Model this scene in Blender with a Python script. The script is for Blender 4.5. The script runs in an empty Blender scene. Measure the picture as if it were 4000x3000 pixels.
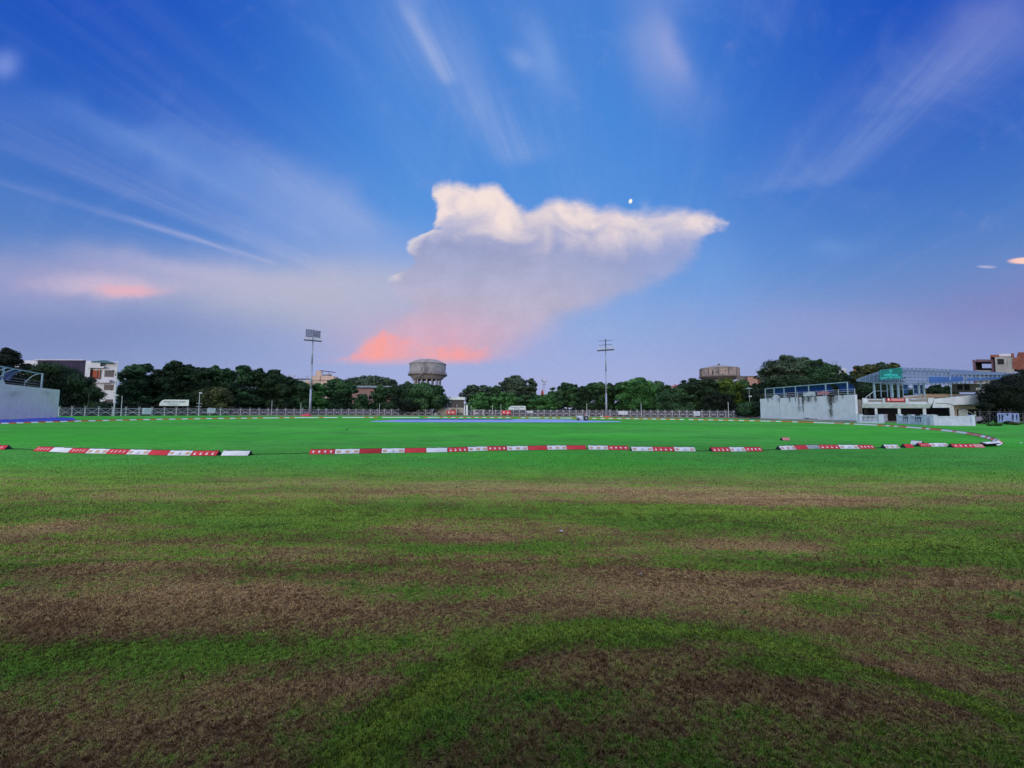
import bpy, math, random
import numpy as np
from mathutils import Vector, Matrix
random.seed(7)
RNG = np.random.default_rng(11)
scene = bpy.context.scene
COL = scene.collection
R = math.radians

# ------------------------------------------------------------------ camera maths
# The photograph's pixels are 4000 x 3000; these helpers turn a traced pixel into a world
# position at a real depth or on the ground.
F = 1500.0
CAM = Vector((0, 0, 1.7))
PITCH = math.atan(107 / F)
ROLL = 0.0045
FWD = Vector((0, math.cos(PITCH), math.sin(PITCH)))
UP0 = Vector((0, -math.sin(PITCH), math.cos(PITCH)))
RT0 = Vector((1, 0, 0))
RT = RT0 * math.cos(ROLL) + UP0 * math.sin(ROLL)
UP = UP0 * math.cos(ROLL) - RT0 * math.sin(ROLL)

def ray(px, py):
    d = FWD + RT * ((px - 2000) / F) + UP * ((1500 - py) / F)
    return d / d.y
def at(px, py, Y):
    return CAM + ray(px, py) * Y
def gnd(px, py, z=0.0):
    d = ray(px, py)
    t = (z - CAM.z) / d.z
    return CAM + d * t

# ------------------------------------------------------------------ tagging
WORLDLOC = {}
def tag(o, label=None, cat=None, group=None, kind=None):
    if label: o['label'] = label
    if cat: o['category'] = cat
    if group: o['group'] = group
    if kind: o['kind'] = kind
    return o
def thing(name, loc, label, cat, group=None):
    o = bpy.data.objects.new(name, None)
    COL.objects.link(o)
    o.location = loc
    o.empty_display_size = 0.3
    WORLDLOC[o] = Vector(loc)
    return tag(o, label, cat, group)
def copy_tree(o, parent=None):
    c = o.copy(); COL.objects.link(c); c.parent = parent
    for ch in o.children: copy_tree(ch, c)
    return c

# ------------------------------------------------------------------ mesh builder
class MB:
    """Collects faces and links them as ONE mesh object."""
    def __init__(s): s.v = []; s.f = []; s.m = []
    def add(s, vs, fs, mi=0):
        n = len(s.v)
        s.v += [tuple(v) for v in vs]
        s.f += [tuple(i + n for i in f) for f in fs]
        s.m += [mi] * len(fs)
    def box(s, c, size, rz=0.0, mi=0, M=None):
        x, y, z = [k / 2 for k in size]
        if M is None: M = Matrix.Rotation(rz, 3, 'Z')
        c = Vector(c)
        vs = [c + M @ Vector((sx * x, sy * y, sz * z)) for sz in (-1, 1) for sx, sy in ((-1, -1), (1, -1), (1, 1), (-1, 1))]
        s.add(vs, [(3, 2, 1, 0), (4, 5, 6, 7), (0, 1, 5, 4), (1, 2, 6, 5), (2, 3, 7, 6), (3, 0, 4, 7)], mi)
    def span(s, x0, x1, y0, y1, z0, z1, mi=0):
        s.box(((x0 + x1) / 2, (y0 + y1) / 2, (z0 + z1) / 2), (abs(x1 - x0), abs(y1 - y0), abs(z1 - z0)), 0, mi)
    def beam(s, p, q, w=0.1, h=None, mi=0):
        p, q = Vector(p), Vector(q); d = q - p; L = d.length
        if L < 1e-6: return
        h = h or w
        z = Vector((0, 0, 1)) if abs(d.normalized().z) < 0.98 else Vector((0, 1, 0))
        xa = d.normalized(); ya = z.cross(xa).normalized(); za = xa.cross(ya)
        M = Matrix((xa, ya, za)).transposed()
        s.box((p + q) / 2, (L, w, h), mi=mi, M=M)
    def tube(s, p, q, r1, r2=None, n=8, mi=0, caps=True):
        p, q = Vector(p), Vector(q); r2 = r1 if r2 is None else r2
        d = (q - p).normalized()
        a = d.orthogonal().normalized(); b = d.cross(a)
        vs = []
        for c, r in ((p, r1), (q, r2)):
            for i in range(n):
                t = 2 * math.pi * i / n
                vs.append(c + a * (r * math.cos(t)) + b * (r * math.sin(t)))
        fs = [(i, (i + 1) % n, n + (i + 1) % n, n + i) for i in range(n)]
        if caps: fs += [tuple(range(n))[::-1], tuple(range(n, 2 * n))]
        s.add(vs, fs, mi)
    def lathe(s, c, prof, n=32, mi=0):
        c = Vector(c); vs = []; fs = []
        for r, z in prof:
            for i in range(n):
                t = 2 * math.pi * i / n
                vs.append(c + Vector((r * math.cos(t), r * math.sin(t), z)))
        for k in range(len(prof) - 1):
            for i in range(n):
                j = (i + 1) % n
                fs.append((k * n + i, k * n + j, (k + 1) * n + j, (k + 1) * n + i))
        s.add(vs, fs, mi)
    def prism(s, pts, d, mi=0):
        """pts: loop of 3-D points; extruded by vector d"""
        d = Vector(d); n = len(pts)
        vs = [Vector(p) for p in pts] + [Vector(p) + d for p in pts]
        fs = [tuple(range(n)), tuple(range(2 * n - 1, n - 1, -1))]
        fs += [(i, n + i, n + (i + 1) % n, (i + 1) % n) for i in range(n)]
        s.add(vs, fs, mi)
    def grid(s, P, mi=0):
        """P[i][j] points -> sheet"""
        n, m = len(P), len(P[0])
        vs = [p for row in P for p in row]
        s.add(vs, [(i * m + j, i * m + j + 1, (i + 1) * m + j + 1, (i + 1) * m + j) for i in range(n - 1) for j in range(m - 1)], mi)
    def build(s, name, mats, parent=None, smooth=False, label=None):
        if not isinstance(mats, (list, tuple)): mats = [mats]
        off = WORLDLOC.get(parent, Vector((0, 0, 0)))
        me = bpy.data.meshes.new(name)
        me.from_pydata([(v[0] - off.x, v[1] - off.y, v[2] - off.z) for v in s.v], [], s.f)
        for m in mats: me.materials.append(m)
        me.polygons.foreach_set('material_index', s.m)
        if smooth: me.polygons.foreach_set('use_smooth', [True] * len(s.f))
        me.update()
        o = bpy.data.objects.new(name, me)
        COL.objects.link(o); o.parent = parent
        WORLDLOC[o] = off
        if label: o['label'] = label
        return o
def recentre(o, c):
    """move a top-level mesh's origin to c"""
    c = Vector(c); o.data.transform(Matrix.Translation(-c)); o.location = c
    WORLDLOC[o] = c
    return o
SH = [0.0]      # how far a building's flanks lean sideways per metre of depth (its plan is not square to the view)
def pxspan(mb, px0, py0, px1, py1, Y, dep, mi=0, proud=0.0):
    """box whose front face, at depth Y, covers the traced pixel rectangle"""
    a = at(px0, (py0 + py1) / 2, Y); b = at(px1, (py0 + py1) / 2, Y)
    zt = at((px0 + px1) / 2, py0, Y).z; zb = at((px0 + px1) / 2, py1, Y).z
    if SH[0] == 0 or dep < 0.3: mb.span(a.x, b.x, Y - proud, Y + dep, zb, zt, mi)
    else: mb.prism([(a.x, Y, zb), (b.x, Y, zb), (b.x, Y, zt), (a.x, Y, zt)], (SH[0] * dep, dep, 0), mi)

# ------------------------------------------------------------------ node expression helper
class NG:
    def __init__(s, nt): s.nt = nt
    def n(s, t, **k):
        n = s.nt.nodes.new(t)
        for a, b in k.items(): setattr(n, a, b)
        return n
    def put(s, sock, v):
        if isinstance(v, S): s.nt.links.new(v.o, sock)
        elif v is not None:
            if isinstance(v, (tuple, list)) and len(v) == 3 and sock.type == 'RGBA': v = (*v, 1)
            sock.default_value = v
    def math(s, op, a, b=None, c=None, clamp=False):
        n = s.n('ShaderNodeMath', operation=op); n.use_clamp = clamp
        for i, v in enumerate((a, b, c)):
            if v is not None: s.put(n.inputs[i], v)
        return S(s, n.outputs[0])
    def vec(s, x, y, z=0.0):
        n = s.n('ShaderNodeCombineXYZ')
        for i, v in enumerate((x, y, z)): s.put(n.inputs[i], v)
        return S(s, n.outputs[0])
    def xyz(s, v):
        n = s.n('ShaderNodeSeparateXYZ'); s.put(n.inputs[0], v)
        return [S(s, o) for o in n.outputs]
    def noise(s, v, scale=1.0, detail=3.0, rough=0.5, dist=0.0, color=False):
        n = s.n('ShaderNodeTexNoise'); s.put(n.inputs['Vector'], v)
        n.inputs['Scale'].default_value = scale; n.inputs['Detail'].default_value = detail
        n.inputs['Roughness'].default_value = rough; n.inputs['Distortion'].default_value = dist
        return S(s, n.outputs['Color' if color else 'Fac'])
    def sm(s, x, a, b, lo=0.0, hi=1.0):
        n = s.n('ShaderNodeMapRange', interpolation_type='SMOOTHSTEP')
        for i, v in enumerate((x, a, b, lo, hi)): s.put(n.inputs[i], v)
        return S(s, n.outputs[0])
    def mix(s, f, a, b):
        n = s.n('ShaderNodeMix', data_type='RGBA'); n.clamp_factor = True
        s.put(n.inputs[0], f); s.put(n.inputs[6], a); s.put(n.inputs[7], b)
        return S(s, n.outputs[2])
    def mul(s, a, b):
        n = s.n('ShaderNodeMix', data_type='RGBA', blend_type='MULTIPLY'); n.inputs[0].default_value = 1
        s.put(n.inputs[6], a); s.put(n.inputs[7], b)
        return S(s, n.outputs[2])
    def addc(s, a, b):
        n = s.n('ShaderNodeMix', data_type='RGBA', blend_type='ADD'); n.inputs[0].default_value = 1
        s.put(n.inputs[6], a); s.put(n.inputs[7], b)
        return S(s, n.outputs[2])
    def gray(s, f): return s.vec(f, f, f)
    def ramp(s, x, pts):
        """pts: (pos, colour)"""
        n = s.n('ShaderNodeValToRGB'); s.put(n.inputs[0], x); e = n.color_ramp.elements
        while len(e) > 1: e.remove(e[-1])
        for i, (p, c) in enumerate(pts):
            q = e[0] if i == 0 else e.new(p)
            q.position = p; q.color = (*c, 1) if len(c) == 3 else c
        return S(s, n.outputs[0])
    def curve(s, x, pts):
        """piecewise-linear function through pts (any range)"""
        xs = [p[0] for p in pts]; ys = [p[1] for p in pts]
        x0, x1, y0, y1 = min(xs), max(xs), min(ys), max(ys)
        if y1 - y0 < 1e-9: y1 = y0 + 1e-9
        t = (x - x0) * (1.0 / (x1 - x0)) if isinstance(x, S) else x
        n = s.n('ShaderNodeFloatCurve'); cv = n.mapping.curves[0]
        P = sorted([((a - x0) / (x1 - x0), (b - y0) / (y1 - y0)) for a, b in pts])
        while len(cv.points) < len(P): cv.points.new(0.5, 0.5)
        for q, (a, b) in zip(cv.points, P): q.location = (a, b); q.handle_type = 'VECTOR'
        n.mapping.extend = 'HORIZONTAL'; n.mapping.update()
        s.put(n.inputs['Value'], t)
        return S(s, n.outputs[0]) * (y1 - y0) + y0
class S:
    def __init__(s, g, o): s.g = g; s.o = o
    def __add__(s, b): return s.g.math('ADD', s, b)
    __radd__ = __add__
    def __sub__(s, b): return s.g.math('SUBTRACT', s, b)
    def __rsub__(s, b): return s.g.math('SUBTRACT', b, s)
    def __mul__(s, b): return s.g.math('MULTIPLY', s, b)
    __rmul__ = __mul__
    def __truediv__(s, b): return s.g.math('DIVIDE', s, b)
    def __neg__(s): return s.g.math('MULTIPLY', s, -1.0)
    def min(s, b): return s.g.math('MINIMUM', s, b)
    def max(s, b): return s.g.math('MAXIMUM', s, b)
    def clamp(s): return s.g.math('ADD', s, 0.0, clamp=True)
    def gauss(s): return s.g.math('EXPONENT', -(s * s))

# ------------------------------------------------------------------ materials
MATS = {}
def mat(name, col, rough=0.8, var=0.18, scale=1.2, metal=0.0, bump=0.0, col2=None, spec=0.3, streak=0.0, fine=0.0):
    """procedural paint / masonry / metal: base colour with blotches, optional run-down streaks"""
    if name in MATS: return MATS[name]
    m = bpy.data.materials.new(name); m.use_nodes = True
    nt = m.node_tree; g = NG(nt); b = nt.nodes['Principled BSDF']
    tc = g.n('ShaderNodeTexCoord'); P = S(g, tc.outputs['Object'])
    f = g.noise(P, scale, 5, 0.6)
    c2 = col2 or tuple(max(0.0, k * (1 - 2 * var)) for k in col)
    c = g.mix(g.sm(f, 0.35, 0.68), col, c2)
    if streak:
        x, y, z = g.xyz(P)
        st = g.noise(g.vec(x * 2.2, y * 2.2, z * 0.25), 1.0, 4, 0.65)
        c = g.mix(g.sm(st, 0.56, 0.72) * streak, c, tuple(k * 0.25 for k in col))
    if fine:
        ff = g.noise(P, 30, 2, 0.5)
        c = g.mul(c, g.gray(ff * (2 * fine) + (1 - fine)))
    g.put(b.inputs['Base Color'], c)
    g.put(b.inputs['Roughness'], g.sm(f, 0.2, 0.8, max(0.02, rough - 0.1), min(1, rough + 0.1)))
    b.inputs['Metallic'].default_value = metal
    b.inputs['Specular IOR Level'].default_value = spec
    if bump:
        bn = g.n('ShaderNodeBump'); bn.inputs['Strength'].default_value = bump
        g.put(bn.inputs['Height'], g.noise(P, scale * 6, 4, 0.6)); nt.links.new(bn.outputs[0], b.inputs['Normal'])
    MATS[name] = m
    return m
# ------------------------------------------------------------------ world: evening sky
EXPO = 0.0
SUN_EL, SUN_AZ = 7.0, 200.0          # the sun stands low behind the camera
def uv(px, py):
    d = ray(px, py); return d.x, d.z
def build_world():
    w = bpy.data.worlds.new("World"); scene.world = w; w.use_nodes = True
    nt = w.node_tree; nt.nodes.clear(); g = NG(nt)
    tc = g.n('ShaderNodeTexCoord'); D = S(g, tc.outputs['Generated'])
    x, y, z = g.xyz(D)
    yy = y.max(0.04)
    U = x / yy; V = z / yy                       # tangent-plane direction coordinates of the eastern sky
    VEC = g.vec(U, V, 0)
    east = g.sm(y, 0.02, 0.22)
    el = g.math('ARCSINE', z)                    # radians
    az = g.math('ARCTAN2', x, y)
    # clear sky colour by elevation
    def lin(r, gg, b):
        f = lambda c: ((c / 255 + 0.055) / 1.055) ** 2.4 if c > 10 else c / 255 / 12.92
        return (f(r), f(gg), f(b))
    base = g.ramp(el * (1 / 0.9), [
        (0.0, lin(166, 173, 216)), (0.10, lin(163, 174, 219)), (0.22, lin(142, 170, 222)), (0.36, lin(114, 161, 224)),
        (0.55, lin(86, 146, 221)), (0.75, lin(72, 135, 216)), (1.0, lin(62, 122, 208))])
    # lens-like darkening towards both sides put into the sky colour, bluest high up
    side = g.math('ABSOLUTE', az + 0.0)
    deep = g.sm(side, 0.22, 0.98)
    elf = g.sm(el, 0.03, 0.75)
    tint = g.mix(deep, (1, 1, 1), g.mix(elf, (0.66, 0.74, 0.78), (0.24, 0.42, 0.78)))
    base = g.mul(base, tint)
    base = g.mul(base, g.mix(deep * elf, (1, 1, 1), (0.55, 0.70, 0.92)))
    # warps
    nW = g.noise(VEC, 2.2, 4, 0.55, color=True); wx, wy, _ = g.xyz(nW)
    wx = (wx - 0.5); wy = (wy - 0.5)
    # --- cirrus streaks: parallel bands in a high plane, meeting at a vanishing point
    zz = z.max(0.03)
    VA = math.atan2(2400 - 2000, 1500)
    sA, cA = math.sin(VA), math.cos(VA)
    X1 = x / zz; Y1 = y / zz
    s_ = X1 * sA + Y1 * cA; t_ = X1 * cA - Y1 * sA
    def st(px, py):
        d = ray(px, py); return (d.x / d.z * sA + cA / d.z), (d.x / d.z * cA - sA / d.z)
    tw = g.noise(g.vec(s_ * 0.35, t_ * 0.9, 3.1), 1.0, 3, 0.5) - 0.5
    tq = t_ + tw * 0.25
    fib = g.noise(g.vec(s_ * 0.30, t_ * 3.0, 0.0), 1.0, 6, 0.62, 0.3)
    fib2 = g.noise(g.vec(s_ * 0.8, t_ * 9.0, 5.0), 1.0, 5, 0.6, 0.2)
    cir = g.sm(fib, 0.40, 0.80) * 0.13 + g.sm(fib2, 0.5, 0.8) * 0.05 + g.sm(g.noise(VEC, 2.6, 7, 0.6, 0.8), 0.52, 0.78) * 0.22
    cir = cir * g.sm(el, 0.02, 0.14)
    fib3 = g.noise(g.vec(s_ * 0.9, t_ * 22.0, 8.0), 1.0, 6, 0.65, 0.25)
    brk = g.noise(g.vec(s_ * 1.6, t_ * 3.5, 12.0), 1.0, 5, 0.6, 0.4)
    total = cir
    for (p0, p1, wd, amp) in STREAKS:
        s0, t0 = st(*p0); s1, t1 = st(*p1)
        lo, hi = min(s0, s1), max(s0, s1)
        k = (t1 - t0) / (s1 - s0)
        c = tq - (s_ - s0) * k - t0
        m = (c * (1.0 / wd)).gauss()
        m = m * g.sm(s_, lo - (hi - lo) * 0.25, lo + (hi - lo) * 0.2) * g.sm(s_, hi - (hi - lo) * 0.12, hi + (hi - lo) * 0.06, 1.0, 0.0)
        m = m * (g.sm(fib2, 0.25, 0.75) * 0.35 + g.sm(fib3, 0.3, 0.7) * 0.35 + 0.30) * g.sm(brk, 0.25, 0.6, 0.45, 1.1)
        total = total + m * amp
    total = total.clamp()
    circ = g.mix(g.sm(side, 0.2, 0.9), lin(174, 190, 228), lin(136, 156, 214))
    circ = g.mix(g.sm(el, 0.3, 0.8) * 0.4, circ, lin(130, 158, 220))
    sky = g.mix(total * 0.9, base, circ)
    # --- soft blobs in the tangent plane
    def blob(px, py, rx, ry, warp=0.10, rot=0.0, soft=True):
        u0, v0 = uv(px, py)
        a = U - u0 + wx * warp; b = V - v0 + wy * warp
        if rot:
            cr, sr = math.cos(rot), math.sin(rot)
            a, b = a * cr + b * sr, b * cr - a * sr
        a = a * (F / rx); b = b * (F / ry)
        return g.math('EXPONENT', -(a * a + b * b))
    for (px, py, rx, ry, col, amp, rot, warp) in VEILS:
        sky = g.mix(blob(px, py, rx, ry, warp, rot) * amp, sky, lin(*col))
    # --- pale layer over the lower sky on the left
    bil = g.noise(g.vec(U, V * 1.15, 2.0), 7.5, 8, 0.60, 0.25)         # billows
    bil2 = g.noise(g.vec(U, V * 1.1, 7.0), 22.0, 6, 0.60, 0.2)
    lump = (bil - 0.5) * 0.12 + (bil2 - 0.5) * 0.030
    # --- the anvil cloud
    TOP = [(1640, 900), (1675, 790), (1690, 742), (1720, 724), (1760, 716), (1850, 722), (1900, 716), (1945, 722), (1985, 758), (2020, 796), (2065, 812), (2105, 795), (2130, 776), (2180, 768), (2250, 782), (2330, 806), (2400, 797), (2450, 815), (2490, 830), (2560, 813), (2640, 812), (2700, 812), (2745, 816), (2790, 820), (2840, 824), (2900, 830)]
    LEFT = [(1684, 700), (1682, 745), (1694, 800), (1712, 850), (1722, 893), (1690, 905), (1635, 918), (1590, 945), (1572, 975), (1588, 1000), (1606, 1030), (1575, 1052), (1512, 1076), (1516, 1100), (1530, 1120), (1552, 1150), (1590, 1180), (1590, 1210), (1520, 1245), (1460, 1285), (1430, 1320), (1390, 1360), (1350, 1395), (1240, 1420)]
    RIGHT = [(2800, 780), (2790, 840), (2812, 870), (2800, 905), (2745, 925), (2722, 955), (2700, 1010), (2650, 1060), (2560, 1120), (2450, 1160), (2350, 1195), (2200, 1250), (2090, 1310), (1990, 1370), (1880, 1430)]
    top = g.curve(U, [uv(*p) for p in TOP])
    lef = g.curve(V, [uv(*p)[::-1] for p in LEFT])
    rig = g.curve(V, [uv(*p)[::-1] for p in RIGHT])
    dT = top - V; dL = U - lef; dR = rig - U; bot = V - uv(1700, 1425)[1]
    mT = g.sm(dT + lump * 0.50, -0.010, g.sm(U, uv(1700, 0)[0], uv(2800, 0)[0], 0.024, 0.036))
    sl = g.sm(V, uv(0, 1250)[1], uv(0, 1050)[1], 0.10, 0.02)
    mL = g.sm((dL + lump * 0.8) / sl, -0.25, 0.8)
    sr_ = g.sm(V, uv(0, 1250)[1], uv(0, 900)[1], 0.13, 0.035)
    mR = g.sm((dR + lump * 1.3) / sr_, -0.55, 0.9)
    mB = g.sm(bot + lump * 0.12, -0.012, 0.035)
    fade = g.sm(V, uv(0, 1430)[1], uv(0, 900)[1], 0.92, 0.99) * g.sm(U, uv(2150, 1000)[0], uv(2760, 1000)[0], 1.0, 0.88)
    cm = mT * mL * mR * mB * fade
    body = g.ramp(g.sm(V, uv(0, 1425)[1], uv(0, 760)[1]), [(0, lin(188, 176, 202)), (0.3, lin(184, 178, 203)), (0.55, lin(172, 175, 206)), (0.8, lin(156, 163, 203)), (1, lin(168, 174, 210))])
    body = g.mul(body, g.gray(g.sm(bil, 0.3, 0.7, 0.93, 1.06)))
    body = g.mix(g.sm(U, uv(2100, 1000)[0], uv(2700, 1000)[0]) * 0.55, body, lin(146, 162, 212))
    # sunlit upper billows
    BAND = [(1640, 850), (1700, 850), (1780, 872), (1850, 880), (1950, 900), (2050, 912), (2140, 915), (2170, 868), (2250, 900), (2330, 915), (2440, 925), (2480, 900), (2560, 905), (2680, 905), (2760, 915), (2850, 930)]
    lowb = g.curve(U, [uv(*p) for p in BAND])
    bs = g.noise(g.vec(U, V * 1.3, 21.0), 7.0, 4, 0.5, 0.9)
    lit = g.sm(V - lowb + (bs - 0.5) * 0.10 + lump * 0.45, -0.075, 0.045)
    shade = g.sm(bs * 0.75 + bil * 0.17 + bil2 * 0.08, 0.36, 0.60)
    litc = g.mix(shade, lin(206, 198, 214), lin(248, 228, 220))
    litc = g.mix(g.sm(dT, 0.0, 0.03, 0.18, 0.0), litc, lin(190, 195, 220))
    body = g.mix(lit * 0.95, body, litc)
    # bright rims on the left shoulder
    rim = g.sm(dL + lump * 0.8, 0.0, 0.045, 1.0, 0.0) * (g.sm(V, uv(0, 1000)[1], uv(0, 955)[1]) * g.sm(V, uv(0, 885)[1], uv(0, 910)[1]) + ((V - uv(0, 1076)[1]) * 90).gauss() * 0.8)
    body = g.mix(rim * 0.7, body, lin(248, 236, 228))
    sky = g.mix(cm, sky, body)
    # pink, low sunlit base
    nb = g.sm(bil * 0.6 + bil2 * 0.4, 0.36, 0.60)
    pl = g.sm(bot + lump * 0.15, -0.008, 0.03)
    p1 = blob(1690, 1330, 330, 110, 0.05) * 0.50
    PT = [(1230, 1416), (1310, 1404), (1365, 1392), (1392, 1352), (1440, 1312), (1490, 1285), (1560, 1300), (1640, 1330), (1700, 1330), (1760, 1300), (1850, 1315), (1910, 1345), (1960, 1405)]
    ptop = g.curve(U, [uv(*p) for p in PT])
    big = g.noise(g.vec(U, V * 1.3, 11.0), 10.0, 5, 0.65, 0.6) - 0.5
    inside = g.sm(ptop - V + big * 0.10 + lump * 0.5, -0.008, 0.040)
    amt = g.curve(U, [(uv(x_, 0)[0], v_) for x_, v_ in ((1225, 0.0), (1290, 0.5), (1360, 0.7), (1420, 1.0), (1520, 0.95), (1600, 0.62), (1680, 0.45), (1740, 0.85), (1830, 1.0), (1890, 0.7), (1965, 0.0))])
    p2 = inside * amt * g.sm(big, -0.22, 0.10, 0.55, 1.0); p3 = p2 * 0.0; p4 = p2 * 0.0
    sky = g.mix((p1 * pl).clamp(), sky, lin(232, 170, 186))
    sky = g.mix(((p2 + p3) * pl).clamp() * 0.92, sky, g.mix(nb, lin(238, 160, 172), lin(255, 160, 150)))
    sky = g.mix(p4 * pl, sky, lin(238, 172, 186))
    # small lit clouds at both sides
    e1 = blob(400, 1108, 300, 50, 0.14, rot=-0.08)
    sky = g.mix(g.sm(e1 + (bil - 0.5) * 0.9, 0.05, 1.0) * 0.75, sky, lin(206, 188, 212))
    e1b = blob(500, 1132, 180, 30, 0.10, rot=-0.05)
    sky = g.mix(g.sm(e1b + (bil - 0.5) * 0.9, 0.15, 1.05) * 0.75, sky, lin(232, 178, 190))
    e2 = g.sm(blob(4010, 1020, 85, 17, 0.02) + (bil2 - 0.5) * 0.25, 0.35, 0.75)
    sky = g.mix(e2, sky, lin(250, 205, 195))
    e3 = g.sm(blob(3855, 1042, 50, 8, 0.02), 0.35, 0.9)
    sky = g.mix(e3 * 0.5, sky, lin(205, 195, 225))
    # grain of thin haze so that nothing is a flat gradient
    gr = g.noise(g.vec(U, V * 2.5, 0), 60, 3, 0.6)
    sky = g.mul(sky, g.gray(g.sm(gr, 0.2, 0.8, 0.975, 1.025)))
    # --- the rest of the sky dome: Nishita evening sky with the sun's glow behind the camera
    nsk = g.n('ShaderNodeTexSky', sky_type='NISHITA'); nsk.sun_disc = False
    nsk.sun_elevation = R(SUN_EL); nsk.sun_rotation = R(SUN_AZ); nsk.altitude = 200
    nsk.air_density = 1.0; nsk.dust_density = 1.5; nsk.ozone_density = 1.5
    nt.links.new(tc.outputs['Generated'], nsk.inputs[0])
    nis = g.mul(S(g, nsk.outputs[0]), (NISH * 0.80, NISH * 0.98, NISH * 1.40))
    hi = g.sm(el, 0.90, 1.20)                    # unseen bright zenith, added above the frame to light the ground
    west = g.mix(hi * 0.5 + 0.35, nis, ZEN)
    eastsky = g.mix(hi, sky, ZEN)
    full = g.mix(east, west, eastsky)
    bg = g.n('ShaderNodeBackground'); g.put(bg.inputs[0], full); bg.inputs[1].default_value = 1.0
    out = g.n('ShaderNodeOutputWorld'); nt.links.new(bg.outputs[0], out.inputs[0])
    w.cycles.sampling_method = 'MANUAL'; w.cycles.sample_map_resolution = 512
NISH = 0.22
ZEN = (1.65, 1.78, 2.40)
STREAKS = [
    ((560, 870), (1075, 1035), 0.040, 0.62), ((0, 700), (1075, 1035), 0.055, 0.50),
    ((0, 480), (1250, 1040), 0.11, 0.42), ((0, 560), (1300, 1080), 0.07, 0.35), ((500, 520), (1250, 930), 0.05, 0.30),
    ((700, 440), (1500, 900), 0.10, 0.36), ((1560, 0), (1760, 330), 0.030, 0.50),
    ((1600, 60), (2070, 640), 0.12, 0.45), ((540, 1040), (1000, 1110), 0.10, 0.35),
    ((3950, 90), (3120, 740), 0.24, 0.42), ((3960, 120), (3500, 430), 0.14, 0.20),
]
VEILS = [  # px, py, rx, ry, colour, amount, rotation, warp
    (2560, 180, 130, 260, (150, 168, 220), 0.55, 0.25, 0.20), (2630, 200, 50, 130, (165, 172, 222), 0.45, 0.35, 0.15),
    (2120, 230, 60, 160, (140, 172, 228), 0.45, 0.3, 0.15), (2030, 240, 60, 40, (160, 182, 230), 0.35, -0.5, 0.1),
    (3850, 140, 260, 150, (124, 138, 206), 0.50, 0.6, 0.3), (20, 240, 60, 60, (125, 150, 222), 0.75, 0.0, 0.06),
    (1250, 880, 440, 120, (154, 174, 222), 0.62, -0.42, 0.30), (700, 640, 620, 110, (114, 152, 220), 0.50, -0.42, 0.35),
    (900, 1125, 950, 120, (178, 181, 210), 0.85, -0.03, 0.18), (420, 1085, 520, 70, (172, 170, 206), 0.70, -0.06, 0.20), (800, 1060, 420, 34, (186, 182, 214), 0.60, -0.14, 0.14), (1250, 1110, 420, 60, (186, 184, 208), 0.50, 0.0, 0.15), (1300, 1190, 600, 130, (184, 187, 205), 0.75, 0.0, 0.1),
    (100, 1090, 420, 90, (150, 152, 200), 0.60, 0.0, 0.1), (200, 1260, 900, 110, (122, 136, 188), 0.60, 0.0, 0.1),
    (3950, 1200, 640, 140, (128, 132, 190), 0.85, 0.14, 0.16), (3300, 1300, 700, 110, (158, 164, 214), 0.45, 0.0, 0.1),
    (2520, 815, 20, 30, (170, 190, 225), 0.35, 0.2, 0.05), (3250, 960, 90, 40, (120, 160, 222), 0.35, 0.0, 0.1),
    (2800, 1100, 120, 200, (120, 163, 226), 0.35, 0.2, 0.1),
]
build_world()

# the sun lamp: after-glow, broad and weak
sd = bpy.data.lights.new('sun', 'SUN'); sd.energy = 0.5; sd.angle = R(20); sd.color = (1.0, 0.93, 0.88)
so = bpy.data.objects.new('sun', sd); COL.objects.link(so)
az = R(SUN_AZ); elr = R(SUN_EL)
sdir = Vector((math.sin(az) * math.cos(elr), math.cos(az) * math.cos(elr), math.sin(elr)))
so.rotation_euler = sdir.to_track_quat('Z', 'Y').to_euler(); so.location = (0, -20, 30)

# ------------------------------------------------------------------ camera
cd = bpy.data.cameras.new('camera'); cam = bpy.data.objects.new('camera', cd); COL.objects.link(cam)
cd.sensor_fit = 'HORIZONTAL'; cd.sensor_width = 36; cd.lens = F / 4000 * 36
cd.clip_start = 0.05; cd.clip_end = 20000
Mx = Matrix((RT, UP, -FWD)).transposed().to_4x4(); Mx.translation = CAM
cam.matrix_world = Mx
scene.camera = cam
vs = scene.view_settings; vs.view_transform = 'Standard'; vs.look = 'None'; vs.gamma = 1; vs.use_curve_mapping = False
vs.exposure = EXPO
scene.render.engine = 'CYCLES'
scene.cycles.max_bounces = 5; scene.cycles.diffuse_bounces = 3; scene.cycles.glossy_bounces = 2
scene.cycles.transparent_max_bounces = 6; scene.cycles.transmission_bounces = 2
# ------------------------------------------------------------------ ground
MOUND = (0.95, 1.05, 1.82)
def gz(x, y):
    """height of the turf (numpy-friendly)"""
    r2 = ((x - MOUND[0]) ** 2 + (y - MOUND[1]) ** 2) / (MOUND[2] ** 2)
    h = 0.32 * np.exp(-(r2 * 0.80) ** 2.0)
    near = np.exp(-np.maximum(y - 8, 0) ** 2 / 20.0) * np.exp(-np.maximum(np.abs(x) - 12, 0) ** 2 / 40.0)
    h = h + near * (0.014 * np.sin(x * 1.3 + 0.7 * np.sin(y * 1.1)) * np.sin(y * 1.7 + 0.5) + 0.007 * np.sin(x * 3.1 + y * 1.3) * np.sin(y * 4.3 - x))
    return h

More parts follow.
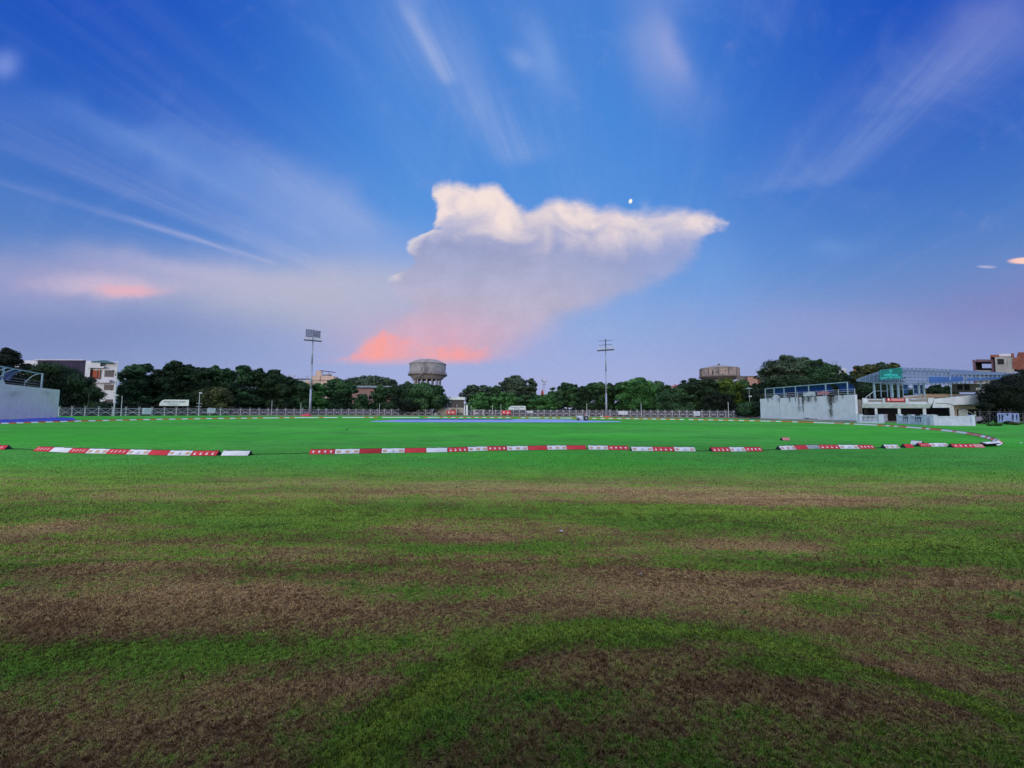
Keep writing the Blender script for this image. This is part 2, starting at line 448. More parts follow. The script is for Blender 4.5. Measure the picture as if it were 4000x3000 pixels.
def turf_colour(g):
    """base colour of the turf from the world position: shared by the soil sheet and the blades on it"""
    geo = g.n('ShaderNodeNewGeometry'); P = S(g, geo.outputs['Position'])
    x, y, z = g.xyz(P)
    P2 = g.vec(x, y, 0)
    n1 = g.noise(g.vec(x * 0.30, y * 0.95, 0), 1.0, 5, 0.62)
    n2 = g.noise(g.vec(x * 1.2, y * 2.2, 4.0), 1.0, 5, 0.65)
    n3 = g.noise(g.vec(x, y, 8.0), 7.0, 4, 0.65)
    n4 = g.noise(g.vec(x, y, 2.0), 26.0, 3, 0.7)
    n5 = g.noise(g.vec(x, y, 6.0), 90.0, 2, 0.7)
    wy = y + (n1 - 0.5) * 1.5 * g.sm(y, 1.5, 6.0, 0.5, 1.4) + (g.noise(g.vec(x * 0.12, 0.0, 1.0), 1.0, 2, 0.5) - 0.5) * 1.6
    Y = lambda py: gnd(2000, py).y
    band = g.curve(wy, [(0.9, 0.42), (Y(2850), 0.33), (Y(2620), 0.36), (Y(2560), 0.45), (Y(2500), 0.40), (Y(2400), 0.32), (Y(2260), 0.32), (Y(2225), 0.38),
                        (Y(2212), 0.62), (Y(2200), 0.56), (Y(2190), 0.30), (Y(2178), 0.48), (Y(2165), 0.54), (Y(2152), 0.36), (Y(2138), 0.52),
                        (Y(2080), 0.46), (Y(2030), 0.60), (Y(1980), 0.58), (Y(1945), 0.36), (Y(1920), 0.50), (Y(1895), 0.36), (Y(1870), 0.52), (Y(1845), 0.60), (Y(1815), 0.72), (Y(1780), 0.95)])
    gs = band + (n1 - 0.5) * 1.0 + (n2 - 0.5) * 0.85 + 0.04
    def patch(x0, y0, x1, y1, amp):
        nonlocal gs
        cx, cy = (x0 + x1) / 2, (y0 + y1) / 2
        c = gnd(cx, cy); rx = abs(gnd(x1, cy).x - gnd(x0, cy).x) / 2; ry = abs(gnd(cx, y0).y - gnd(cx, y1).y) / 2
        a = (x - c.x + (n2 - 0.5) * 0.9 * min(rx, 1.5)) * (1 / rx); b = (y - c.y + (n1 - 0.5) * 1.3 * min(ry, 1.2)) * (1 / ry)
        gs = gs + g.math('EXPONENT', -(a * a + b * b)) * amp
    for p in PATCHES: patch(*p)
    # the lush arc on the rim of the low mound in front of the photographer
    ax = x - MOUND[0]; ay = y - MOUND[1]
    rr = g.math('SQRT', ax * ax + ay * ay * 1.0) + (n2 - 0.5) * 0.16
    arc = ((rr - MOUND[2]) * (1 / 0.16)).gauss() * g.sm(y, 0.9, 1.6)
    arcw = ((rr - MOUND[2] + 0.04) * (1 / 0.33)).gauss() * g.sm(x, 1.2, -0.4) * g.sm(y, 0.8, 1.5)
    gs = gs + arc * 0.62 + arcw * 0.14
    n6 = g.noise(g.vec(x * 0.10, y * 1.5, 9.0), 1.0, 6, 0.65, 0.4)
    gs = gs + (n3 - 0.5) * 1.15 + (n4 - 0.5) * 0.95 + (n6 - 0.5) * 1.0 + 0.03
    green = g.sm(gs, 0.24, 0.76)
    dry = g.mix(g.sm(n2 + (n4 - 0.5) * 0.8, 0.35, 0.65), DRY_A, DRY_B)
    dry = g.mix(g.sm(n3 + (n5 - 0.5) * 0.6, 0.60, 0.80) * 0.7, dry, SOIL)
    grn = g.mix(g.sm(n1 + (n4 - 0.5) * 0.7, 0.38, 0.66), GRN_A, GRN_B)
    grn = g.mix(g.sm(n2 + (n3 - 0.5) * 0.7, 0.58, 0.80) * 0.75, grn, GRN_D)
    grn = g.mix((arc * 0.65).clamp(), grn, (0.34, 0.47, 0.05))
    near = g.mix(green, dry, grn)
    spk = g.sm(n3 * 0.5 + n4 * 0.5 + (n6 - 0.5) * 0.4 + (n2 - 0.5) * 0.5, 0.38, 0.60)
    near = g.mul(near, g.mix(spk, (0.52, 0.47, 0.42), (1.20, 1.18, 1.12)))
    # well watered outfield
    f1 = g.noise(g.vec(x * 0.05, y * 0.11, 0), 1.0, 4, 0.6)
    f2 = g.noise(g.vec(x * 0.5, y * 1.1, 3.0), 1.0, 5, 0.7)
    f3 = g.noise(g.vec(x, y, 3.0), 3.5, 4, 0.75)
    lush = g.mix(g.sm(f1 * 0.7 + f2 * 0.3, 0.40, 0.60), LUSH_A, LUSH_B)
    f4 = g.noise(g.vec(x * 0.16, y * 0.16, 5.0), 1.0, 5, 0.65)
    lush = g.mix(g.sm(f2 * 0.35 + f3 * 0.25 + f4 * 0.4, 0.47, 0.62) * 0.65, lush, LUSH_D)
    lush = g.mix(g.sm(f3 * 0.5 + n4 * 0.5, 0.52, 0.70) * 0.35, lush, LUSH_Y)
    lush = g.mix(g.sm(y, 22.0, 13.0) * g.sm(f2 * 0.6 + n4 * 0.4, 0.35, 0.65) * 0.32, lush, (0.15, 0.28, 0.06))
    edge = 10.2 + (n1 - 0.5) * 5.0 + (n2 - 0.5) * 2.5 + (n3 - 0.5) * 2.0
    lf = g.sm(y - edge, -2.4, 3.2)
    # in from of the fence the grass turns rough
    lush = g.mul(lush, g.mix(g.sm(f1 * 0.30 + f3 * 0.25 + n4 * 0.2 + g.noise(g.vec(x * 0.035, y * 0.09, 17.0), 1.0, 4, 0.6) * 0.25, 0.40, 0.60), (0.72, 0.68, 0.60), (1.22, 1.16, 1.05)))
    col = g.mix(lf, near, lush)
    # bare waste ground beyond the fence
    ax_ = g.math('ABSOLUTE', x)
    waste = (g.sm(y, 156.0, 170.0) + g.sm(ax_, 108.0, 125.0)).clamp()
    col = g.mix(waste, col, (0.13, 0.115, 0.085))
    return col, (x, y, n1, n2, n3, n4, n5, f1, f2, f3)
DRY_A, DRY_B, SOIL = (0.640, 0.410, 0.190), (0.500, 0.325, 0.130), (0.380, 0.215, 0.140)
GRN_A, GRN_B, GRN_D = (0.270, 0.400, 0.045), (0.165, 0.330, 0.035), (0.050, 0.150, 0.022)
LUSH_A, LUSH_B, LUSH_D, LUSH_Y = (0.085, 0.405, 0.060), (0.045, 0.355, 0.024), (0.030, 0.220, 0.030), (0.110, 0.380, 0.040)
PATCHES = [  # traced pixel boxes on the turf, + greener / - drier
    (650, 1950, 1700, 2090, 0.22), (2230, 1965, 2880, 2020, 0.45), (3020, 1990, 3450, 2040, 0.30), (2650, 1940, 3500, 1975, -0.45),
    (1750, 1900, 2900, 1935, -0.35), (1700, 2085, 2050, 2115, -0.40), (1300, 2050, 1800, 2080, -0.25), (2600, 2110, 3300, 2160, -0.35),
    (3400, 2100, 4150, 2200, 0.55), (3500, 2210, 4100, 2300, -0.30), (2700, 2180, 3500, 2260, 0.22), (0, 2000, 300, 2120, -0.30),
    (0, 2480, 700, 2600, 0.35), (600, 2450, 1500, 2570, 0.15), (0, 2260, 1500, 2420, -0.30), (2050, 2230, 3200, 2420, -0.20),
    (1500, 2190, 2000, 2500, 0.10), (2350, 2600, 2650, 2700, 0.50), (2850, 2690, 3300, 2860, 0.55), (1750, 2750, 2050, 2860, 0.35),
    (3050, 2300, 3350, 2400, 0.25), (2400, 2500, 2800, 2570, -0.45), (3200, 2640, 3700, 2760, -0.40), (2000, 2880, 2500, 3000, 0.15),
    (900, 2680, 2000, 2760, -0.25), (0, 2700, 900, 2900, -0.10), (1500, 2650, 1900, 2750, 0.35), (100, 1840, 800, 1900, 0.25),
]
def ground_material():
    m = bpy.data.materials.new('turf'); m.use_nodes = True
    nt = m.node_tree; g = NG(nt); b = nt.nodes['Principled BSDF']
    col, (x, y, n1, n2, n3, n4, n5, f1, f2, f3) = turf_colour(g)
    nearf = g.sm(y, 13.0, 3.0)
    dark = g.mix(g.sm(n4 * 0.6 + n5 * 0.4, 0.42, 0.62), (0.35, 0.35, 0.35), (1.0, 1.0, 1.0))
    col = g.mul(col, g.mix(nearf, (1, 1, 1), dark))
    g.put(b.inputs['Base Color'], col)
    b.inputs['Roughness'].default_value = 0.95; b.inputs['Specular IOR Level'].default_value = 0.1
    bn = g.n('ShaderNodeBump'); bn.inputs['Strength'].default_value = 0.6; bn.inputs['Distance'].default_value = 0.03
    g.put(bn.inputs['Height'], n4 + n5 * 0.5 + n3); nt.links.new(bn.outputs[0], b.inputs['Normal'])
    return m
def blade_material():
    m = bpy.data.materials.new('grass_blades'); m.use_nodes = True
    nt = m.node_tree; g = NG(nt); b = nt.nodes['Principled BSDF']
    col, q = turf_colour(g)
    at_ = g.n('ShaderNodeAttribute'); at_.attribute_name = 'tone'; t = S(g, at_.outputs['Fac'])
    at2 = g.n('ShaderNodeAttribute'); at2.attribute_name = 'straw'; s2 = S(g, at2.outputs['Fac'])
    col = g.mul(col, g.gray(t))
    col = g.mix(s2, col, (0.30, 0.235, 0.115))
    g.put(b.inputs['Base Color'], col)
    b.inputs['Roughness'].default_value = 0.75; b.inputs['Specular IOR Level'].default_value = 0.15
    return m
def graded(a, b, n, lim, grow=1.35):
    """fine spacing inside [a, b], growing outwards to lim"""
    v = list(np.linspace(a, b, n)); st = v[1] - v[0]
    s = st; lo = [a]
    while lo[-1] > -lim: s *= grow; lo.append(lo[-1] - s)
    s = st; hi = [b]
    while hi[-1] < lim: s *= grow; hi.append(hi[-1] + s)
    return np.array(lo[:0:-1] + v + hi[1:])
xs = graded(-14, 14, 180, 6000); ys = graded(0.2, 14, 120, 6000)
XX, YY = np.meshgrid(xs, ys)
ZZ = gz(XX, YY)
nv, nu = XX.shape
V3 = np.stack([XX, YY, ZZ], -1).reshape(-1, 3)
idx = np.arange(nv * nu).reshape(nv, nu)
Q = np.stack([idx[:-1, :-1], idx[:-1, 1:], idx[1:, 1:], idx[1:, :-1]], -1).reshape(-1, 4)
def np_mesh(name, V, Fq, mats, smooth=False):
    me = bpy.data.meshes.new(name)
    k = Fq.shape[1]
    me.vertices.add(len(V)); me.vertices.foreach_set('co', np.ascontiguousarray(V, dtype=np.float32).ravel())
    me.loops.add(Fq.size); me.loops.foreach_set('vertex_index', np.ascontiguousarray(Fq, dtype=np.int32).ravel())
    me.polygons.add(len(Fq)); me.polygons.foreach_set('loop_start', np.arange(len(Fq), dtype=np.int32) * k)
    try: me.polygons.foreach_set('loop_total', np.full(len(Fq), k, dtype=np.int32))
    except Exception: pass
    for m in mats: me.materials.append(m)
    if smooth: me.polygons.foreach_set('use_smooth', np.ones(len(Fq), dtype=bool))
    me.update(calc_edges=True)
    o = bpy.data.objects.new(name, me); COL.objects.link(o)
    WORLDLOC[o] = Vector((0, 0, 0))
    return o
ground = np_mesh('ground', V3, Q, [ground_material()], True); tag(ground, kind='structure')

def make_blades():
    # density falls with the square of the distance, blade width grows with it
    N = 520000
    Ymin, Ymax = 1.50, 22.0
    u = RNG.random(N * 2)
    y = Ymin * (Ymax / Ymin) ** (u ** 1.20)
    keep = RNG.random(N * 2) < np.clip(1 - (y - 7.0) / 15.0, 0, 1) ** 1.5
    y = y[keep][:N]; N = len(y)
    x = (RNG.random(N) * 2 - 1) * (y * 1.40 + 0.3)
    # clump: pull blades together a little
    cl = RNG.random(N) < 0.6
    gx = np.round(x / 0.05) * 0.05; gy = np.round(y / 0.05) * 0.05
    jx = np.sin(gx * 91.7 + gy * 37.1) * 0.03; jy = np.cos(gx * 53.3 - gy * 71.9) * 0.03
    x = np.where(cl, x * 0.55 + (gx + jx) * 0.45, x); y = np.where(cl, y * 0.55 + (gy + jy) * 0.45, y)
    z = gz(x, y)
    L = (0.012 + 0.017 * RNG.random(N) ** 1.6) * (1 + 0.03 * y)
    L = L * (0.75 + 0.5 * (np.sin(x * 2.1 + np.sin(y * 3)) * np.sin(y * 2.7 + x) * 0.5 + 0.5))
    tilt = R(25) + RNG.random(N) * R(58)
    az = RNG.random(N) * 2 * np.pi
    wd = 0.0008 + 0.00055 * y * (0.6 + 0.6 * RNG.random(N))
    dx, dy = np.cos(az), np.sin(az)
    sx, sy = -dy, dx
    bend = 0.5 + 0.4 * RNG.random(N)
    m1 = np.stack([x + dx * L * 0.5 * np.sin(tilt * 0.7), y + dy * L * 0.5 * np.sin(tilt * 0.7), z + L * 0.5 * np.cos(tilt * 0.7)], -1)
    tp = np.stack([m1[:, 0] + dx * L * 0.55 * np.sin(tilt * 1.15), m1[:, 1] + dy * L * 0.55 * np.sin(tilt * 1.15), m1[:, 2] + L * 0.5 * np.cos(np.minimum(tilt * 1.15, 1.7))], -1)
    side = np.stack([sx * wd, sy * wd, np.zeros(N)], -1)
    base = np.stack([x, y, z - 0.003], -1)
    V = np.stack([base - side, base + side, m1 + side * 0.8, m1 - side * 0.8, tp], 1).reshape(-1, 3)
    k = np.arange(N) * 5
    T = np.concatenate([np.stack([k, k + 1, k + 2], -1), np.stack([k, k + 2, k + 3], -1), np.stack([k + 3, k + 2, k + 4], -1)])
    o = np_mesh('turf_grass', V, T, [blade_material()])
    tone = (0.40 + 1.25 * RNG.random(N) ** 1.3).astype(np.float32)
    straw = np.where(RNG.random(N) < 0.10, 0.35 + 0.5 * RNG.random(N), 0).astype(np.float32)
    for nm, arr in (('tone', tone), ('straw', straw)):
        a = o.data.attributes.new(nm, 'FLOAT', 'POINT'); a.data.foreach_set('value', np.repeat(arr, 5))
    return o
blades = make_blades()
tag(blades, 'short patchy green and straw coloured turf grass in front of the boundary line', 'grass', kind='stuff')

# ------------------------------------------------------------------ unseen roofed stand, added behind the camera to keep skylight off the nearest turf
M_STAND = mat('shade_stand_concrete', (0.30, 0.29, 0.28), 0.9, 0.15, 0.4, streak=0.3)
st_ = thing('added_shade_stand', (0, -5.0, 0), 'added unseen concrete roof and walls behind the camera that shade the nearest turf', 'shade blocker')
mb = MB(); mb.span(-16, 16, -9.0, 2.1, 4.6, 4.85); mb.build('roof', M_STAND, st_)
mb = MB(); mb.span(-16, 16, -9.3, -9.003, 0, 4.85); mb.build('back_wall', M_STAND, st_)
for x_ in (-15, -5, 5, 15): mb = MB(); mb.span(x_ - 0.2, x_ + 0.2, -5.2, -4.8, 0, 4.597); mb.build('column', M_STAND, st_)
for x_ in (-5.5, 5.5): mb = MB(); mb.span(x_ - 0.12, x_ + 0.12, -4.7, 2.0, 0, 4.597); mb.build('side_wall', M_STAND, st_)  # side walls added to darken the near corners of the turf
for k_ in range(5): mb = MB(); mb.span(-15.5, 15.5, -5.6 - 0.7 * (k_ + 1), -5.6 - 0.7 * k_ - 0.003, 0, 0.4 * (k_ + 1)); mb.build('step', M_STAND, st_)
# ------------------------------------------------------------------ boundary wedges
M_RED = mat('foam_red', (0.62, 0.030, 0.035), 0.6, 0.12, 3, col2=(0.50, 0.022, 0.030))
M_DRED = mat('foam_dark_red', (0.42, 0.010, 0.016), 0.6, 0.1, 3)
M_PINK = mat('foam_faded', (0.62, 0.22, 0.20), 0.7, 0.1, 3)
M_WHITE = mat('foam_white', (0.74, 0.74, 0.72), 0.6, 0.10, 3, col2=(0.60, 0.60, 0.57))
M_GREYF = mat('foam_grey', (0.32, 0.34, 0.33), 0.7, 0.12, 4)
M_ORANGE = mat('foam_orange', (0.62, 0.14, 0.035), 0.6, 0.12, 3)
M_PRW = mat('print_white', (0.85, 0.78, 0.76), 0.6, 0.05)
M_PRT = mat('print_tan', (0.62, 0.36, 0.22), 0.6, 0.12, 30)
M_PRB = mat('print_blue', (0.10, 0.14, 0.30), 0.6, 0.1)
M_EDGE = mat('foam_edge', (0.025, 0.028, 0.035), 0.8, 0.1)
M_CORD = mat('cord_black', (0.02, 0.025, 0.02), 0.8, 0.1)
WH, WB = 0.17, 0.17        # wedge height, half base
def wedge_mesh(L, kind, body):
    mb = MB(); h = L / 2
    ns = 5
    # slightly sagging foam ridge, open black ends
    ring = []
    for i in range(ns + 1):
        x = -h + L * i / ns
        sag = 0.006 * math.sin(i * 2.1 + L * 9)
        ring.append([(x, -WB, 0.0), (x, -0.028, WH - 0.012 + sag), (x, 0.0, WH + sag), (x, 0.028, WH - 0.012 + sag), (x, WB, 0.0)])
    for i in range(ns):
        a, b = ring[i], ring[i + 1]
        for j in range(4):
            mb.add([a[j], b[j], b[j + 1], a[j + 1]], [(0, 1, 2, 3)], 0 if j < 2 else (0 if kind == 'plain_pale' else 0))
    mb.add(ring[0], [(0, 1, 2, 3, 4)], 2); mb.add(ring[-1], [(4, 3, 2, 1, 0)], 2)
    mb.span(-h, h, -WB - 0.012, WB + 0.012, 0.0, 0.008, 2)       # dark ground sheet
    mb.beam((-h, 0.035, WH + 0.002), (h, 0.035, WH + 0.002), 0.02, 0.02, 2)  # dark ridge seam
    # printed marks on the face towards the photographer
    fl = Vector((0, WB - 0.028, WH - 0.012)); upv = fl.normalized(); n = Vector((0, -upv.z, upv.y))
    def P(x, t, lift=0.011): return Vector((x, -WB, 0)) + fl * t + n * lift
    def quad(x0, x1, t0, t1, mi, sh=0.0):
        mb.add([P(x0, t0), P(x1, t0), P(x1 + sh, t1), P(x0 + sh, t1)], [(0, 1, 2, 3)], mi)
    def disc(x, t, r, mi):
        c = P(x, t); vs = [c + Vector((1, 0, 0)) * (r * math.cos(a)) + upv * (r * math.sin(a)) for a in [k * math.pi / 5 for k in range(10)]]
        mb.add(vs, [tuple(range(10))], mi)
    if kind == 'dots':
        for k in range(4): disc(-h + L * (0.15 + 0.235 * k), 0.58, 0.040, 1)
        for k in range(4): quad(-h + L * (0.11 + 0.235 * k), -h + L * (0.19 + 0.235 * k), 0.25, 0.31, 1)
    elif kind == 'dots_low':
        for k in range(4): disc(-h + L * (0.13 + 0.235 * k), 0.36, 0.040, 1)
        for k in range(4): quad(-h + L * (0.09 + 0.235 * k), -h + L * (0.17 + 0.235 * k), 0.72, 0.77, 1)
    elif kind == 'marks':
        for k in range(4): quad(-h + L * (0.16 + 0.2 * k), -h + L * (0.20 + 0.2 * k), 0.35, 0.80, 1, 0.03)
    elif kind == 'three':
        for k in range(3): quad(-h + L * (0.06 + 0.36 * k), -h + L * (0.24 + 0.36 * k), 0.25, 0.75, 1)
    elif kind == 'two':
        for k in (0.05, 0.76): quad(-h + L * k, -h + L * (k + 0.18), 0.28, 0.74, 1)
        quad(-0.012, 0.012, 0.35, 0.75, 3); quad(-0.08, 0.08, 0.26, 0.31, 3)
    me_mats = [body, M_PRT if kind in ('three', 'two') else M_PRW, M_EDGE, M_PRB]
    return mb, me_mats
WEDGE_CACHE = {}
def wedge(p, q, kind, body, label, group, lift=0.0, yaw=0.0, name='foam_wedge'):
    p, q = Vector((p[0], p[1], 0)), Vector((q[0], q[1], 0)); L = round((q - p).length - 0.012, 2)
    key = (L, kind, body.name)
    c = (p + q) / 2; a = math.atan2((q - p).y, (q - p).x)
    if key in WEDGE_CACHE:
        o = WEDGE_CACHE[key].copy(); COL.objects.link(o)
    else:
        mb, ms = wedge_mesh(L, kind, body); o = mb.build(name, ms); WEDGE_CACHE[key] = o
    o.location = (c.x, c.y, float(gz(c.x, c.y)) + 0.004 + lift); o.rotation_euler = (0, 0, a + yaw)
    tag(o, label, 'boundary marker', group)
    return o
NEAR = [ # x0, x1, y of the lower edge, kind, material, what to call it
    (-70, 13, 1757.5, 'marks', M_RED, 'red boundary wedge cut off by the edge of the photo, alone before the cord'),
    (130, 194, 1763, 'marks', M_RED, 'red wedge with white strokes starting the long row by the cord'),
    (194, 266, 1768, 'plain', M_WHITE, 'plain pale wedge second in the row, between two red ones with strokes'),
    (266, 334, 1771, 'marks', M_RED, 'red wedge with white strokes between a plain pale wedge and a three-panel one'),
    (334, 414, 1772.5, 'three', M_WHITE, 'white wedge with three tan panels between two stroked red wedges'),
    (413, 494, 1774.7, 'marks', M_RED, 'red wedge with slanted white strokes between three-panel and two-panel white wedges'),
    (494, 577, 1776.6, 'two', M_WHITE, 'white wedge with two tan panels before the first plain red wedge'),
    (576, 652, 1779, 'plain', M_RED, 'plain red wedge between two white ones with two tan panels each'),
    (652, 741, 1781, 'two', M_WHITE, 'white wedge with two tan panels between a plain red and a dotted red wedge'),
    (742, 843, 1781, 'dots_low', M_RED, 'red wedge with low white dots ending the long row, beside the plain white one'),
    (860, 967, 1781, 'plain', M_WHITE, 'plain white wedge standing just before the long bare stretch of cord'),
    (1203, 1302, 1775.5, 'dots', M_RED, 'red wedge with four white dots just after the long bare stretch of cord'),
    (1303, 1398, 1773, 'three', M_WHITE, 'white wedge with three tan panels next to the darkest red wedge'),
    (1399, 1486, 1771.5, 'plain', M_DRED, 'darkest plain red wedge, below the floodlight tower gap'),
    (1487, 1576, 1770, 'two', M_WHITE, 'white wedge with two tan panels between dark red and bright red plain wedges'),
    (1577, 1661, 1769, 'plain', M_RED, 'plain bright red wedge touching the plain white wedge below the water tower'),
    (1662, 1744, 1768, 'plain', M_WHITE, 'plain white wedge below the domed water tower'),
    (1745, 1823, 1766, 'dots_low', M_RED, 'red wedge with low white dots right after the plain white one under the tower'),
    (1825, 1900, 1762, 'three', M_WHITE, 'white three-panel wedge between two dotted red wedges near the middle'),
    (1902, 1978, 1760.5, 'dots', M_RED, 'red wedge with high white dots between two three-panel white wedges'),
    (1981, 2060, 1760, 'three', M_WHITE, 'white three-panel wedge between dotted red and plain red, mid row'),
    (2063, 2137, 1758.5, 'plain', M_RED, 'plain red wedge between two white three-panel wedges'),
    (2138, 2212, 1757, 'three', M_WHITE, 'white three-panel wedge with plain red wedges on both sides'),
    (2214, 2290, 1756.5, 'plain', M_RED, 'plain red wedge with a small gap of cord after it, below the roller'),
    (2300, 2377, 1757, 'three', M_WHITE, 'white three-panel wedge after the small gap, below the second light mast'),
    (2378, 2458, 1758.5, 'dots', M_RED, 'red wedge with white dots below the second light mast'),
    (2469, 2552, 1762.6, 'two', M_WHITE, 'white two-panel wedge between two dotted red wedges, second row section'),
    (2554, 2637, 1763, 'dots_low', M_RED, 'red wedge with low dots between two white two-panel wedges'),
    (2638, 2719, 1764, 'two', M_WHITE, 'white two-panel wedge ending its section before a bare bit of cord'),
    (2783, 2855, 1765, 'dots_low', M_RED, 'red wedge with low dots opening the short trio of wedges'),
    (2855, 2915, 1764, 'two', M_WHITE, 'white two-panel wedge in the middle of the short trio'),
    (2915, 2981, 1763.6, 'dots', M_RED, 'red wedge with high dots closing the short trio'),
    (3050, 3108, 1759, 'three', M_WHITE, 'white three-panel wedge just below the stray pink wedge'),
    (3111, 3157, 1755, 'plain', M_RED, 'short plain red wedge touching the grey one'),
    (3157, 3206, 1754, 'plain', M_GREYF, 'dirty grey wedge between plain red and dotted red wedges'),
    (3208, 3284, 1753, 'dots_low', M_RED, 'red wedge with low dots next to the dirty grey wedge'),
    (3285, 3360, 1754.5, 'two', M_WHITE, 'white two-panel wedge between red ones, below the stained white wall'),
    (3361, 3421, 1753.5, 'dots', M_RED, 'red dotted wedge just before the lone white wedge'),
    (3463, 3518, 1752.5, 'three', M_WHITE, 'lone white wedge with bare cord on both sides'),
    (3541, 3573, 1750, 'plain', M_RED, 'short red wedge half hidden by the askew white wedge'),
    (3598, 3640, 1745.6, 'marks', M_RED, 'red stroked wedge right after the askew white wedge'),
    (3641, 3709, 1745, 'two', M_WHITE, 'white two-panel wedge before the last dotted red wedge'),
    (3727, 3811, 1749, 'dots', M_RED, 'last red dotted wedge before the line bends away'),
    (3812, 3851, 1749.5, 'marks', M_PINK, 'faded pink wedge where the line starts to bend'),
]
NG_ = 'foam boundary wedges in the near row'
near_pts = []
for x0, x1, yb, kind, m, lab in NEAR:
    dy = 1.0
    a = gnd(x0, yb); b = gnd(x1, yb)
    for v in (a, b): v.y += WB
    near_pts.append((a, b))
for i, (x0, x1, yb, kind, m, lab) in enumerate(NEAR):
    a, b = near_pts[i]
    # follow the neighbours so that touching pieces form one line
    if i and x0 - NEAR[i - 1][1] < 5: a = (a + near_pts[i - 1][1]) / 2
    if i + 1 < len(NEAR) and NEAR[i + 1][0] - x1 < 5: b = (b + near_pts[i + 1][0]) / 2
    wedge(a, b, kind, m, lab, NG_)
# the white wedge knocked askew on top of its neighbour, the upturned one and the stray one
a, b = gnd(3566, 1741), gnd(3604, 1744)
o = wedge(a, b, 'plain', M_WHITE, 'white wedge knocked askew, lying half on top of the line', NG_, lift=0.10, yaw=0.25); o.rotation_euler[0] = R(14)
a, b = gnd(3851, 1746), gnd(3885, 1741)
o = wedge(a, b, 'plain', M_WHITE, 'tipped white wedge showing its black underside at the bend', NG_, yaw=-0.1); o.rotation_euler[0] = R(-28); o.location.z += 0.07
a, b = gnd(3052, 1720), gnd(3080, 1720)
o = wedge(a, b, 'plain', M_PINK, 'stray faded pink wedge lying inside the field, off the line', NG_)

# the black cord that strings the near row together
mb = MB()
cord_px = [(13, 1754), (60, 1756), (132, 1760), (280, 1768), (500, 1774), (700, 1778), (850, 1779), (970, 1777), (1100, 1775.5), (1205, 1772.5),
           (1500, 1768), (1800, 1763), (2060, 1757), (2290, 1754), (2380, 1755), (2460, 1759), (2640, 1761), (2722, 1762), (2750, 1764), (2785, 1762), (2980, 1760), (3010, 1760), (3050, 1756),
           (3200, 1752), (3420, 1751), (3463, 1750), (3519, 1750), (3600, 1744), (3709, 1743), (3727, 1744), (3851, 1747)]
cp = [gnd(*q) for q in cord_px]
for a, b in zip(cp[:-1], cp[1:]):
    for k in range(6):
        p = a.lerp(b, k / 6); q = a.lerp(b, (k + 1) / 6)
        p.y += 0.10; q.y += 0.10
        p.z = 0.018 + 0.004 * math.sin(p.x * 9); q.z = 0.018 + 0.004 * math.sin(q.x * 9)
        mb.tube(p, q, 0.012, n=6)
cord = mb.build('black_cord', M_CORD); recentre(cord, (0, 17, 0)); tag(cord, 'thin black cord stringing the near boundary wedges together, bare in the gaps', 'cord')

# far part of the boundary: catmull-rom through traced points
FAR = [(3878, 1742), (3897, 1734), (3900, 1727), (3885, 1717), (3838, 1703), (3775, 1692), (3680, 1681.6), (3553, 1669.5), (3420, 1661.5), (3300, 1656), (3150, 1650), (2930, 1644.2), (2720, 1640.5),
       (2500, 1637), (2330, 1635), (2100, 1633), (1850, 1631.7), (1600, 1631.2), (1400, 1631.4), (1150, 1632.6), (930, 1634.6), (700, 1638), (500, 1641.8), (370, 1645), (180, 1650), (0, 1656), (-160, 1663)]
fp = [gnd(*q) for q in FAR]
# smooth the ill-conditioned far depths
for _ in range(2):
    fp = [fp[0], fp[1], fp[2]] + [(fp[i - 1] + fp[i] * 2 + fp[i + 1]) / 4 for i in range(3, len(fp) - 1)] + [fp[-1]]
line = []
for i in range(len(fp) - 1):
    p0, p1, p2, p3 = fp[max(0, i - 1)], fp[i], fp[i + 1], fp[min(len(fp) - 1, i + 2)]
    for k in range(40):
        t = k / 40
        line.append(0.5 * ((2 * p1) + (p2 - p0) * t + (2 * p0 - 5 * p1 + 4 * p2 - p3) * t * t + (3 * p1 - p0 - 3 * p2 + p3) * t ** 3))
line.append(fp[-1])
cum = [0.0]
for a, b in zip(line[:-1], line[1:]): cum.append(cum[-1] + (b - a).length)
total = cum[-1]
npc = min(246, int(total / 1.0)); step = total / npc
def on_line(s):
    j = int(np.searchsorted(cum, s)); j = max(1, min(j, len(cum) - 1))
    f = (s - cum[j - 1]) / (cum[j] - cum[j - 1] + 1e-9)
    return line[j - 1].lerp(line[j], min(1, max(0, f)))
print('far boundary', total, npc, step)
rr = random.Random(5)
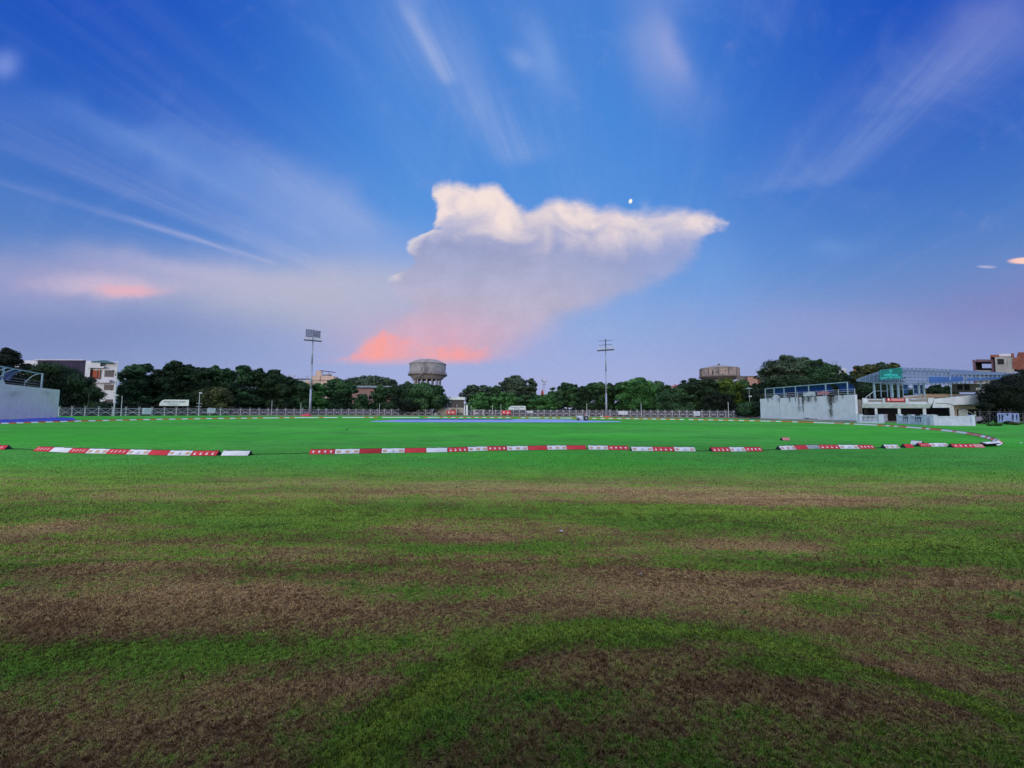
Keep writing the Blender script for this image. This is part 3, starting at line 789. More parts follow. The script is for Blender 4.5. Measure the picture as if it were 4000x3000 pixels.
for k in range(npc):
    a, b = on_line(k * step), on_line((k + 1) * step)
    c = (a + b) / 2
    s = (k + 0.5) * step
    px = 2000 + F * c.x / c.y
    pale = px > 2950
    if pale: m, word = ((M_ORANGE, 'orange') if rr.random() < 0.18 else ((M_PINK, 'faded') if rr.random() < 0.25 else (M_WHITE, 'white')))
    else: m, word = ((M_ORANGE, 'orange') if k % 2 else (M_WHITE, 'white'))
    if not pale and 1000 < px < 2300 and k % 2 and rr.random() < 0.45: m, word = M_WHITE, 'white'
    if 1000 < px < 2700 and rr.random() < 0.04: continue
    if px > 3780: where, gg = 'on the tight bend at the end of the field', 'wedges on the bend'
    elif px > 3345: where, gg = 'on the curve in front of the pavilion balustrades', 'wedges before the pavilion'
    elif px > 2950: where, gg = 'below the stained white wall', 'wedges below the stained wall'
    elif px > 1870: where, gg = 'on the far side between roller and stained wall' if px > 2300 else 'on the far side beyond the pitch covers', 'wedges on the far side'
    elif px > 900: where, gg = 'on the far side before the first light mast' if px < 1400 else 'on the far side below the water tower', 'wedges on the far side'
    elif px > 240: where, gg = 'on the far line below the arched sign board', 'wedges on the far line'
    else: where, gg = 'on the line beside the blue tarpaulin at the blank wall', 'wedges by the blue tarpaulin'
    col = {'orange': 'orange-red', 'white': 'white', 'faded': 'faded pink'}[word]
    wedge(a, b, 'plain', m, f'small {col} boundary wedge {where}', gg + ', ' + col)

# ------------------------------------------------------------------ pitch covers, tarpaulin
M_COVER = mat('cover_blue', (0.20, 0.30, 0.62), 0.5, 0.18, 0.12, col2=(0.28, 0.38, 0.62), bump=0.1)
M_COVER2 = mat('cover_deep_blue', (0.05, 0.09, 0.48), 0.5, 0.1, 0.3)
def sheet(name, pts, z, m, bumpy=0.03, n=26):
    """ground sheet through a traced outline: left edge -> right edge, top and bottom rows"""
    topr, botr = pts
    def samp(row, t):
        k = t * (len(row) - 1); i = min(int(k), len(row) - 2); f = k - i
        return (row[i][0] * (1 - f) + row[i + 1][0] * f, row[i][1] * (1 - f) + row[i + 1][1] * f)
    P = []
    rq = random.Random(3)
    for j in range(9):
        r = []
        for i in range(n + 1):
            a = gnd(*samp(topr, i / n)); b = gnd(*samp(botr, i / n)); p = a.lerp(b, j / 8)
            edge = 1 if 0 < i < n and 0 < j < 8 else 0.1
            r.append((p.x, p.y, z + bumpy * edge * (rq.random())))
        P.append(r)
    mb = MB(); mb.grid(P[::-1]); 
    return mb.build(name, m, smooth=True)
o = sheet('pitch_cover', ([(1462, 1645), (1560, 1640.5), (1800, 1638.5), (2030, 1638), (2180, 1638.5), (2300, 1643), (2420, 1646.5)],
                          [(1440, 1648), (1600, 1649.5), (1800, 1649.8), (2000, 1650.2), (2150, 1650.5), (2300, 1650), (2430, 1649)]), 0.02, M_COVER, 0.05, 60)
recentre(o, (o.data.vertices[40].co.x, 70, 0)); tag(o, 'long pale blue plastic covers spread over the pitch in mid-field', 'pitch cover')
o = sheet('cover_fold', ([(1560, 1639.8), (1700, 1638.6), (1900, 1639.6), (2000, 1640.2)], [(1540, 1642), (1700, 1641.4), (1900, 1642), (2010, 1641.4)]), 0.09, M_COVER2, 0.05, 40)
o.name = 'rolled_cover'; recentre(o, (-15, 78, 0)); tag(o, 'deeper blue second cover overlapping the back edge of the pale pitch covers', 'pitch cover')
M_TARP = mat('tarp_blue', (0.012, 0.035, 0.46), 0.45, 0.15, 0.8, bump=0.3)
o = sheet('ground_tarpaulin', ([(-150, 1644), (60, 1640), (160, 1634), (235, 1631), (285, 1633)], [(-150, 1656), (60, 1650), (160, 1646), (240, 1644), (300, 1641)]), 0.03, M_TARP, 0.14, 40)
recentre(o, (-80, 60, 0)); tag(o, 'crumpled bright blue tarpaulin lying along the foot of the blank wall', 'tarpaulin')

# small things lying about
M_LIT = mat('litter_white', (0.75, 0.78, 0.78), 0.7, 0.1)
M_CLOD = mat('clod_dark', (0.05, 0.035, 0.02), 0.9, 0.2)
for px, py, s, lab in ((2192, 2078, 0.028, 'small white scrap of litter on the patchy turf below the water tower gap'), (2500, 2246, 0.020, 'tiny white scrap of litter in the brown turf band'), (3986, 1732, 0.10, 'white scrap of litter on the grass beyond the bend of the boundary'),
                       (2262, 2350, 0.018, 'tiny pale scrap of litter near the lush arc of grass')):
    p = gnd(px, py); mb = MB(); q = random.Random(px)
    P = [[(p.x + (i - 1.5) * s * 0.6, p.y + (j - 1) * s * 0.5, 0.012 + q.random() * s * 0.5) for i in range(4)] for j in range(3)]
    mb.grid(P); mb.grid([[ (a, b, c - 0.004) for a, b, c in r][::-1] for r in P])
    o = mb.build('paper_scrap', M_LIT); o.location = (0, 0, 0); recentre(o, p); tag(o, lab, 'litter', 'scraps of paper on the turf')
M_BIRD = mat('bird_dark', (0.03, 0.025, 0.025), 0.8, 0.1)
def bird(p, s, fly, lab):
    mb = MB(); p = Vector(p)
    mb.lathe((0, 0, 0), [(0.001, -1.0), (0.10, -0.8), (0.22, -0.3), (0.25, 0.1), (0.18, 0.5), (0.13, 0.62), (0.16, 0.8), (0.10, 0.95), (0.01, 1.15)], 10)
    rot = Matrix.Rotation(R(80 if fly else 60), 3, 'Y')
    mb.v = [tuple((rot @ Vector(v)) * s) for v in mb.v]
    if fly:
        for sg in (-1, 1):
            mb.add([Vector(q) * s for q in ((0.35, 0.1 * sg, 0.05), (0.5, 1.0 * sg, 0.45), (0.0, 2.0 * sg, 0.25), (-0.3, 1.0 * sg, 0.35), (-0.4, 0.1 * sg, 0.02))], [(0, 1, 2, 3, 4)])
            mb.add([Vector(q) * s for q in ((0.35, 0.1 * sg, 0.02), (0.5, 1.0 * sg, 0.42), (0.0, 2.0 * sg, 0.22), (-0.3, 1.0 * sg, 0.32), (-0.4, 0.1 * sg, 0.0))], [(4, 3, 2, 1, 0)])
    else:
        mb.add([Vector(q) * s for q in ((-0.6, 0.12, -0.1), (-1.6, 0.2, -0.45), (-1.6, -0.2, -0.45), (-0.6, -0.12, -0.1))], [(0, 1, 2, 3)])
        for sg in (-0.1, 0.1): mb.tube(Vector((0, sg, -0.2)) * s, Vector((0.05, sg, -1.0)) * s, 0.03 * s, n=5)
    o = mb.build('bird', M_BIRD, smooth=True); o.location = p; o.rotation_euler = (0, 0, 0.6)
    tag(o, lab, 'bird')
bird(at(3976, 1227, 42), 0.075, True, 'dark bird in flight in the open sky above the pavilion roof')
g_ = gnd(1355, 1683); bird((g_.x, g_.y, 0.12), 0.12, False, 'small dark bird standing on the green outfield')

# ------------------------------------------------------------------ roller on the pitch covers
M_RW = mat('roller_white', (0.55, 0.58, 0.60), 0.5, 0.12, 2)
M_TYRE = mat('tyre_black', (0.018, 0.018, 0.02), 0.8, 0.1)
M_STEEL = mat('steel_grey', (0.30, 0.33, 0.34), 0.45, 0.15, 2, metal=0.3)
M_REDP = mat('paint_red', (0.55, 0.05, 0.04), 0.5, 0.1)
def wheel_mb(c, r, w, n=24):
    mb = MB(); c = Vector(c)
    prof = [(r * 0.55, -w / 2), (r * 0.93, -w / 2), (r, -w * 0.3), (r, w * 0.3), (r * 0.93, w / 2), (r * 0.55, w / 2)]
    vs = []; fs = []
    for rad, yy in prof:
        for i in range(n):
            t = 2 * math.pi * i / n; vs.append(c + Vector((rad * math.cos(t), yy, rad * math.sin(t))))
    for k in range(len(prof) - 1):
        for i in range(n): j = (i + 1) % n; fs.append((k * n + i, (k + 1) * n + i, (k + 1) * n + j, k * n + j))
    mb.add(vs, fs, 0)
    return mb
c = gnd(2276, 1643.5)
X0, Y0 = c.x, c.y
rl = thing('pitch_roller', (X0, Y0, 0.05), 'ride-on pitch roller with white bonnet and big black wheel, parked on the blue covers', 'roller')
def LX(px): return at(px, 1630, Y0).x
def LZ(py): return at(2276, py, Y0).z
mb = MB(); mb.span(LX(2254), LX(2274), Y0 - 0.45, Y0 + 0.45, LZ(1634), LZ(1625)); mb.span(LX(2256), LX(2272), Y0 - 0.38, Y0 + 0.38, LZ(1625), LZ(1623.5))
mb.build('bonnet', M_RW, rl)
mb = MB(); mb.span(LX(2254), LX(2296), Y0 - 0.2, Y0 + 0.2, LZ(1637), LZ(1634)); mb.beam((LX(2272), Y0, LZ(1634)), (LX(2281), Y0, LZ(1622)), 0.08)
mb.build('chassis', M_STEEL, rl)
mb = wheel_mb((LX(2258.5), Y0 - 0.1, 0.05 + 0.28), 0.28, 0.9); mb.build('drum', M_TYRE, rl, True)
mb = wheel_mb((LX(2269), Y0 - 0.3, 0.05 + 0.40), 0.40, 0.5); mb.tube((LX(2269), Y0 - 0.52, 0.45), (LX(2269), Y0 - 0.10, 0.45), 0.24, n=16); mb.build('drum', M_RW, rl, True)
wl = wheel_mb((LX(2288.5), Y0 - 0.35, 0.05 + 0.42), 0.43, 0.35).build('rear_wheel', M_TYRE, rl, True)
mb = MB(); mb.tube((LX(2288.5), Y0 - 0.50, 0.47), (LX(2288.5), Y0 - 0.22, 0.47), 0.21, n=16); mb.build('rim', M_STEEL, wl)
wl = wheel_mb((LX(2288.5), Y0 + 0.35, 0.05 + 0.42), 0.43, 0.35).build('rear_wheel', M_TYRE, rl, True)
mb = MB(); mb.beam((LX(2283), Y0 - 0.35, LZ(1624)), (LX(2285), Y0 - 0.35, LZ(1634)), 0.07); mb.beam((LX(2283), Y0 - 0.35, LZ(1622.5)), (LX(2297), Y0 - 0.35, LZ(1622.5)), 0.07, 0.08)
mb.beam((LX(2297), Y0 - 0.35, LZ(1622)), (LX(2299), Y0 - 0.35, LZ(1631)), 0.07); mb.build('mudguard', M_RW, rl)
mb = MB(); mb.span(LX(2281), LX(2290), Y0 - 0.2, Y0 + 0.2, LZ(1620.5), LZ(1618.5)); mb.span(LX(2281), LX(2283), Y0 - 0.2, Y0 + 0.2, LZ(1620.5), LZ(1616.5)); mb.build('seat', M_REDP, rl)
mb = MB(); mb.tube((LX(2277), Y0 - 0.15, LZ(1621)), (LX(2278.5), Y0 - 0.15, LZ(1621.6)), 0.18, n=16); mb.build('steering_wheel', M_TYRE, rl)
# ------------------------------------------------------------------ lattice fence round the ground
M_FEN = mat('fence_paint', (0.50, 0.50, 0.53), 0.7, 0.12, 0.6, col2=(0.36, 0.35, 0.38))
M_MESH = mat('fence_wire', (0.14, 0.14, 0.16), 0.7, 0.1)
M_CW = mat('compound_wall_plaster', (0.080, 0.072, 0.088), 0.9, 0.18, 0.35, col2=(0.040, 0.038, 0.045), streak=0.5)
M_WHP = mat('pole_white', (0.55, 0.58, 0.58), 0.5, 0.08, 1)
M_DKP = mat('pole_dark', (0.07, 0.08, 0.08), 0.6, 0.1, 1)
M_GALV = mat('galvanised', (0.36, 0.39, 0.46), 0.45, 0.12, 0.5, metal=0.35)
M_DIRT = mat('dirt', (0.215, 0.160, 0.115), 0.95, 0.2, 0.25, col2=(0.13, 0.115, 0.06))
FEN = [(235, 92), (350, 98), (480, 104), (600, 109), (750, 116), (900, 123), (1150, 136), (1350, 146), (1600, 150), (1850, 150), (2100, 144), (2400, 137), (2700, 128), (2965, 119)]
def fen_y(px): return float(np.interp(px, [a for a, b in FEN], [b for a, b in FEN]))
def fen_pt(px, off=0.0):
    Y = fen_y(px) + off; return Vector(((px - 2000) / F * Y, Y, 0))
# equally spaced posts along the line
def resample(px0, px1, sp):
    n = 400; pts = [fen_pt(px0 + (px1 - px0) * k / n) for k in range(n + 1)]
    cu = [0.0]
    for a, b in zip(pts[:-1], pts[1:]): cu.append(cu[-1] + (b - a).length)
    m = max(1, round(cu[-1] / sp)); out = []
    for k in range(m + 1):
        s = cu[-1] * k / m; j = min(max(1, int(np.searchsorted(cu, s))), n)
        f = (s - cu[j - 1]) / max(1e-9, cu[j] - cu[j - 1]); out.append(pts[j - 1].lerp(pts[j], f))
    return out
FH = 2.15
def fence_run(pts, label, group, thin=1.0, mats=None):
    mp, mm = mats or (M_FEN, M_MESH)
    root = thing('lattice_fence', pts[0], label, 'fence', group)
    w = 0.15 * thin
    for i, p in enumerate(pts):
        mb = MB(); mb.span(p.x - w / 2, p.x + w / 2, p.y - w / 2, p.y + w / 2, 0, FH)
        for sg in (-1, 1): mb.beam((p.x, p.y, FH - 0.02), (p.x + sg * 0.36, p.y, FH + 0.42), 0.06 * thin)
        mb.build('post', mp, root)
        if i + 1 < len(pts):
            q = pts[i + 1]; d = (q - p).normalized(); a = p + d * w * 0.55; b = q - d * w * 0.55
            mb = MB(); z = lambda v, h: (v.x, v.y, h)
            mb.beam(z(a, FH - 0.12), z(b, FH - 0.12), 0.05, 0.09 * thin); mb.beam(z(a, 0.95), z(b, 0.95), 0.05, 0.10 * thin)
            mb.beam(z(a, 0.12), z(b, FH - 0.2), 0.04, 0.085 * thin); mb.beam(z(a, FH - 0.2) , z(b, 0.12), 0.05, 0.085 * thin)
            mb.build('braced_panel', mp, root)
            mb = MB(); L = (b - a).length; n = 5
            for k in range(1, n): c = a + (b - a) * (k / n); mb.beam(z(c, 0.05), z(c, FH - 0.1), 0.012)
            for k in range(1, 4): mb.beam(z(a, FH * k / 4 + 0.1), z(b, FH * k / 4 + 0.1), 0.012)
            mb.build('wire_mesh', mm, root)
    return root
G_F = 'runs of white lattice fence around the ground'
fence_run(resample(236, 905, 2.75), 'white lattice fence with crossed braces running from blank wall past the arched board', G_F)
fence_run(resample(905, 1690, 2.60), 'white lattice fence with crossed braces behind the first light mast and below the dark trees', G_F)
fence_run(resample(1829, 1851, 2.2), 'single crossed bay of white lattice fence between the white gate pillar and the small gate', G_F)
fence_run(resample(1891, 2380, 2.3), 'white lattice fence with crossed braces from the small gate to the second light mast', G_F)
fence_run(resample(2384, 2963, 2.3), 'white lattice fence with crossed braces from second light mast to the stained wall', G_F)
# compound wall behind it
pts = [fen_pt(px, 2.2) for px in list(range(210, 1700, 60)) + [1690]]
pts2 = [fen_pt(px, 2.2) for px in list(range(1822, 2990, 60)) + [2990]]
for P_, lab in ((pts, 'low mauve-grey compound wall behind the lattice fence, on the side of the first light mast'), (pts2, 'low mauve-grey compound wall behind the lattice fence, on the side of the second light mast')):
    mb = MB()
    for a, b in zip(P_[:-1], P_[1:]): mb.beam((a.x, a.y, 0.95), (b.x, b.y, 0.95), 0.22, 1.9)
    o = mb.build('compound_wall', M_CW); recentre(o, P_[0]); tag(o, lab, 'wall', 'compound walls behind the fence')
# dirt track in front of the fence
mb = MB(); P = []; q = random.Random(9)
prev = None
rows = [[], [], []]
for px in range(900, 2990, 15):
    f = fen_pt(px, 1.2); d0 = 6 if px < 1100 else 18; 
    ny = fen_y(px) - d0 * (0.6 + 0.25 * math.sin(px * 0.013) + 0.25 * q.random()) - 3
    n_ = Vector(((px - 2000) / F * ny, ny, 0)); m_ = (f + n_) / 2
    rows[0].append((n_.x, n_.y, 0.006)); rows[1].append((m_.x, m_.y, 0.05)); rows[2].append((f.x, f.y, 0.16))
mb.grid(rows); o = mb.build('dirt_path', M_DIRT, smooth=True); tag(o, kind='structure')
# slender poles standing at the fence
def pole(px, ytop, m, r, lab, off=-0.3, arm=None, gg='slender poles along the fence'):
    p = fen_pt(px, off); zt = at(px, ytop, p.y).z
    mb = MB(); mb.tube((p.x, p.y, 0), (p.x, p.y, zt), r, r * 0.75, 10); mb.tube((p.x, p.y, 0), (p.x, p.y, 0.25), r * 1.8, n=10)
    if arm == 'bracket':
        mb.beam((p.x, p.y, zt - 0.1), (p.x + 0.5, p.y, zt + 0.35), 0.05)
    o = mb.build('fence_pole', m); recentre(o, p); tag(o, lab, 'pole', gg); return o
for px, yt, m, r, lab in (
    (347, 1540, M_DKP, 0.05, 'thin dark pole at the fence nearest the blank wall'),
    (478, 1547, M_WHP, 0.08, 'short white pole at the fence beside the street lamp'),
    (1064, 1566, M_WHP, 0.08, 'white pole rising from the fence in front of the long dark grove'),
    (1106, 1575, M_DKP, 0.05, 'thin dark pole between two white poles at the grove'),
    (1177, 1572, M_WHP, 0.08, 'white pole at the fence just before the first light mast'),
    (1484, 1575, M_WHP, 0.09, 'white pole at the fence in front of the pink building'),
    (1841, 1583, M_WHP, 0.09, 'white pole just past the white gate pillar'),
    (1924, 1583, M_WHP, 0.11, 'white pole at the fence between gate and red banner'),
    (1957, 1577, M_WHP, 0.08, 'white pole touching the red banner on the fence'),
    (2292, 1575, M_WHP, 0.10, 'white pole rising directly behind the pitch roller'),
    (2504, 1575, M_WHP, 0.10, 'white pole below the leafiest bright tree, past the blank banner'),
    (2844, 1571, M_WHP, 0.11, 'white pole standing before the yellow-green tree')):
    pole(px, yt, m, r, lab)
# street lamp by the white house, camera mast, flood lamp masts
def lamp(px, ytop, Yoff, lab, heads, r=0.10, cat='street lamp', name='street_lamp', base=True):
    p = fen_pt(px, Yoff); t = thing(name, p, lab, cat)
    zt = at(px, ytop, p.y).z
    mb = MB(); mb.tube(p, (p.x, p.y, zt), r, r * 0.6, 10); mb.build('post', M_WHP, t)
    for dx, dz, kind in heads:
        mb = MB(); z = zt + dz
        if kind == 'arm': mb.beam((p.x, p.y, z - 0.5), (p.x + dx * 0.7, p.y, z), 0.07); mb.box((p.x + dx, p.y, z), (0.8, 0.3, 0.14)); mb.build('lamp_head', M_WHP, t)
        elif kind == 'box': mb.box((p.x + dx, p.y, z), (0.7, 0.45, 0.35)); mb.beam((p.x, p.y, z), (p.x + dx, p.y, z), 0.08); mb.build('flood_lamp', M_WHP, t)
        elif kind == 'dish': mb.lathe((p.x + dx, p.y, z), [(0.01, 0.22), (0.5, 0.16), (0.95, 0.0), (0.9, -0.04), (0.01, -0.02)], 16); mb.build('lamp_head', M_WHP, t)
        elif kind == 'dark': mb.lathe((p.x + dx, p.y, z), [(0.01, 0.3), (0.7, 0.25), (0.8, 0.05), (0.3, -0.25), (0.05, -0.3)], 12); mb.build('lamp_head', M_DKP, t)
        elif kind == 'plat': mb.lathe((p.x, p.y, z), [(0.1, 0.15), (0.75, 0.12), (0.75, 0.0), (0.1, -0.04)], 10); mb.build('platform', M_WHP, t)
    return t
lamp(450, 1430, 1.0, 'tall street lamp with box lights halfway up, beside the white house', [(-0.9, 0, 'arm'), (0.35, -4.1, 'box'), (-0.3, -3.9, 'box'), (0.35, -7.9, 'box')], 0.16)
lamp(780, 1535, 1.4, 'white mast with two round platforms behind the fence, past the arched board', [(0, -3.3, 'plat'), (0, -4.2, 'plat'), (0.3, 0, 'box')], 0.12, 'mast', 'lamp_mast')
lamp(2928, 1518, -1.0, 'slim lamp post with a flat dish head over the bushes by the stained wall', [(0, 0, 'dish'), (0.2, -2.4, 'box')], 0.06)
lamp(1961, 1512, 22, 'tall lamp post with dark cup head rising out of trees by the big grey crown', [(0, 0, 'dark')], 0.12)
lamp(1806, 1541, 14, 'thin lamp post with dark cup head above the white roof of the dark shed', [(0, 0, 'dark')], 0.07)

# signs and banners
M_SGN = mat('sign_white', (0.62, 0.66, 0.66), 0.5, 0.05, 0.8)
M_TXT = mat('sign_lettering', (0.045, 0.05, 0.12), 0.6, 0.1)
M_TXG = mat('sign_small_print', (0.22, 0.28, 0.36), 0.6, 0.1)
M_BRED = mat('banner_red', (0.60, 0.035, 0.05), 0.6, 0.08, 1.5)
M_BWH = mat('banner_white', (0.55, 0.60, 0.64), 0.6, 0.12, 0.9)
M_PNK = mat('banner_print', (0.85, 0.62, 0.62), 0.6, 0.05)
def text_mesh(txt, size_x, size_z, c, parent, m, name='lettering', yaw=0.0, bold=0.0):
    cu = bpy.data.curves.new('t', 'FONT'); cu.body = txt; cu.align_x = 'CENTER'; cu.align_y = 'CENTER'; cu.extrude = 0.0; cu.offset = bold
    ob = bpy.data.objects.new('t', cu); COL.objects.link(ob)
    dg = bpy.context.evaluated_depsgraph_get(); dg.update()
    me = bpy.data.meshes.new_from_object(ob.evaluated_get(dg)); bpy.data.objects.remove(ob); bpy.data.curves.remove(cu)
    co = np.empty(len(me.vertices) * 3); me.vertices.foreach_get('co', co); co = co.reshape(-1, 3)
    if len(co) == 0: return None
    mn, mx = co.min(0), co.max(0)
    co[:, 0] = (co[:, 0] - (mn[0] + mx[0]) / 2) / (mx[0] - mn[0]) * size_x
    co[:, 1] = (co[:, 1] - (mn[1] + mx[1]) / 2) / (mx[1] - mn[1]) * size_z
    off = WORLDLOC.get(parent, Vector((0, 0, 0)))
    c = Vector(c) - off; cy, sy = math.cos(yaw), math.sin(yaw)
    out = np.stack([c.x + co[:, 0] * cy, c.y + co[:, 0] * sy, c.z + co[:, 1]], -1)
    me.vertices.foreach_set('co', out.ravel()); me.materials.clear(); me.materials.append(m); me.update()
    o = bpy.data.objects.new(name, me); COL.objects.link(o); o.parent = parent; WORLDLOC[o] = off
    return o
def arched(px0, px1, y0, y1, Y, lab):
    a = at(px0, (y0 + y1) / 2, Y); b = at(px1, (y0 + y1) / 2, Y); zt = at(px0, y0, Y).z; zb = at(px0, y1, Y).z
    t = thing('arched_sign', (a.x, Y, 0), lab, 'sign', 'arched white sign boards behind the fence'); h = zt - zb
    mb = MB(); pts = [(a.x, Y, zb), (b.x, Y, zb), (b.x, Y, zt)]
    pts += [(a.x + h * 0.95 * (1 - math.sin(k * math.pi / 16)), Y, zb + h * (0.0 + math.cos(k * math.pi / 16))) for k in range(0, 8)]
    mb.prism(pts, (0, 0.12, 0)); mb.build('board', M_SGN, t)
    mb = MB()
    for f in (0.2, 0.8): x = a.x + (b.x - a.x) * f; mb.beam((x, Y + 0.2, 0), (x, Y + 0.2, zb + h * 0.6), 0.12)
    mb.build('support', M_DKP, t)
    w = b.x - a.x
    text_mesh('VVIP INSTITUTE OF CRICKET', w * 0.76, h * 0.24, (a.x + w * 0.52, Y - 0.02, zb + h * 0.63), t, M_TXT, bold=0.03)
    mb = MB(); mb.span(a.x + w * 0.30, a.x + w * 0.70, Y - 0.03, Y - 0.005, zb + h * 0.27, zb + h * 0.35); mb.span(a.x + w * 0.36, a.x + w * 0.64, Y - 0.03, Y - 0.005, zb + h * 0.14, zb + h * 0.20); mb.build('small_print', M_TXG, t)
arched(622, 737, 1561, 1585, fen_y(680) + 1.2, 'arched white board lettered institute of cricket, the larger one in front of dark trees')
arched(1986, 2053, 1585.5, 1600.5, fen_y(2020) + 1.2, 'arched white board lettered institute of cricket, the smaller one just past the red banner')
def banner(px0, px1, y0, y1, off, m, lab, kind):
    Y = fen_y((px0 + px1) / 2) + off; a = at(px0, y0, Y); b = at(px1, y1, Y)
    # hang it parallel to the fence
    pa = fen_pt(px0, off); pb = fen_pt(px1, off); zt, zb = a.z, b.z
    d = (pb - pa).normalized(); nrm = Vector((d.y, -d.x, 0)); w = (pb - pa).length
    t = thing('fence_banner', pa, lab, 'banner', 'banners tied to the lattice fence')
    n = 12; P = []
    for j in range(5):
        P.append([pa + d * (w * i / n) + nrm * (0.05 * math.sin(i * 1.9 + j)) + Vector((0, 0, zb + (zt - zb) * j / 4)) for i in range(n + 1)])
    mb = MB(); mb.grid(P); mb.build('cloth', m, t, True)
    yaw = math.atan2(d.y, d.x); h = zt - zb
    def q(u, v): return pa + d * (w * u) + nrm * 0.09 + Vector((0, 0, zb + h * v))
    if kind == 'red':
        mb = MB(); c = q(0.26, 0.58); mb.add([c + d * (0.20 * h * math.cos(k * 0.63)) + Vector((0, 0, 0.20 * h * math.sin(k * 0.63))) for k in range(10)], [tuple(range(10))]); mb.build('emblem', M_PNK, t)
        mb = MB()
        for (u0, u1, v0, v1) in ((0.54, 0.86, 0.52, 0.60), (0.54, 0.86, 0.38, 0.46), (0.54, 0.86, 0.26, 0.33), (0.14, 0.40, 0.20, 0.26)):
            mb.add([q(u0, v0), q(u1, v0), q(u1, v1), q(u0, v1)], [(0, 1, 2, 3)])
        mb.build('print', M_PNK, t)
    elif kind == 'pale':
        mb = MB(); c = q(0.5, 0.62)
        mb.add([c + d * (0.34 * w * math.cos(k * math.pi / 8)) + Vector((0, 0, 0.22 * h * math.sin(k * math.pi / 8))) for k in range(9)], [tuple(range(9))])
        for (u0, u1, v0, v1) in ((0.2, 0.8, 0.40, 0.46), (0.25, 0.75, 0.26, 0.30)): mb.add([q(u0, v0), q(u1, v0), q(u1, v1), q(u0, v1)], [(0, 1, 2, 3)])
        mb.build('print', M_TXG if kind == 'x' else M_BPR, t)
M_BPR = mat('banner_faint_print', (0.30, 0.42, 0.55), 0.6, 0.1)
banner(560, 596, 1594, 1618, -0.25, M_BWH, 'white banner tied to the fence before the arched board', 'pale')
banner(813, 845, 1595, 1614, -0.25, M_BWH, 'white banner on the fence just past the round-platform mast', 'pale')
banner(2415, 2451, 1606, 1620.5, -0.25, M_BWH, 'plain white banner across two fence bays by the second light mast', 'none')
banner(2708, 2733, 1607, 1624.5, -0.25, M_BWH, 'white banner with faint blue arc printed on it, on the fence near the bushes', 'pale')
banner(2058, 2082, 1606, 1612.5, -0.25, M_BWH, 'torn pale strip of banner on the fence past the smaller arched board', 'none')
banner(1960, 1995.5, 1603.5, 1618.5, -0.25, M_BRED, 'red banner with round emblem on the fence below the smaller arched board', 'red')
# light gate and pillar
Yg = fen_y(1870)
gt = thing('fence_gate', fen_pt(1852), 'small pale double gate with square posts in the lattice fence', 'gate')
M_GATE = mat('gate_paint', (0.42, 0.38, 0.42), 0.7, 0.12, 0.8)
for px in (1853, 1889): mb = MB(); pxspan(mb, px - 3, 1601, px + 3, 1625, Yg, 0.5); mb.build('post', M_GATE, gt)
mb = MB(); pxspan(mb, 1856, 1600.5, 1886, 1602, Yg, 0.12); mb.build('lintel', M_FEN, gt)
for x0, x1 in ((1856.5, 1869), (1871, 1885.5)):
    mb = MB()
    for a, b, c_, d_ in ((x0, 1604, x0 + 1.5, 1624), (x1 - 1.5, 1604, x1, 1624), (x0 + 1.5, 1604, x1 - 1.5, 1605.3), (x0 + 1.5, 1610, x1 - 1.5, 1611.2), (x0 + 1.5, 1614, x1 - 1.5, 1615.2), (x0 + 1.5, 1618, x1 - 1.5, 1619.2), (x0 + 1.5, 1622.6, x1 - 1.5, 1624)):
        pxspan(mb, a, b, c_, d_, Yg, 0.08)
    mb.build('gate_leaf', M_GATE, gt)
mb = MB(); pxspan(mb, 1860, 1612, 1865, 1617.5, Yg - 0.1, 0.06); mb.build('notice', M_SGN, gt)
t = thing('gate_pillar', fen_pt(1823.5), 'tall white twin gate pillar between the dark shed and the fence', 'pillar')
mb = MB(); pxspan(mb, 1819.5, 1583, 1827, 1622.5, Yg - 2, 0.9); pxspan(mb, 1818.8, 1582, 1827.7, 1583, Yg - 2.05, 1.0); mb.build('shaft', M_SGN, t)
mb = MB(); pxspan(mb, 1812.5, 1583.5, 1816, 1622.5, Yg - 2, 0.6); mb.build('side_shaft', M_SGN, t)
# things heaped along the fence
M_RTARP = mat('tarp_red', (0.62, 0.06, 0.09), 0.6, 0.1, 1.2, bump=0.3)
def heap(name, px0, px1, ytop, ybase, m, lab, cat, seed, dep=2.0, n=18):
    a, b = gnd(px0, ybase), gnd(px1, ybase); Y = (a.y + b.y) / 2; h = at((px0 + px1) / 2, ytop, Y).z
    q = random.Random(seed); P = []
    for j in range(8):
        v = j / 7; r = []
        for i in range(n + 1):
            u = i / n; e = (math.sin(math.pi * u) ** 0.7) * math.sin(math.pi * v) ** 0.7
            r.append((a.x + (b.x - a.x) * u + q.uniform(-.1, .1), Y + dep * (v - 0.5) + q.uniform(-.05, .05), 0.01 + h * e * (0.65 + 0.35 * math.sin(u * 7 + seed) * q.random() + 0.2 * q.random())))
        P.append(r)
    mb = MB(); mb.grid(P); o = mb.build(name, m, smooth=True); recentre(o, ((a.x + b.x) / 2, Y, 0)); tag(o, lab, cat); return o
heap('red_tarpaulin', 1174, 1217, 1611, 1626, M_RTARP, 'crumpled red tarpaulin heaped at the foot of the first light mast', 'tarpaulin', 2)
M_SAND = mat('sand_heap', (0.40, 0.33, 0.28), 0.95, 0.15, 1.5, bump=0.4)
heap('earth_heap', 1690, 1712, 1614, 1623, M_SAND, 'low grey earth heap by the parked car', 'heap', 4)
heap('orange_tarpaulin', 2355, 2392, 1623, 1630, mat('tarp_orange', (0.55, 0.12, 0.06), 0.7, 0.15, 2), 'flat orange plastic heap by the foot of the second light mast', 'tarpaulin', 6, 1.5)
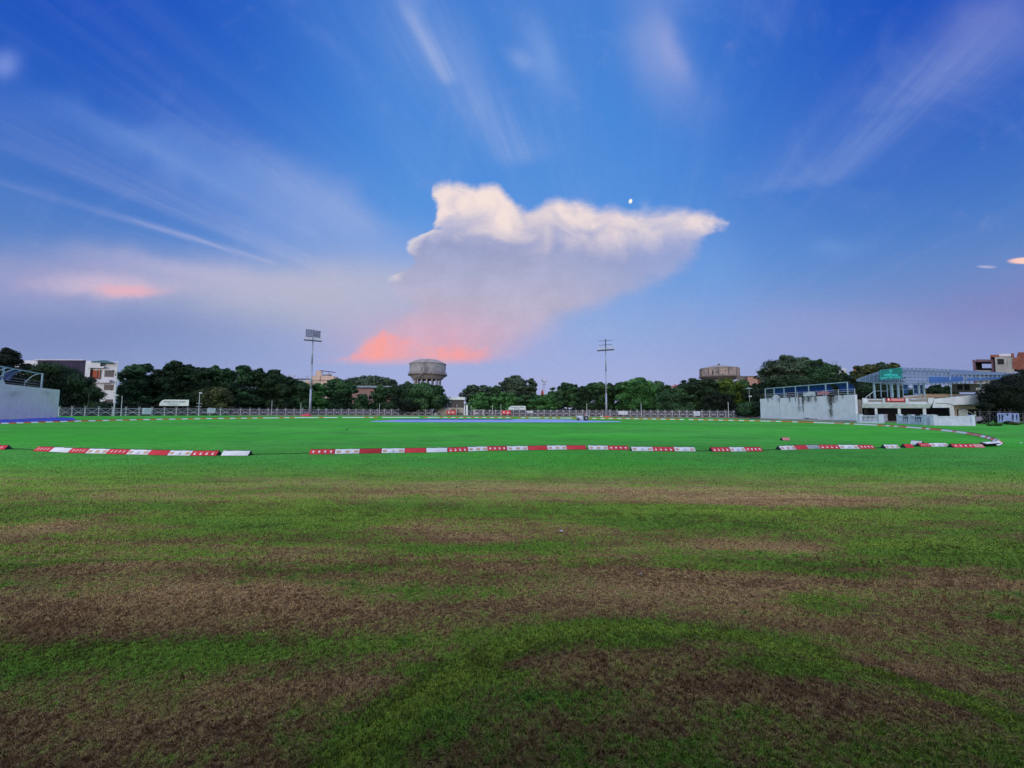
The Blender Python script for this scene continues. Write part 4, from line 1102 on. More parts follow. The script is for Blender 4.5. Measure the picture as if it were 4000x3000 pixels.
heap('pale_sack', 2344, 2354, 1621, 1629, mat('sack_pale', (0.6, 0.58, 0.55), 0.8, 0.1, 3), 'pale sack on the dirt path before the second light mast', 'sack', 8, 1.0)
heap('rubble_heap', 2935, 2990, 1626, 1636, mat('rubble_dark', (0.10, 0.09, 0.08), 0.95, 0.2, 2, bump=0.5), 'low dark rubble heap at the corner of the stained wall', 'heap', 3, 3)
heap('sheeted_heap', 2806, 2838, 1604, 1629, mat('plastic_grey', (0.40, 0.42, 0.50), 0.4, 0.15, 1, bump=0.3), 'grey plastic sheeting bundled behind the fence beside the white pole', 'sheeting', 12, 1.2)
heap('sheeted_heap', 2870, 2912, 1606, 1630, MATS['plastic_grey'], 'grey plastic sheeting bundled behind the fence below the round shrub', 'sheeting', 14, 1.2)

# ------------------------------------------------------------------ floodlight masts
M_LAMPF = mat('lamp_face', (0.20, 0.22, 0.34), 0.15, 0.1, 3, spec=0.6)
M_LAMPH = mat('lamp_housing', (0.045, 0.05, 0.10), 0.5, 0.1)
def flood(pxb, pyb, Y, pytop, yaw, lights, lab, r0, r1, full):
    b = at(pxb, pyb, Y); x = b.x; t = thing('floodlight_mast', (x, Y, 0), lab, 'floodlight mast', 'floodlight masts at the fence')
    ztop = at(pxb, pytop, Y).z
    cy, sy = math.cos(yaw), math.sin(yaw)
    def L(u, v, z): return Vector((x + u * cy - v * sy, Y + u * sy + v * cy, z))
    mb = MB(); zp = ztop - 4.0
    for k in range(3):
        za, zb_ = zp * k / 3, zp * (k + 1) / 3
        mb.tube((x, Y, za), (x, Y, zb_ + 0.4 * (k < 2)), r0 + (r1 - r0) * k / 3, r0 + (r1 - r0) * (k + 1) / 3, 16)
    mb.tube((x, Y, 0), (x, Y, 0.12), r0 * 1.9, n=16); mb.build('mast', M_GALV, t, True)
    mb = MB(); mb.tube((x, Y, zp - 0.2), (x, Y, ztop), 0.17, 0.17, 10); mb.build('head_post', M_LAMPH, t)
    W = 2.9
    mb = MB(); M = Matrix.Rotation(yaw, 3, 'Z')
    mb.box(L(0, 0, zp), (2 * W, 1.1, 0.28), M=M)
    mb.build('platform', M_LAMPH, t)
    mb = MB()
    for v in (-0.5, 0.5):
        for h in (0.55, 1.05): mb.beam(L(-W, v, zp + h), L(W, v, zp + h), 0.055)
        for k in range(13): u = -W + 2 * W * k / 12; mb.beam(L(u, v, zp + 0.1), L(u, v, zp + 1.05), 0.045)
    mb.build('railing', M_WHP, t)
    if full:
        for side, n, rows_, cols in ((-1, 1, (1.55, 2.25, 2.95, 3.65), 3), (1, 1, (1.5, 2.15, 2.9, 3.5), 3)):
            for rz in rows_:
                for k in range(cols):
                    u = side * (0.52 + 0.72 * k + 0.1); z = zp + rz
                    mb = MB(); mb.box(L(u, -0.18, z), (0.64, 0.30, 0.56), M=M); hd = mb.build('flood_lamp', M_LAMPH, t)
                    mb = MB(); mb.box(L(u, -0.35, z - 0.0), (0.54, 0.05, 0.36), M=M); mb.build('lens', M_LAMPF, hd)
        mb = MB()
        for rz in (1.3, 1.85, 2.55, 3.25): mb.beam(L(-2.2, 0.05, zp + rz), L(2.2, 0.05, zp + rz), 0.09)
        mb.build('crossbar', M_LAMPH, t)
    else:
        for rz in (1.9, 3.4):
            mb = MB(); mb.beam(L(-2.3, 0, zp + rz), L(2.3, 0, zp + rz), 0.12, 0.14); mb.build('crossbar', M_LAMPH, t)
    return t
flood(1210, 1623, 138, 1288, R(30), True, 'tall grey floodlight mast with full lamp bank, rising from the red tarpaulin', 0.42, 0.20, True)
flood(2369, 1628, 134, 1324, R(-28), False, 'tall grey floodlight mast with bare crossbars and no lamps', 0.36, 0.17, False)
# ------------------------------------------------------------------ trees
def leaf_material(name, a, b, c):
    m = bpy.data.materials.new(name); m.use_nodes = True
    nt = m.node_tree; g = NG(nt); bs = nt.nodes['Principled BSDF']
    at_ = g.n('ShaderNodeAttribute'); at_.attribute_name = 'tone'; t = S(g, at_.outputs['Fac'])
    tc = g.n('ShaderNodeTexCoord'); n = g.noise(S(g, tc.outputs['Object']), 0.35, 3, 0.6)
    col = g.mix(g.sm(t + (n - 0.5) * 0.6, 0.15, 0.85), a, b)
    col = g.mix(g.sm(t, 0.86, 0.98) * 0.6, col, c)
    g.put(bs.inputs['Base Color'], col); bs.inputs['Roughness'].default_value = 0.7; bs.inputs['Specular IOR Level'].default_value = 0.2
    return m
LEAF = {
    'dark': leaf_material('leaf_dark', (0.0068, 0.0191, 0.0086), (0.0242, 0.0557, 0.0204), (0.0419, 0.0814, 0.0301)),
    'mid': leaf_material('leaf_mid', (0.0086, 0.0278, 0.0111), (0.0461, 0.1132, 0.0395), (0.0879, 0.1763, 0.0678)),
    'grey': leaf_material('leaf_grey', (0.0173, 0.0331, 0.0199), (0.0786, 0.1245, 0.0708), (0.1381, 0.1898, 0.1243)),
    'bright': leaf_material('leaf_bright', (0.0123, 0.0497, 0.0121), (0.0629, 0.1867, 0.0472), (0.1255, 0.2983, 0.0904)),
    'yellow': leaf_material('leaf_yellow', (0.0195, 0.0502, 0.0067), (0.0967, 0.1612, 0.0242), (0.1860, 0.2232, 0.0372)),
    'olive': leaf_material('leaf_olive', (0.0184, 0.0298, 0.0088), (0.0786, 0.0962, 0.0301), (0.1255, 0.1356, 0.0565)),
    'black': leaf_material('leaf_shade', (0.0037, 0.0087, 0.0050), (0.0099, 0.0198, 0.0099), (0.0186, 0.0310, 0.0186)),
}
M_BARK = mat('bark', (0.085, 0.070, 0.055), 0.9, 0.2, 2, bump=0.5)
M_BARKP = mat('bark_pale', (0.20, 0.19, 0.17), 0.9, 0.2, 2)
def leaves(lobes, rng, size, dens, flat=0.0):
    """leaf-cluster faces over and inside many sub-clumps of the given lobes (world coordinates)"""
    Vs, Ts = [], []
    for (cx, cy, cz, rx, ry, rz) in lobes:
        vol = (rx * ry * rz) ** (1 / 3)
        ns = max(5, int(9 * dens ** 0.5))
        # sub-clumps on the lobe's shell
        d = rng.normal(size=(ns, 3)); d /= np.linalg.norm(d, axis=1)[:, None]
        d[:, 2] = np.where(d[:, 2] < -0.35, -d[:, 2], d[:, 2])
        sc = np.array([rx, ry, rz]); cen = np.array([cx, cy, cz]) + d * sc * (0.55 + 0.30 * rng.random((ns, 1)))
        sr = vol * (0.30 + 0.28 * rng.random(ns))
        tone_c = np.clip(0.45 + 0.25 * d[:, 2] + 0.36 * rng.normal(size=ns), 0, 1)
        for k in range(ns + 1):
            if k < ns:
                r = sr[k]; c = cen[k]; S3 = np.array([r * 1.15, r * 1.15, r * (0.8 - 0.35 * flat)]); nl = int(dens * 7.0 * (r / size) ** 2) + 14; tc = tone_c[k]
                lo = 0.55
            else:
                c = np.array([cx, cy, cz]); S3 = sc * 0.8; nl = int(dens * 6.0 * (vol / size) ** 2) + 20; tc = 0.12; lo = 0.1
            nl = min(nl, 2600)
            q = rng.normal(size=(nl, 3)); q /= np.linalg.norm(q, axis=1)[:, None]
            rad = lo + (1.08 - lo) * rng.random(nl) ** 0.6 + np.where(rng.random(nl) < 0.10, 0.45 * rng.random(nl), 0)
            P = c + q * S3 * rad[:, None]
            nrm = q + rng.normal(size=(nl, 3)) * 0.55 + np.array([0, 0, 0.35])
            nrm /= np.linalg.norm(nrm, axis=1)[:, None]
            a = np.cross(nrm, rng.normal(size=(nl, 3))); a /= np.linalg.norm(a, axis=1)[:, None] + 1e-9
            b = np.cross(nrm, a)
            s = size * (0.5 + 0.9 * rng.random((nl, 1)))
            Vs.append(np.stack([P - a * s, P + b * s * 0.5, P + a * s, P - b * s * 0.55], 1).reshape(-1, 3))
            tone = np.clip(tc + 0.18 * rng.normal(size=nl), 0, 1)
            Ts.append(np.repeat(tone, 4))
    return np.concatenate(Vs), np.concatenate(Ts)
TREE_N = 0
def tree(px, ytop, w, Y, kind, lab, h0=0.22, ratio=None, seed=None, lobes=None, name='broadleaf_tree', group='trees beyond the fence', bark=None, dens=1.0, flat=0.0, open_=0.0, cat='tree', top_skew=0.0):
    """w: crown width in traced pixels; h0: crown base as a share of the height"""
    global TREE_N
    TREE_N += 1
    rng = np.random.default_rng(seed if seed is not None else 100 + TREE_N)
    k = F / Y; b = at(px, 1620, Y); x = b.x
    H = at(px, ytop, Y).z; W = w / k / 2 * 1.22
    z0 = H * h0
    size = 3.1 / k
    L = []
    if lobes: 
        for (lx, ly, lw, lh) in lobes:       # lobe centres and half sizes in traced pixels
            p = at(lx, ly, Y); L.append((p.x, Y + rng.uniform(-1, 1) * W * 0.35, p.z, lw / k, min(lw / k, 3.2), lh / k))
    else:
        n = int(8 + W * 1.0)
        zc = (H + z0) / 2; hz = (H - z0) / 2
        for i in range(n):
            th = rng.random() * 2 * np.pi; v = (rng.random() ** 0.8) * 2 - 1
            rr = math.sqrt(max(0.0, 1 - max(0, v) ** 2 * 0.95)) * (0.35 + 0.5 * rng.random()) if v > 0 else (0.45 + 0.4 * rng.random())
            lr = W * (0.34 + 0.20 * rng.random())
            L.append((x + math.cos(th) * rr * (W - lr * 0.6) + top_skew * W * max(0, v), Y + math.sin(th) * rr * (W - lr) * 0.8, min(zc + v * (hz - lr * 0.45), H - lr * 0.9), lr, lr, lr * (0.72 - 0.25 * flat)))
        lr = W * 0.42
        L.append((x + top_skew * W, Y, H - lr * 0.8, lr, lr, lr * 0.75)); L.append((x, Y, zc * 0.95, W * 0.6, W * 0.5, hz * 0.7))
    if not lobes:
        for i in range(5):       # low skirts of foliage
            th = i * 1.26 + rng.random(); L.append((x + math.cos(th) * W * 0.55, Y + math.sin(th) * W * 0.45, z0 + hz * 0.35 * rng.random() + W * 0.12, W * 0.42, W * 0.38, W * 0.30))
        for i in range(int(12 + W * 1.2)):       # sprigs that break the outline
            th = rng.random() * 2 * np.pi; e = rng.uniform(0.15, 1.0) * np.pi / 2; sr_ = W * rng.uniform(0.08, 0.17)
            L.append((x + top_skew * W * 0.5 + math.cos(th) * math.cos(e) * W * 0.98, Y + math.sin(th) * math.cos(e) * W * 0.7, min(zc + math.sin(e) * (hz - sr_ * 0.3) * rng.uniform(0.9, 1.06), H * 1.02 - sr_ * 0.5), sr_ * 1.2, sr_, sr_ * 0.8))
    t = thing(name, (x, Y, 0), lab, cat, group)
    # trunk and limbs
    mb = MB(); tr = max(0.14, W * 0.055); zt = z0 + (H - z0) * 0.35
    lean = rng.uniform(-0.4, 0.4)
    mb.tube((x, Y, -0.1), (x + lean, Y, zt), tr, tr * 0.6, 8)
    for (cx, cy, cz, rx, ry, rz) in L[:7]:
        mb.tube((x + lean * 0.7, Y, zt * 0.72), (cx, cy, cz), tr * 0.45, tr * 0.12, 6)
    mb.build('trunk', bark or M_BARK, t, True)
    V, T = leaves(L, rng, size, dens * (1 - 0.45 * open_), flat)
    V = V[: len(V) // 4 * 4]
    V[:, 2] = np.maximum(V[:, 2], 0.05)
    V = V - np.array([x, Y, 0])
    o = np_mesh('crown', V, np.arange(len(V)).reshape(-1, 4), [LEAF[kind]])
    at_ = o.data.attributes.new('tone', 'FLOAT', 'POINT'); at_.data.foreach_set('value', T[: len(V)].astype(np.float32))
    o.parent = t
    return t
def row(a, b): return a
T_ = tree
# (px, top y, crown width px, depth m, kind, label)
T_(2, 1366, 118, 92, 'black', 'dark rounded tree at the photo edge, rising behind the blue canopy', dens=1.3, h0=0.1)
T_(240, 1415, 0, 104, 'dark', 'big spreading dark tree in front of the white house', lobes=[(135, 1462, 48, 30), (185, 1455, 62, 34), (250, 1470, 70, 36), (310, 1494, 54, 36), (362, 1542, 40, 34), (150, 1510, 85, 55), (240, 1530, 95, 60), (315, 1560, 74, 48), (390, 1592, 44, 28), (270, 1590, 110, 36), (160, 1580, 60, 40)], dens=1.2)
T_(488, 1450, 64, 118, 'dark', 'dark tree directly behind the tall street lamp, next to the white house', h0=0.05, dens=1.1)
T_(516, 1428, 104, 121, 'mid', 'green tree between the street lamp and the first peak of the long grove', h0=0.1)
T_(562, 1424, 84, 126, 'dark', 'narrow dark tree with small pointed top in the long grove', h0=0.1)
T_(618, 1448, 120, 132, 'dark', 'low dark tree filling the notch of the long grove', h0=0.1, dens=1.1)
T_(675, 1413, 110, 128, 'dark', 'highest dark tree of the long grove, above the arched board', h0=0.08, dens=1.1)
T_(728, 1430, 110, 133, 'dark', 'dark tree on the shoulder right of the grove peak, past the arched board', h0=0.1)
T_(785, 1440, 110, 130, 'dark', 'dark tree of the grove behind the round-platform mast', h0=0.1)
T_(832, 1434, 96, 134, 'mid', 'mid-green tree just past the round-platform mast', h0=0.1)
T_(880, 1444, 90, 136, 'mid', 'mid-green tree before the low notch of the grove', h0=0.1)
T_(838, 1515, 110, 126, 'olive', 'low olive and yellowish tree in front of the long grove', h0=0.05)
T_(946, 1426, 84, 138, 'mid', 'slim upright tree peaking right after the notch of the grove', h0=0.1)
T_(1000, 1444, 110, 140, 'dark', 'dark flat-topped tree with layered crown in the grove', h0=0.1, flat=0.8)
T_(1062, 1450, 120, 142, 'dark', 'dark layered tree behind the tallest slender white pole', h0=0.1, flat=0.8, dens=1.1)
T_(1115, 1478, 100, 144, 'dark', 'dark tree sloping down at the end of the long grove', h0=0.08, dens=1.1)
T_(1172, 1492, 90, 146, 'mid', 'green tree beside the first light mast, before the unfinished roof columns', h0=0.08)
T_(1238, 1500, 80, 150, 'bright', 'brighter green tree just past the first light mast', h0=0.08)
T_(1314, 1482, 122, 156, 'mid', 'round tree in front of the cream building', h0=0.10, dens=1.2)
T_(1412, 1540, 60, 152, 'mid', 'small round tree in front of the pink building', h0=0.1)
T_(1445, 1474, 170, 260, 'grey', 'distant grey-green tree spreading above the pink building roof', h0=0.4)
T_(1484, 1508, 76, 157, 'mid', 'green tree at the end of the pink building, behind a white pole', h0=0.08)
T_(1572, 1505, 130, 158, 'dark', 'broad dark tree before the domed water tower, on its far side from the shed', h0=0.1, dens=1.2)
T_(1655, 1499, 150, 156, 'mid', 'broad rounded tree directly below the domed water tower', h0=0.16, dens=1.3)
T_(1616, 1560, 120, 154, 'black', 'low shadowy tree filling the gap below the water tower trees', h0=0.05)
T_(1590, 1492, 40, 230, 'grey', 'small distant tuft of a tree beside the water tower legs', h0=0.6)
T_(1846, 1508, 80, 172, 'grey', 'grey-green tree rising just past the dark shed roof', h0=0.1)
T_(1893, 1509, 80, 172, 'grey', 'second grey-green tree above the small gate', h0=0.1)
T_(1878, 1538, 100, 160, 'bright', 'leafy brighter tree in front, above the small gate', h0=0.1, flat=0.6)
T_(1938, 1508, 60, 168, 'mid', 'small round-topped tree beside the dark-cup lamp post', h0=0.2)
T_(2016, 1472, 120, 200, 'grey', 'tallest grey-green crown in mid-field, above the smaller arched board', h0=0.15)
T_(2074, 1482, 58, 200, 'grey', 'grey-green crown leaning on the tallest one, before the telecom mast', h0=0.15)
T_(1978, 1538, 110, 158, 'bright', 'bright layered tree behind the red banner on the fence', h0=0.08, flat=0.8)
T_(2046, 1546, 90, 158, 'mid', 'layered tree behind the smaller arched board', h0=0.08, flat=0.8)
T_(2126, 1544, 100, 156, 'bright', 'layered tree below the orange temple spire', h0=0.08, flat=0.8)
T_(2156, 1528, 36, 190, 'mid', 'small distant tree beside the telecom mast foot', h0=0.3)
T_(2215, 1500, 120, 158, 'mid', 'broad tree with a bare pale stem between temple spire and second mast', h0=0.2, bark=M_BARKP)
T_(2280, 1512, 90, 156, 'dark', 'dark tree behind the pitch roller', h0=0.1)
T_(2335, 1494, 96, 152, 'mid', 'green tree just before the second light mast', h0=0.08)
T_(2382, 1500, 64, 156, 'dark', 'narrow dark tree hugging the second light mast', h0=0.1)
T_(2428, 1496, 80, 152, 'mid', 'green tree just past the second light mast, above the plain banner', h0=0.08)
T_(2496, 1480, 140, 146, 'bright', 'big leafy tree with drooping light green clumps past the second mast', h0=0.14, dens=1.1)
T_(2572, 1494, 110, 150, 'mid', 'green tree beside the red tiled house', h0=0.1)
T_(2632, 1522, 130, 140, 'mid', 'low green tree in front of the red tiled house', h0=0.06)
T_(2708, 1484, 150, 146, 'dark', 'dark layered tree between red tiled house and the stained tank', h0=0.1, flat=0.8, dens=1.1)
T_(2785, 1484, 150, 142, 'dark', 'dark tree directly in front of the stained round tank', h0=0.08, flat=0.5, dens=1.2)
T_(2848, 1485, 100, 138, 'yellow', 'yellow-green tree standing out beside the stained round tank', h0=0.26)
T_(2905, 1490, 110, 142, 'mid', 'green tree behind the slim dish-headed lamp post', h0=0.08)
T_(2820, 1540, 120, 134, 'black', 'shadowy tree under the yellow-green one', h0=0.05)
T_(2975, 1500, 110, 136, 'dark', 'dark tree filling in before the stained wall corner', h0=0.05, dens=1.1)
T_(2930, 1572, 86, 116, 'mid', 'rounded green shrub at the corner of the stained wall', h0=0.15, name='garden_shrub', cat='shrub', group='shrubs', dens=1.2)
T_(3090, 1396, 190, 128, 'grey', 'tallest airy tree behind the blue-canopied gallery', h0=0.15, open_=0.35, dens=1.1)
T_(3010, 1440, 90, 134, 'grey', 'thin branching tree edge reaching out before the blue canopy', h0=0.4, open_=0.8)
T_(3185, 1410, 130, 124, 'mid', 'leafy tree behind the middle of the blue canopy', h0=0.15, open_=0.2)
T_(3240, 1428, 120, 118, 'mid', 'green tree behind the far end of the blue canopy', h0=0.1)
T_(3100, 1470, 180, 118, 'dark', 'dark underlying tree right behind the blue canopy', h0=0.05)
T_(3300, 1470, 120, 112, 'dark', 'dark tree between blue canopy and pavilion roof', h0=0.02, dens=1.2)
T_(3368, 1535, 60, 76, 'black', 'shadowy low tree in the gap between gallery wall and pavilion', h0=0.02, dens=1.2)
T_(3395, 1425, 110, 104, 'olive', 'olive tree rising behind the pavilion name board', h0=0.1)
T_(3455, 1416, 70, 108, 'grey', 'grey-green tuft above the pavilion name board', h0=0.3)
T_(3502, 1420, 60, 104, 'olive', 'small olive crown at the end of the pavilion name board', h0=0.3)
T_(3430, 1490, 200, 92, 'dark', 'dark tree seen through the pavilion window posts', h0=0.02, dens=1.2)
T_(3670, 1508, 110, 92, 'dark', 'dark tree seen under the pavilion space-frame roof', h0=0.02, dens=1.1)
T_(3930, 1462, 0, 66, 'black', 'near dark tree hiding the end of the pavilion at the photo edge', lobes=[(3985, 1500, 60, 36), (3940, 1510, 60, 34), (3900, 1530, 46, 30), (3990, 1545, 70, 40), (3930, 1560, 66, 34), (3880, 1560, 34, 20), (3960, 1585, 60, 28), (3850, 1588, 30, 14), (4060, 1500, 60, 60), (4060, 1580, 60, 50)], dens=1.6, h0=0.2, group='trees by the pavilion')

# the dark undergrowth that closes the view beneath the crowns
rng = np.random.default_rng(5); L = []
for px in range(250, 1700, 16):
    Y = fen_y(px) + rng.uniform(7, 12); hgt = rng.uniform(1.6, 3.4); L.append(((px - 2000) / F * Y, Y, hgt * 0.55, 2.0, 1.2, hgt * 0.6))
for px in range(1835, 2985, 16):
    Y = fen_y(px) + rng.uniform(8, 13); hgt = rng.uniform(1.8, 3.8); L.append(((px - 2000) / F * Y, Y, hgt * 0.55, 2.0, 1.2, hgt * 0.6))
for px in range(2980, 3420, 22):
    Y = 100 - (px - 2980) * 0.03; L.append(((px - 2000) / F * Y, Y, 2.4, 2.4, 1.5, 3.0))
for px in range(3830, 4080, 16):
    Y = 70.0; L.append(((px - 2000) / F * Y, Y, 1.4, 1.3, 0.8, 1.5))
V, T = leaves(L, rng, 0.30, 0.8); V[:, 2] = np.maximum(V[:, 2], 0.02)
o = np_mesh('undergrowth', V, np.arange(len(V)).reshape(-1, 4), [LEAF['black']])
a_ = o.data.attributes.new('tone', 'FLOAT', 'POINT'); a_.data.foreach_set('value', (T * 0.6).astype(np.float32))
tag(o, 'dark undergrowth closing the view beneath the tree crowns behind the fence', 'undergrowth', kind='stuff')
print('leaf faces', sum(len(o.data.polygons) for o in bpy.data.objects if o.name.startswith('crown')))
# ------------------------------------------------------------------ water towers
M_CONC = mat('concrete_pale', (0.37, 0.355, 0.345), 0.85, 0.14, 0.18, col2=(0.25, 0.235, 0.235), streak=0.7)
M_CONCD = mat('concrete_dark', (0.20, 0.17, 0.16), 0.9, 0.18, 0.3, streak=0.4)
M_CONCM = mat('concrete_mid', (0.32, 0.29, 0.28), 0.9, 0.15, 0.3, streak=0.5)
M_TANK = mat('tank_stained', (0.43, 0.32, 0.26), 0.9, 0.2, 0.30, col2=(0.22, 0.20, 0.19), streak=0.9)
M_IRON = mat('iron_dark', (0.06, 0.055, 0.05), 0.7, 0.1)
Yw = 250.0
c = at(1670, 1500, Yw); cx = c.x
Z = lambda py: at(1670, py, Yw).z
W_ = lambda dpx: dpx * Yw / F
tw = thing('water_tower', (cx, Yw, 0), 'domed round concrete water tower on tall columns, in mid-field above the trees', 'water tower')
mb = MB(); mb.lathe((cx, Yw, 0), [(W_(69), Z(1462)), (W_(69.5), Z(1440)), (W_(70), Z(1424))], 48); mb.build('tank', M_CONC, tw, True)
mb = MB(); mb.lathe((cx, Yw, 0), [(W_(70.2), Z(1426)), (W_(71.5), Z(1425.5)), (W_(71.5), Z(1422)), (W_(66), Z(1419)), (W_(52), Z(1412)), (W_(35), Z(1406.5)), (W_(16), Z(1404.3)), (0.05, Z(1404))], 48); mb.build('roof', M_CONCM, tw, True)
mb = MB(); mb.lathe((cx, Yw, 0), [(W_(5), Z(1404.5)), (W_(5), Z(1402.3)), (0.05, Z(1402.0))], 12); mb.build('vent', M_IRON, tw)
mb = MB(); mb.lathe((cx, Yw, 0), [(W_(69), Z(1462)), (W_(75), Z(1462.5)), (W_(75.5), Z(1467)), (W_(71), Z(1470)), (W_(68), Z(1470))], 48); mb.build('walkway', M_CONCD, tw, True)
mb = MB(); mb.lathe((cx, Yw, 0), [(W_(69), Z(1469)), (W_(62), Z(1477)), (W_(57), Z(1482)), (W_(54), Z(1484.5)), (W_(46), Z(1484.5))], 48); mb.build('conical_base', M_CONCM, tw, True)
mb = MB()
for k in range(36):
    a = 2 * math.pi * k / 36; b = 2 * math.pi * (k + 1) / 36; r = W_(74.5)
    mb.beam((cx + r * math.cos(a), Yw + r * math.sin(a), Z(1463)), (cx + r * math.cos(a), Yw + r * math.sin(a), Z(1456)), 0.07)
    for zz_ in (Z(1456), Z(1459.5)): mb.beam((cx + r * math.cos(a), Yw + r * math.sin(a), zz_), (cx + r * math.cos(b), Yw + r * math.sin(b), zz_), 0.05)
mb.build('railing', M_IRON, tw)
for k in range(16):
    a = 2 * math.pi * (k + 0.4) / 16; r = W_(49.5); x, y = cx + r * math.cos(a), Yw + r * math.sin(a)
    mb = MB(); mb.span(x - 0.42, x + 0.42, y - 0.42, y + 0.42, 0, Z(1484.3)); mb.build('column', M_CONC, tw)
for k, zz_ in enumerate((Z(1515), Z(1550), Z(1585))):
    mb = MB(); mb.lathe((cx, Yw, zz_), [(W_(51), -0.4), (W_(52), -0.4), (W_(52), 0.4), (W_(47.5), 0.4), (W_(47.5), -0.4), (W_(51), -0.4)], 32); mb.build('ring_beam', M_CONCM, tw)
mb = MB(); mb.lathe((cx, Yw, 0), [(W_(49), 0), (W_(49), Z(1497)), ], 5)
# zig-zag stair from the walkway down
mb = MB()
def cylp(px, py, r_):
    x = (px - 1670) * Yw / F; return Vector((cx + x, Yw - math.sqrt(max(0.5, W_(r_) ** 2 - x * x)) - 0.5, Z(py)))
for (p0, p1) in (((1676, 1461), (1645, 1478), ), ((1645, 1478), (1625, 1492)), ((1674, 1424), (1675, 1461))):
    a_, b_ = cylp(*p0, 76), cylp(*p1, 76)
    for dx in (0, 0.9): mb.beam(a_ + Vector((dx, 0, 0)), b_ + Vector((dx, 0, 0)), 0.28)
    for k in range(10): q = a_.lerp(b_, k / 10); mb.beam(q, q + Vector((0.9, 0, 0)), 0.12)
mb.build('stair', M_CONCD, tw)
# painted emblem and two lines on the tank, as ghostly as in the photograph
M_FADE = mat('faded_paint', (0.13, 0.12, 0.14), 0.9, 0.3, 2)
mb = MB()
def arcpt(px, py): x = (px - 1670) * Yw / F; return (cx + x, Yw - math.sqrt(W_(70) ** 2 - x * x) - 0.12, Z(py))
for k in range(14):
    a0, a1 = 0.5 + k * 0.36, 0.5 + (k + 0.8) * 0.36
    mb.add([arcpt(1673 + 7 * math.cos(a0), 1433 + 7.5 * math.sin(a0)), arcpt(1673 + 7 * math.cos(a1), 1433 + 7.5 * math.sin(a1)), arcpt(1673 + 5.3 * math.cos(a1), 1433 + 5.8 * math.sin(a1)), arcpt(1673 + 5.3 * math.cos(a0), 1433 + 5.8 * math.sin(a0))], [(0, 1, 2, 3)])
for yy_, segs in ((1443.5, ((1659, 1662), (1663, 1667), (1672, 1674), (1677, 1681), (1683, 1689))), (1451.5, ((1659, 1661), (1662, 1666), (1672, 1676), (1679, 1682), (1684, 1688)))):
    for a_, b_ in segs: mb.add([arcpt(a_, yy_ + 3), arcpt(b_, yy_ + 3), arcpt(b_, yy_), arcpt(a_, yy_)], [(0, 1, 2, 3)])
mb.build('painted_emblem', M_FADE, tw)

Yw2 = 205.0; c2 = at(2809, 1450, Yw2); cx2 = c2.x
Z2 = lambda py: at(2809, py, Yw2).z
W2 = lambda d: d * Yw2 / F
t2 = thing('water_tower', (cx2, Yw2, 0), 'stained brown round water tank with low dome, half sunk behind trees', 'water tower')
mb = MB(); mb.lathe((cx2, Yw2, 0), [(W2(67), Z2(1471)), (W2(67.5), Z2(1441))], 12); mb.build('tank', M_TANK, t2)
mb = MB(); mb.lathe((cx2, Yw2, 0), [(W2(67.2), Z2(1443)), (W2(69), Z2(1442.5)), (W2(69), Z2(1438.5)), (W2(45), Z2(1436.5)), (W2(38), Z2(1433)), (W2(22), Z2(1429)), (0.1, Z2(1427.5))], 12); mb.build('roof', M_CONCM, t2)
mb = MB(); mb.lathe((cx2, Yw2, 0), [(W2(3.6), Z2(1429)), (W2(3.6), Z2(1422.5)), (W2(4.4), Z2(1422)), (W2(3.8), Z2(1420.5)), (0.05, Z2(1420))], 10); mb.build('vent', M_CONCD, t2)
mb = MB()
for k in range(12):
    a = 2 * math.pi * k / 12; r = W2(67.8); x, y = cx2 + r * math.cos(a), Yw2 + r * math.sin(a)
    mb.beam((x, y, Z2(1471)), (x, y, Z2(1441)), 0.5)
mb.build('rib', M_CONCD, t2)
mb = MB()
for (xa, ya, xb, yb, w_) in ((2784, 1447, 2784, 1463, 0.7), (2800, 1449, 2800, 1455, 0.5), (2846, 1438, 2848, 1470, 0.35), (2851, 1438, 2853, 1470, 0.35), (2846, 1450, 2862, 1453, 0.5), (2832, 1447, 2838, 1447, 0.8), (2868, 1444, 2868, 1458, 0.5), (2820, 1460, 2826, 1466, 0.6)):
    mb.beam(at(xa, ya, Yw2 - W2(67) * math.sqrt(max(0.05, 1 - ((xa - 2809) / 67.5) ** 2)) - 0.25), at(xb, yb, Yw2 - W2(67) * math.sqrt(max(0.05, 1 - ((xb - 2809) / 67.5) ** 2)) - 0.25), w_, 0.2)
mb.build('pipe_and_patch', M_IRON, t2)
mb = MB(); mb.lathe((cx2, Yw2, 0), [(W2(67), Z2(1470)), (W2(73), Z2(1471)), (W2(73), Z2(1474.5)), (W2(62), Z2(1481)), (W2(52), Z2(1485)), (W2(40), Z2(1486))], 24); mb.build('walkway', M_CONCD, t2)
mb = MB(); mb.lathe((cx2, Yw2, 0), [(W2(45), Z2(1484)), (W2(44), 0)], 24); mb.build('shaft', M_CONC, t2)
mb = MB(); a = at(2880, 1474, Yw2 - 3)
mb.beam(at(2741, 1472, Yw2 - 6), at(2741, 1461, Yw2 - 6), 0.12); mb.beam(at(2741, 1464, Yw2 - 6), at(2734, 1464, Yw2 - 6), 0.12); mb.build('railing', M_IRON, t2)

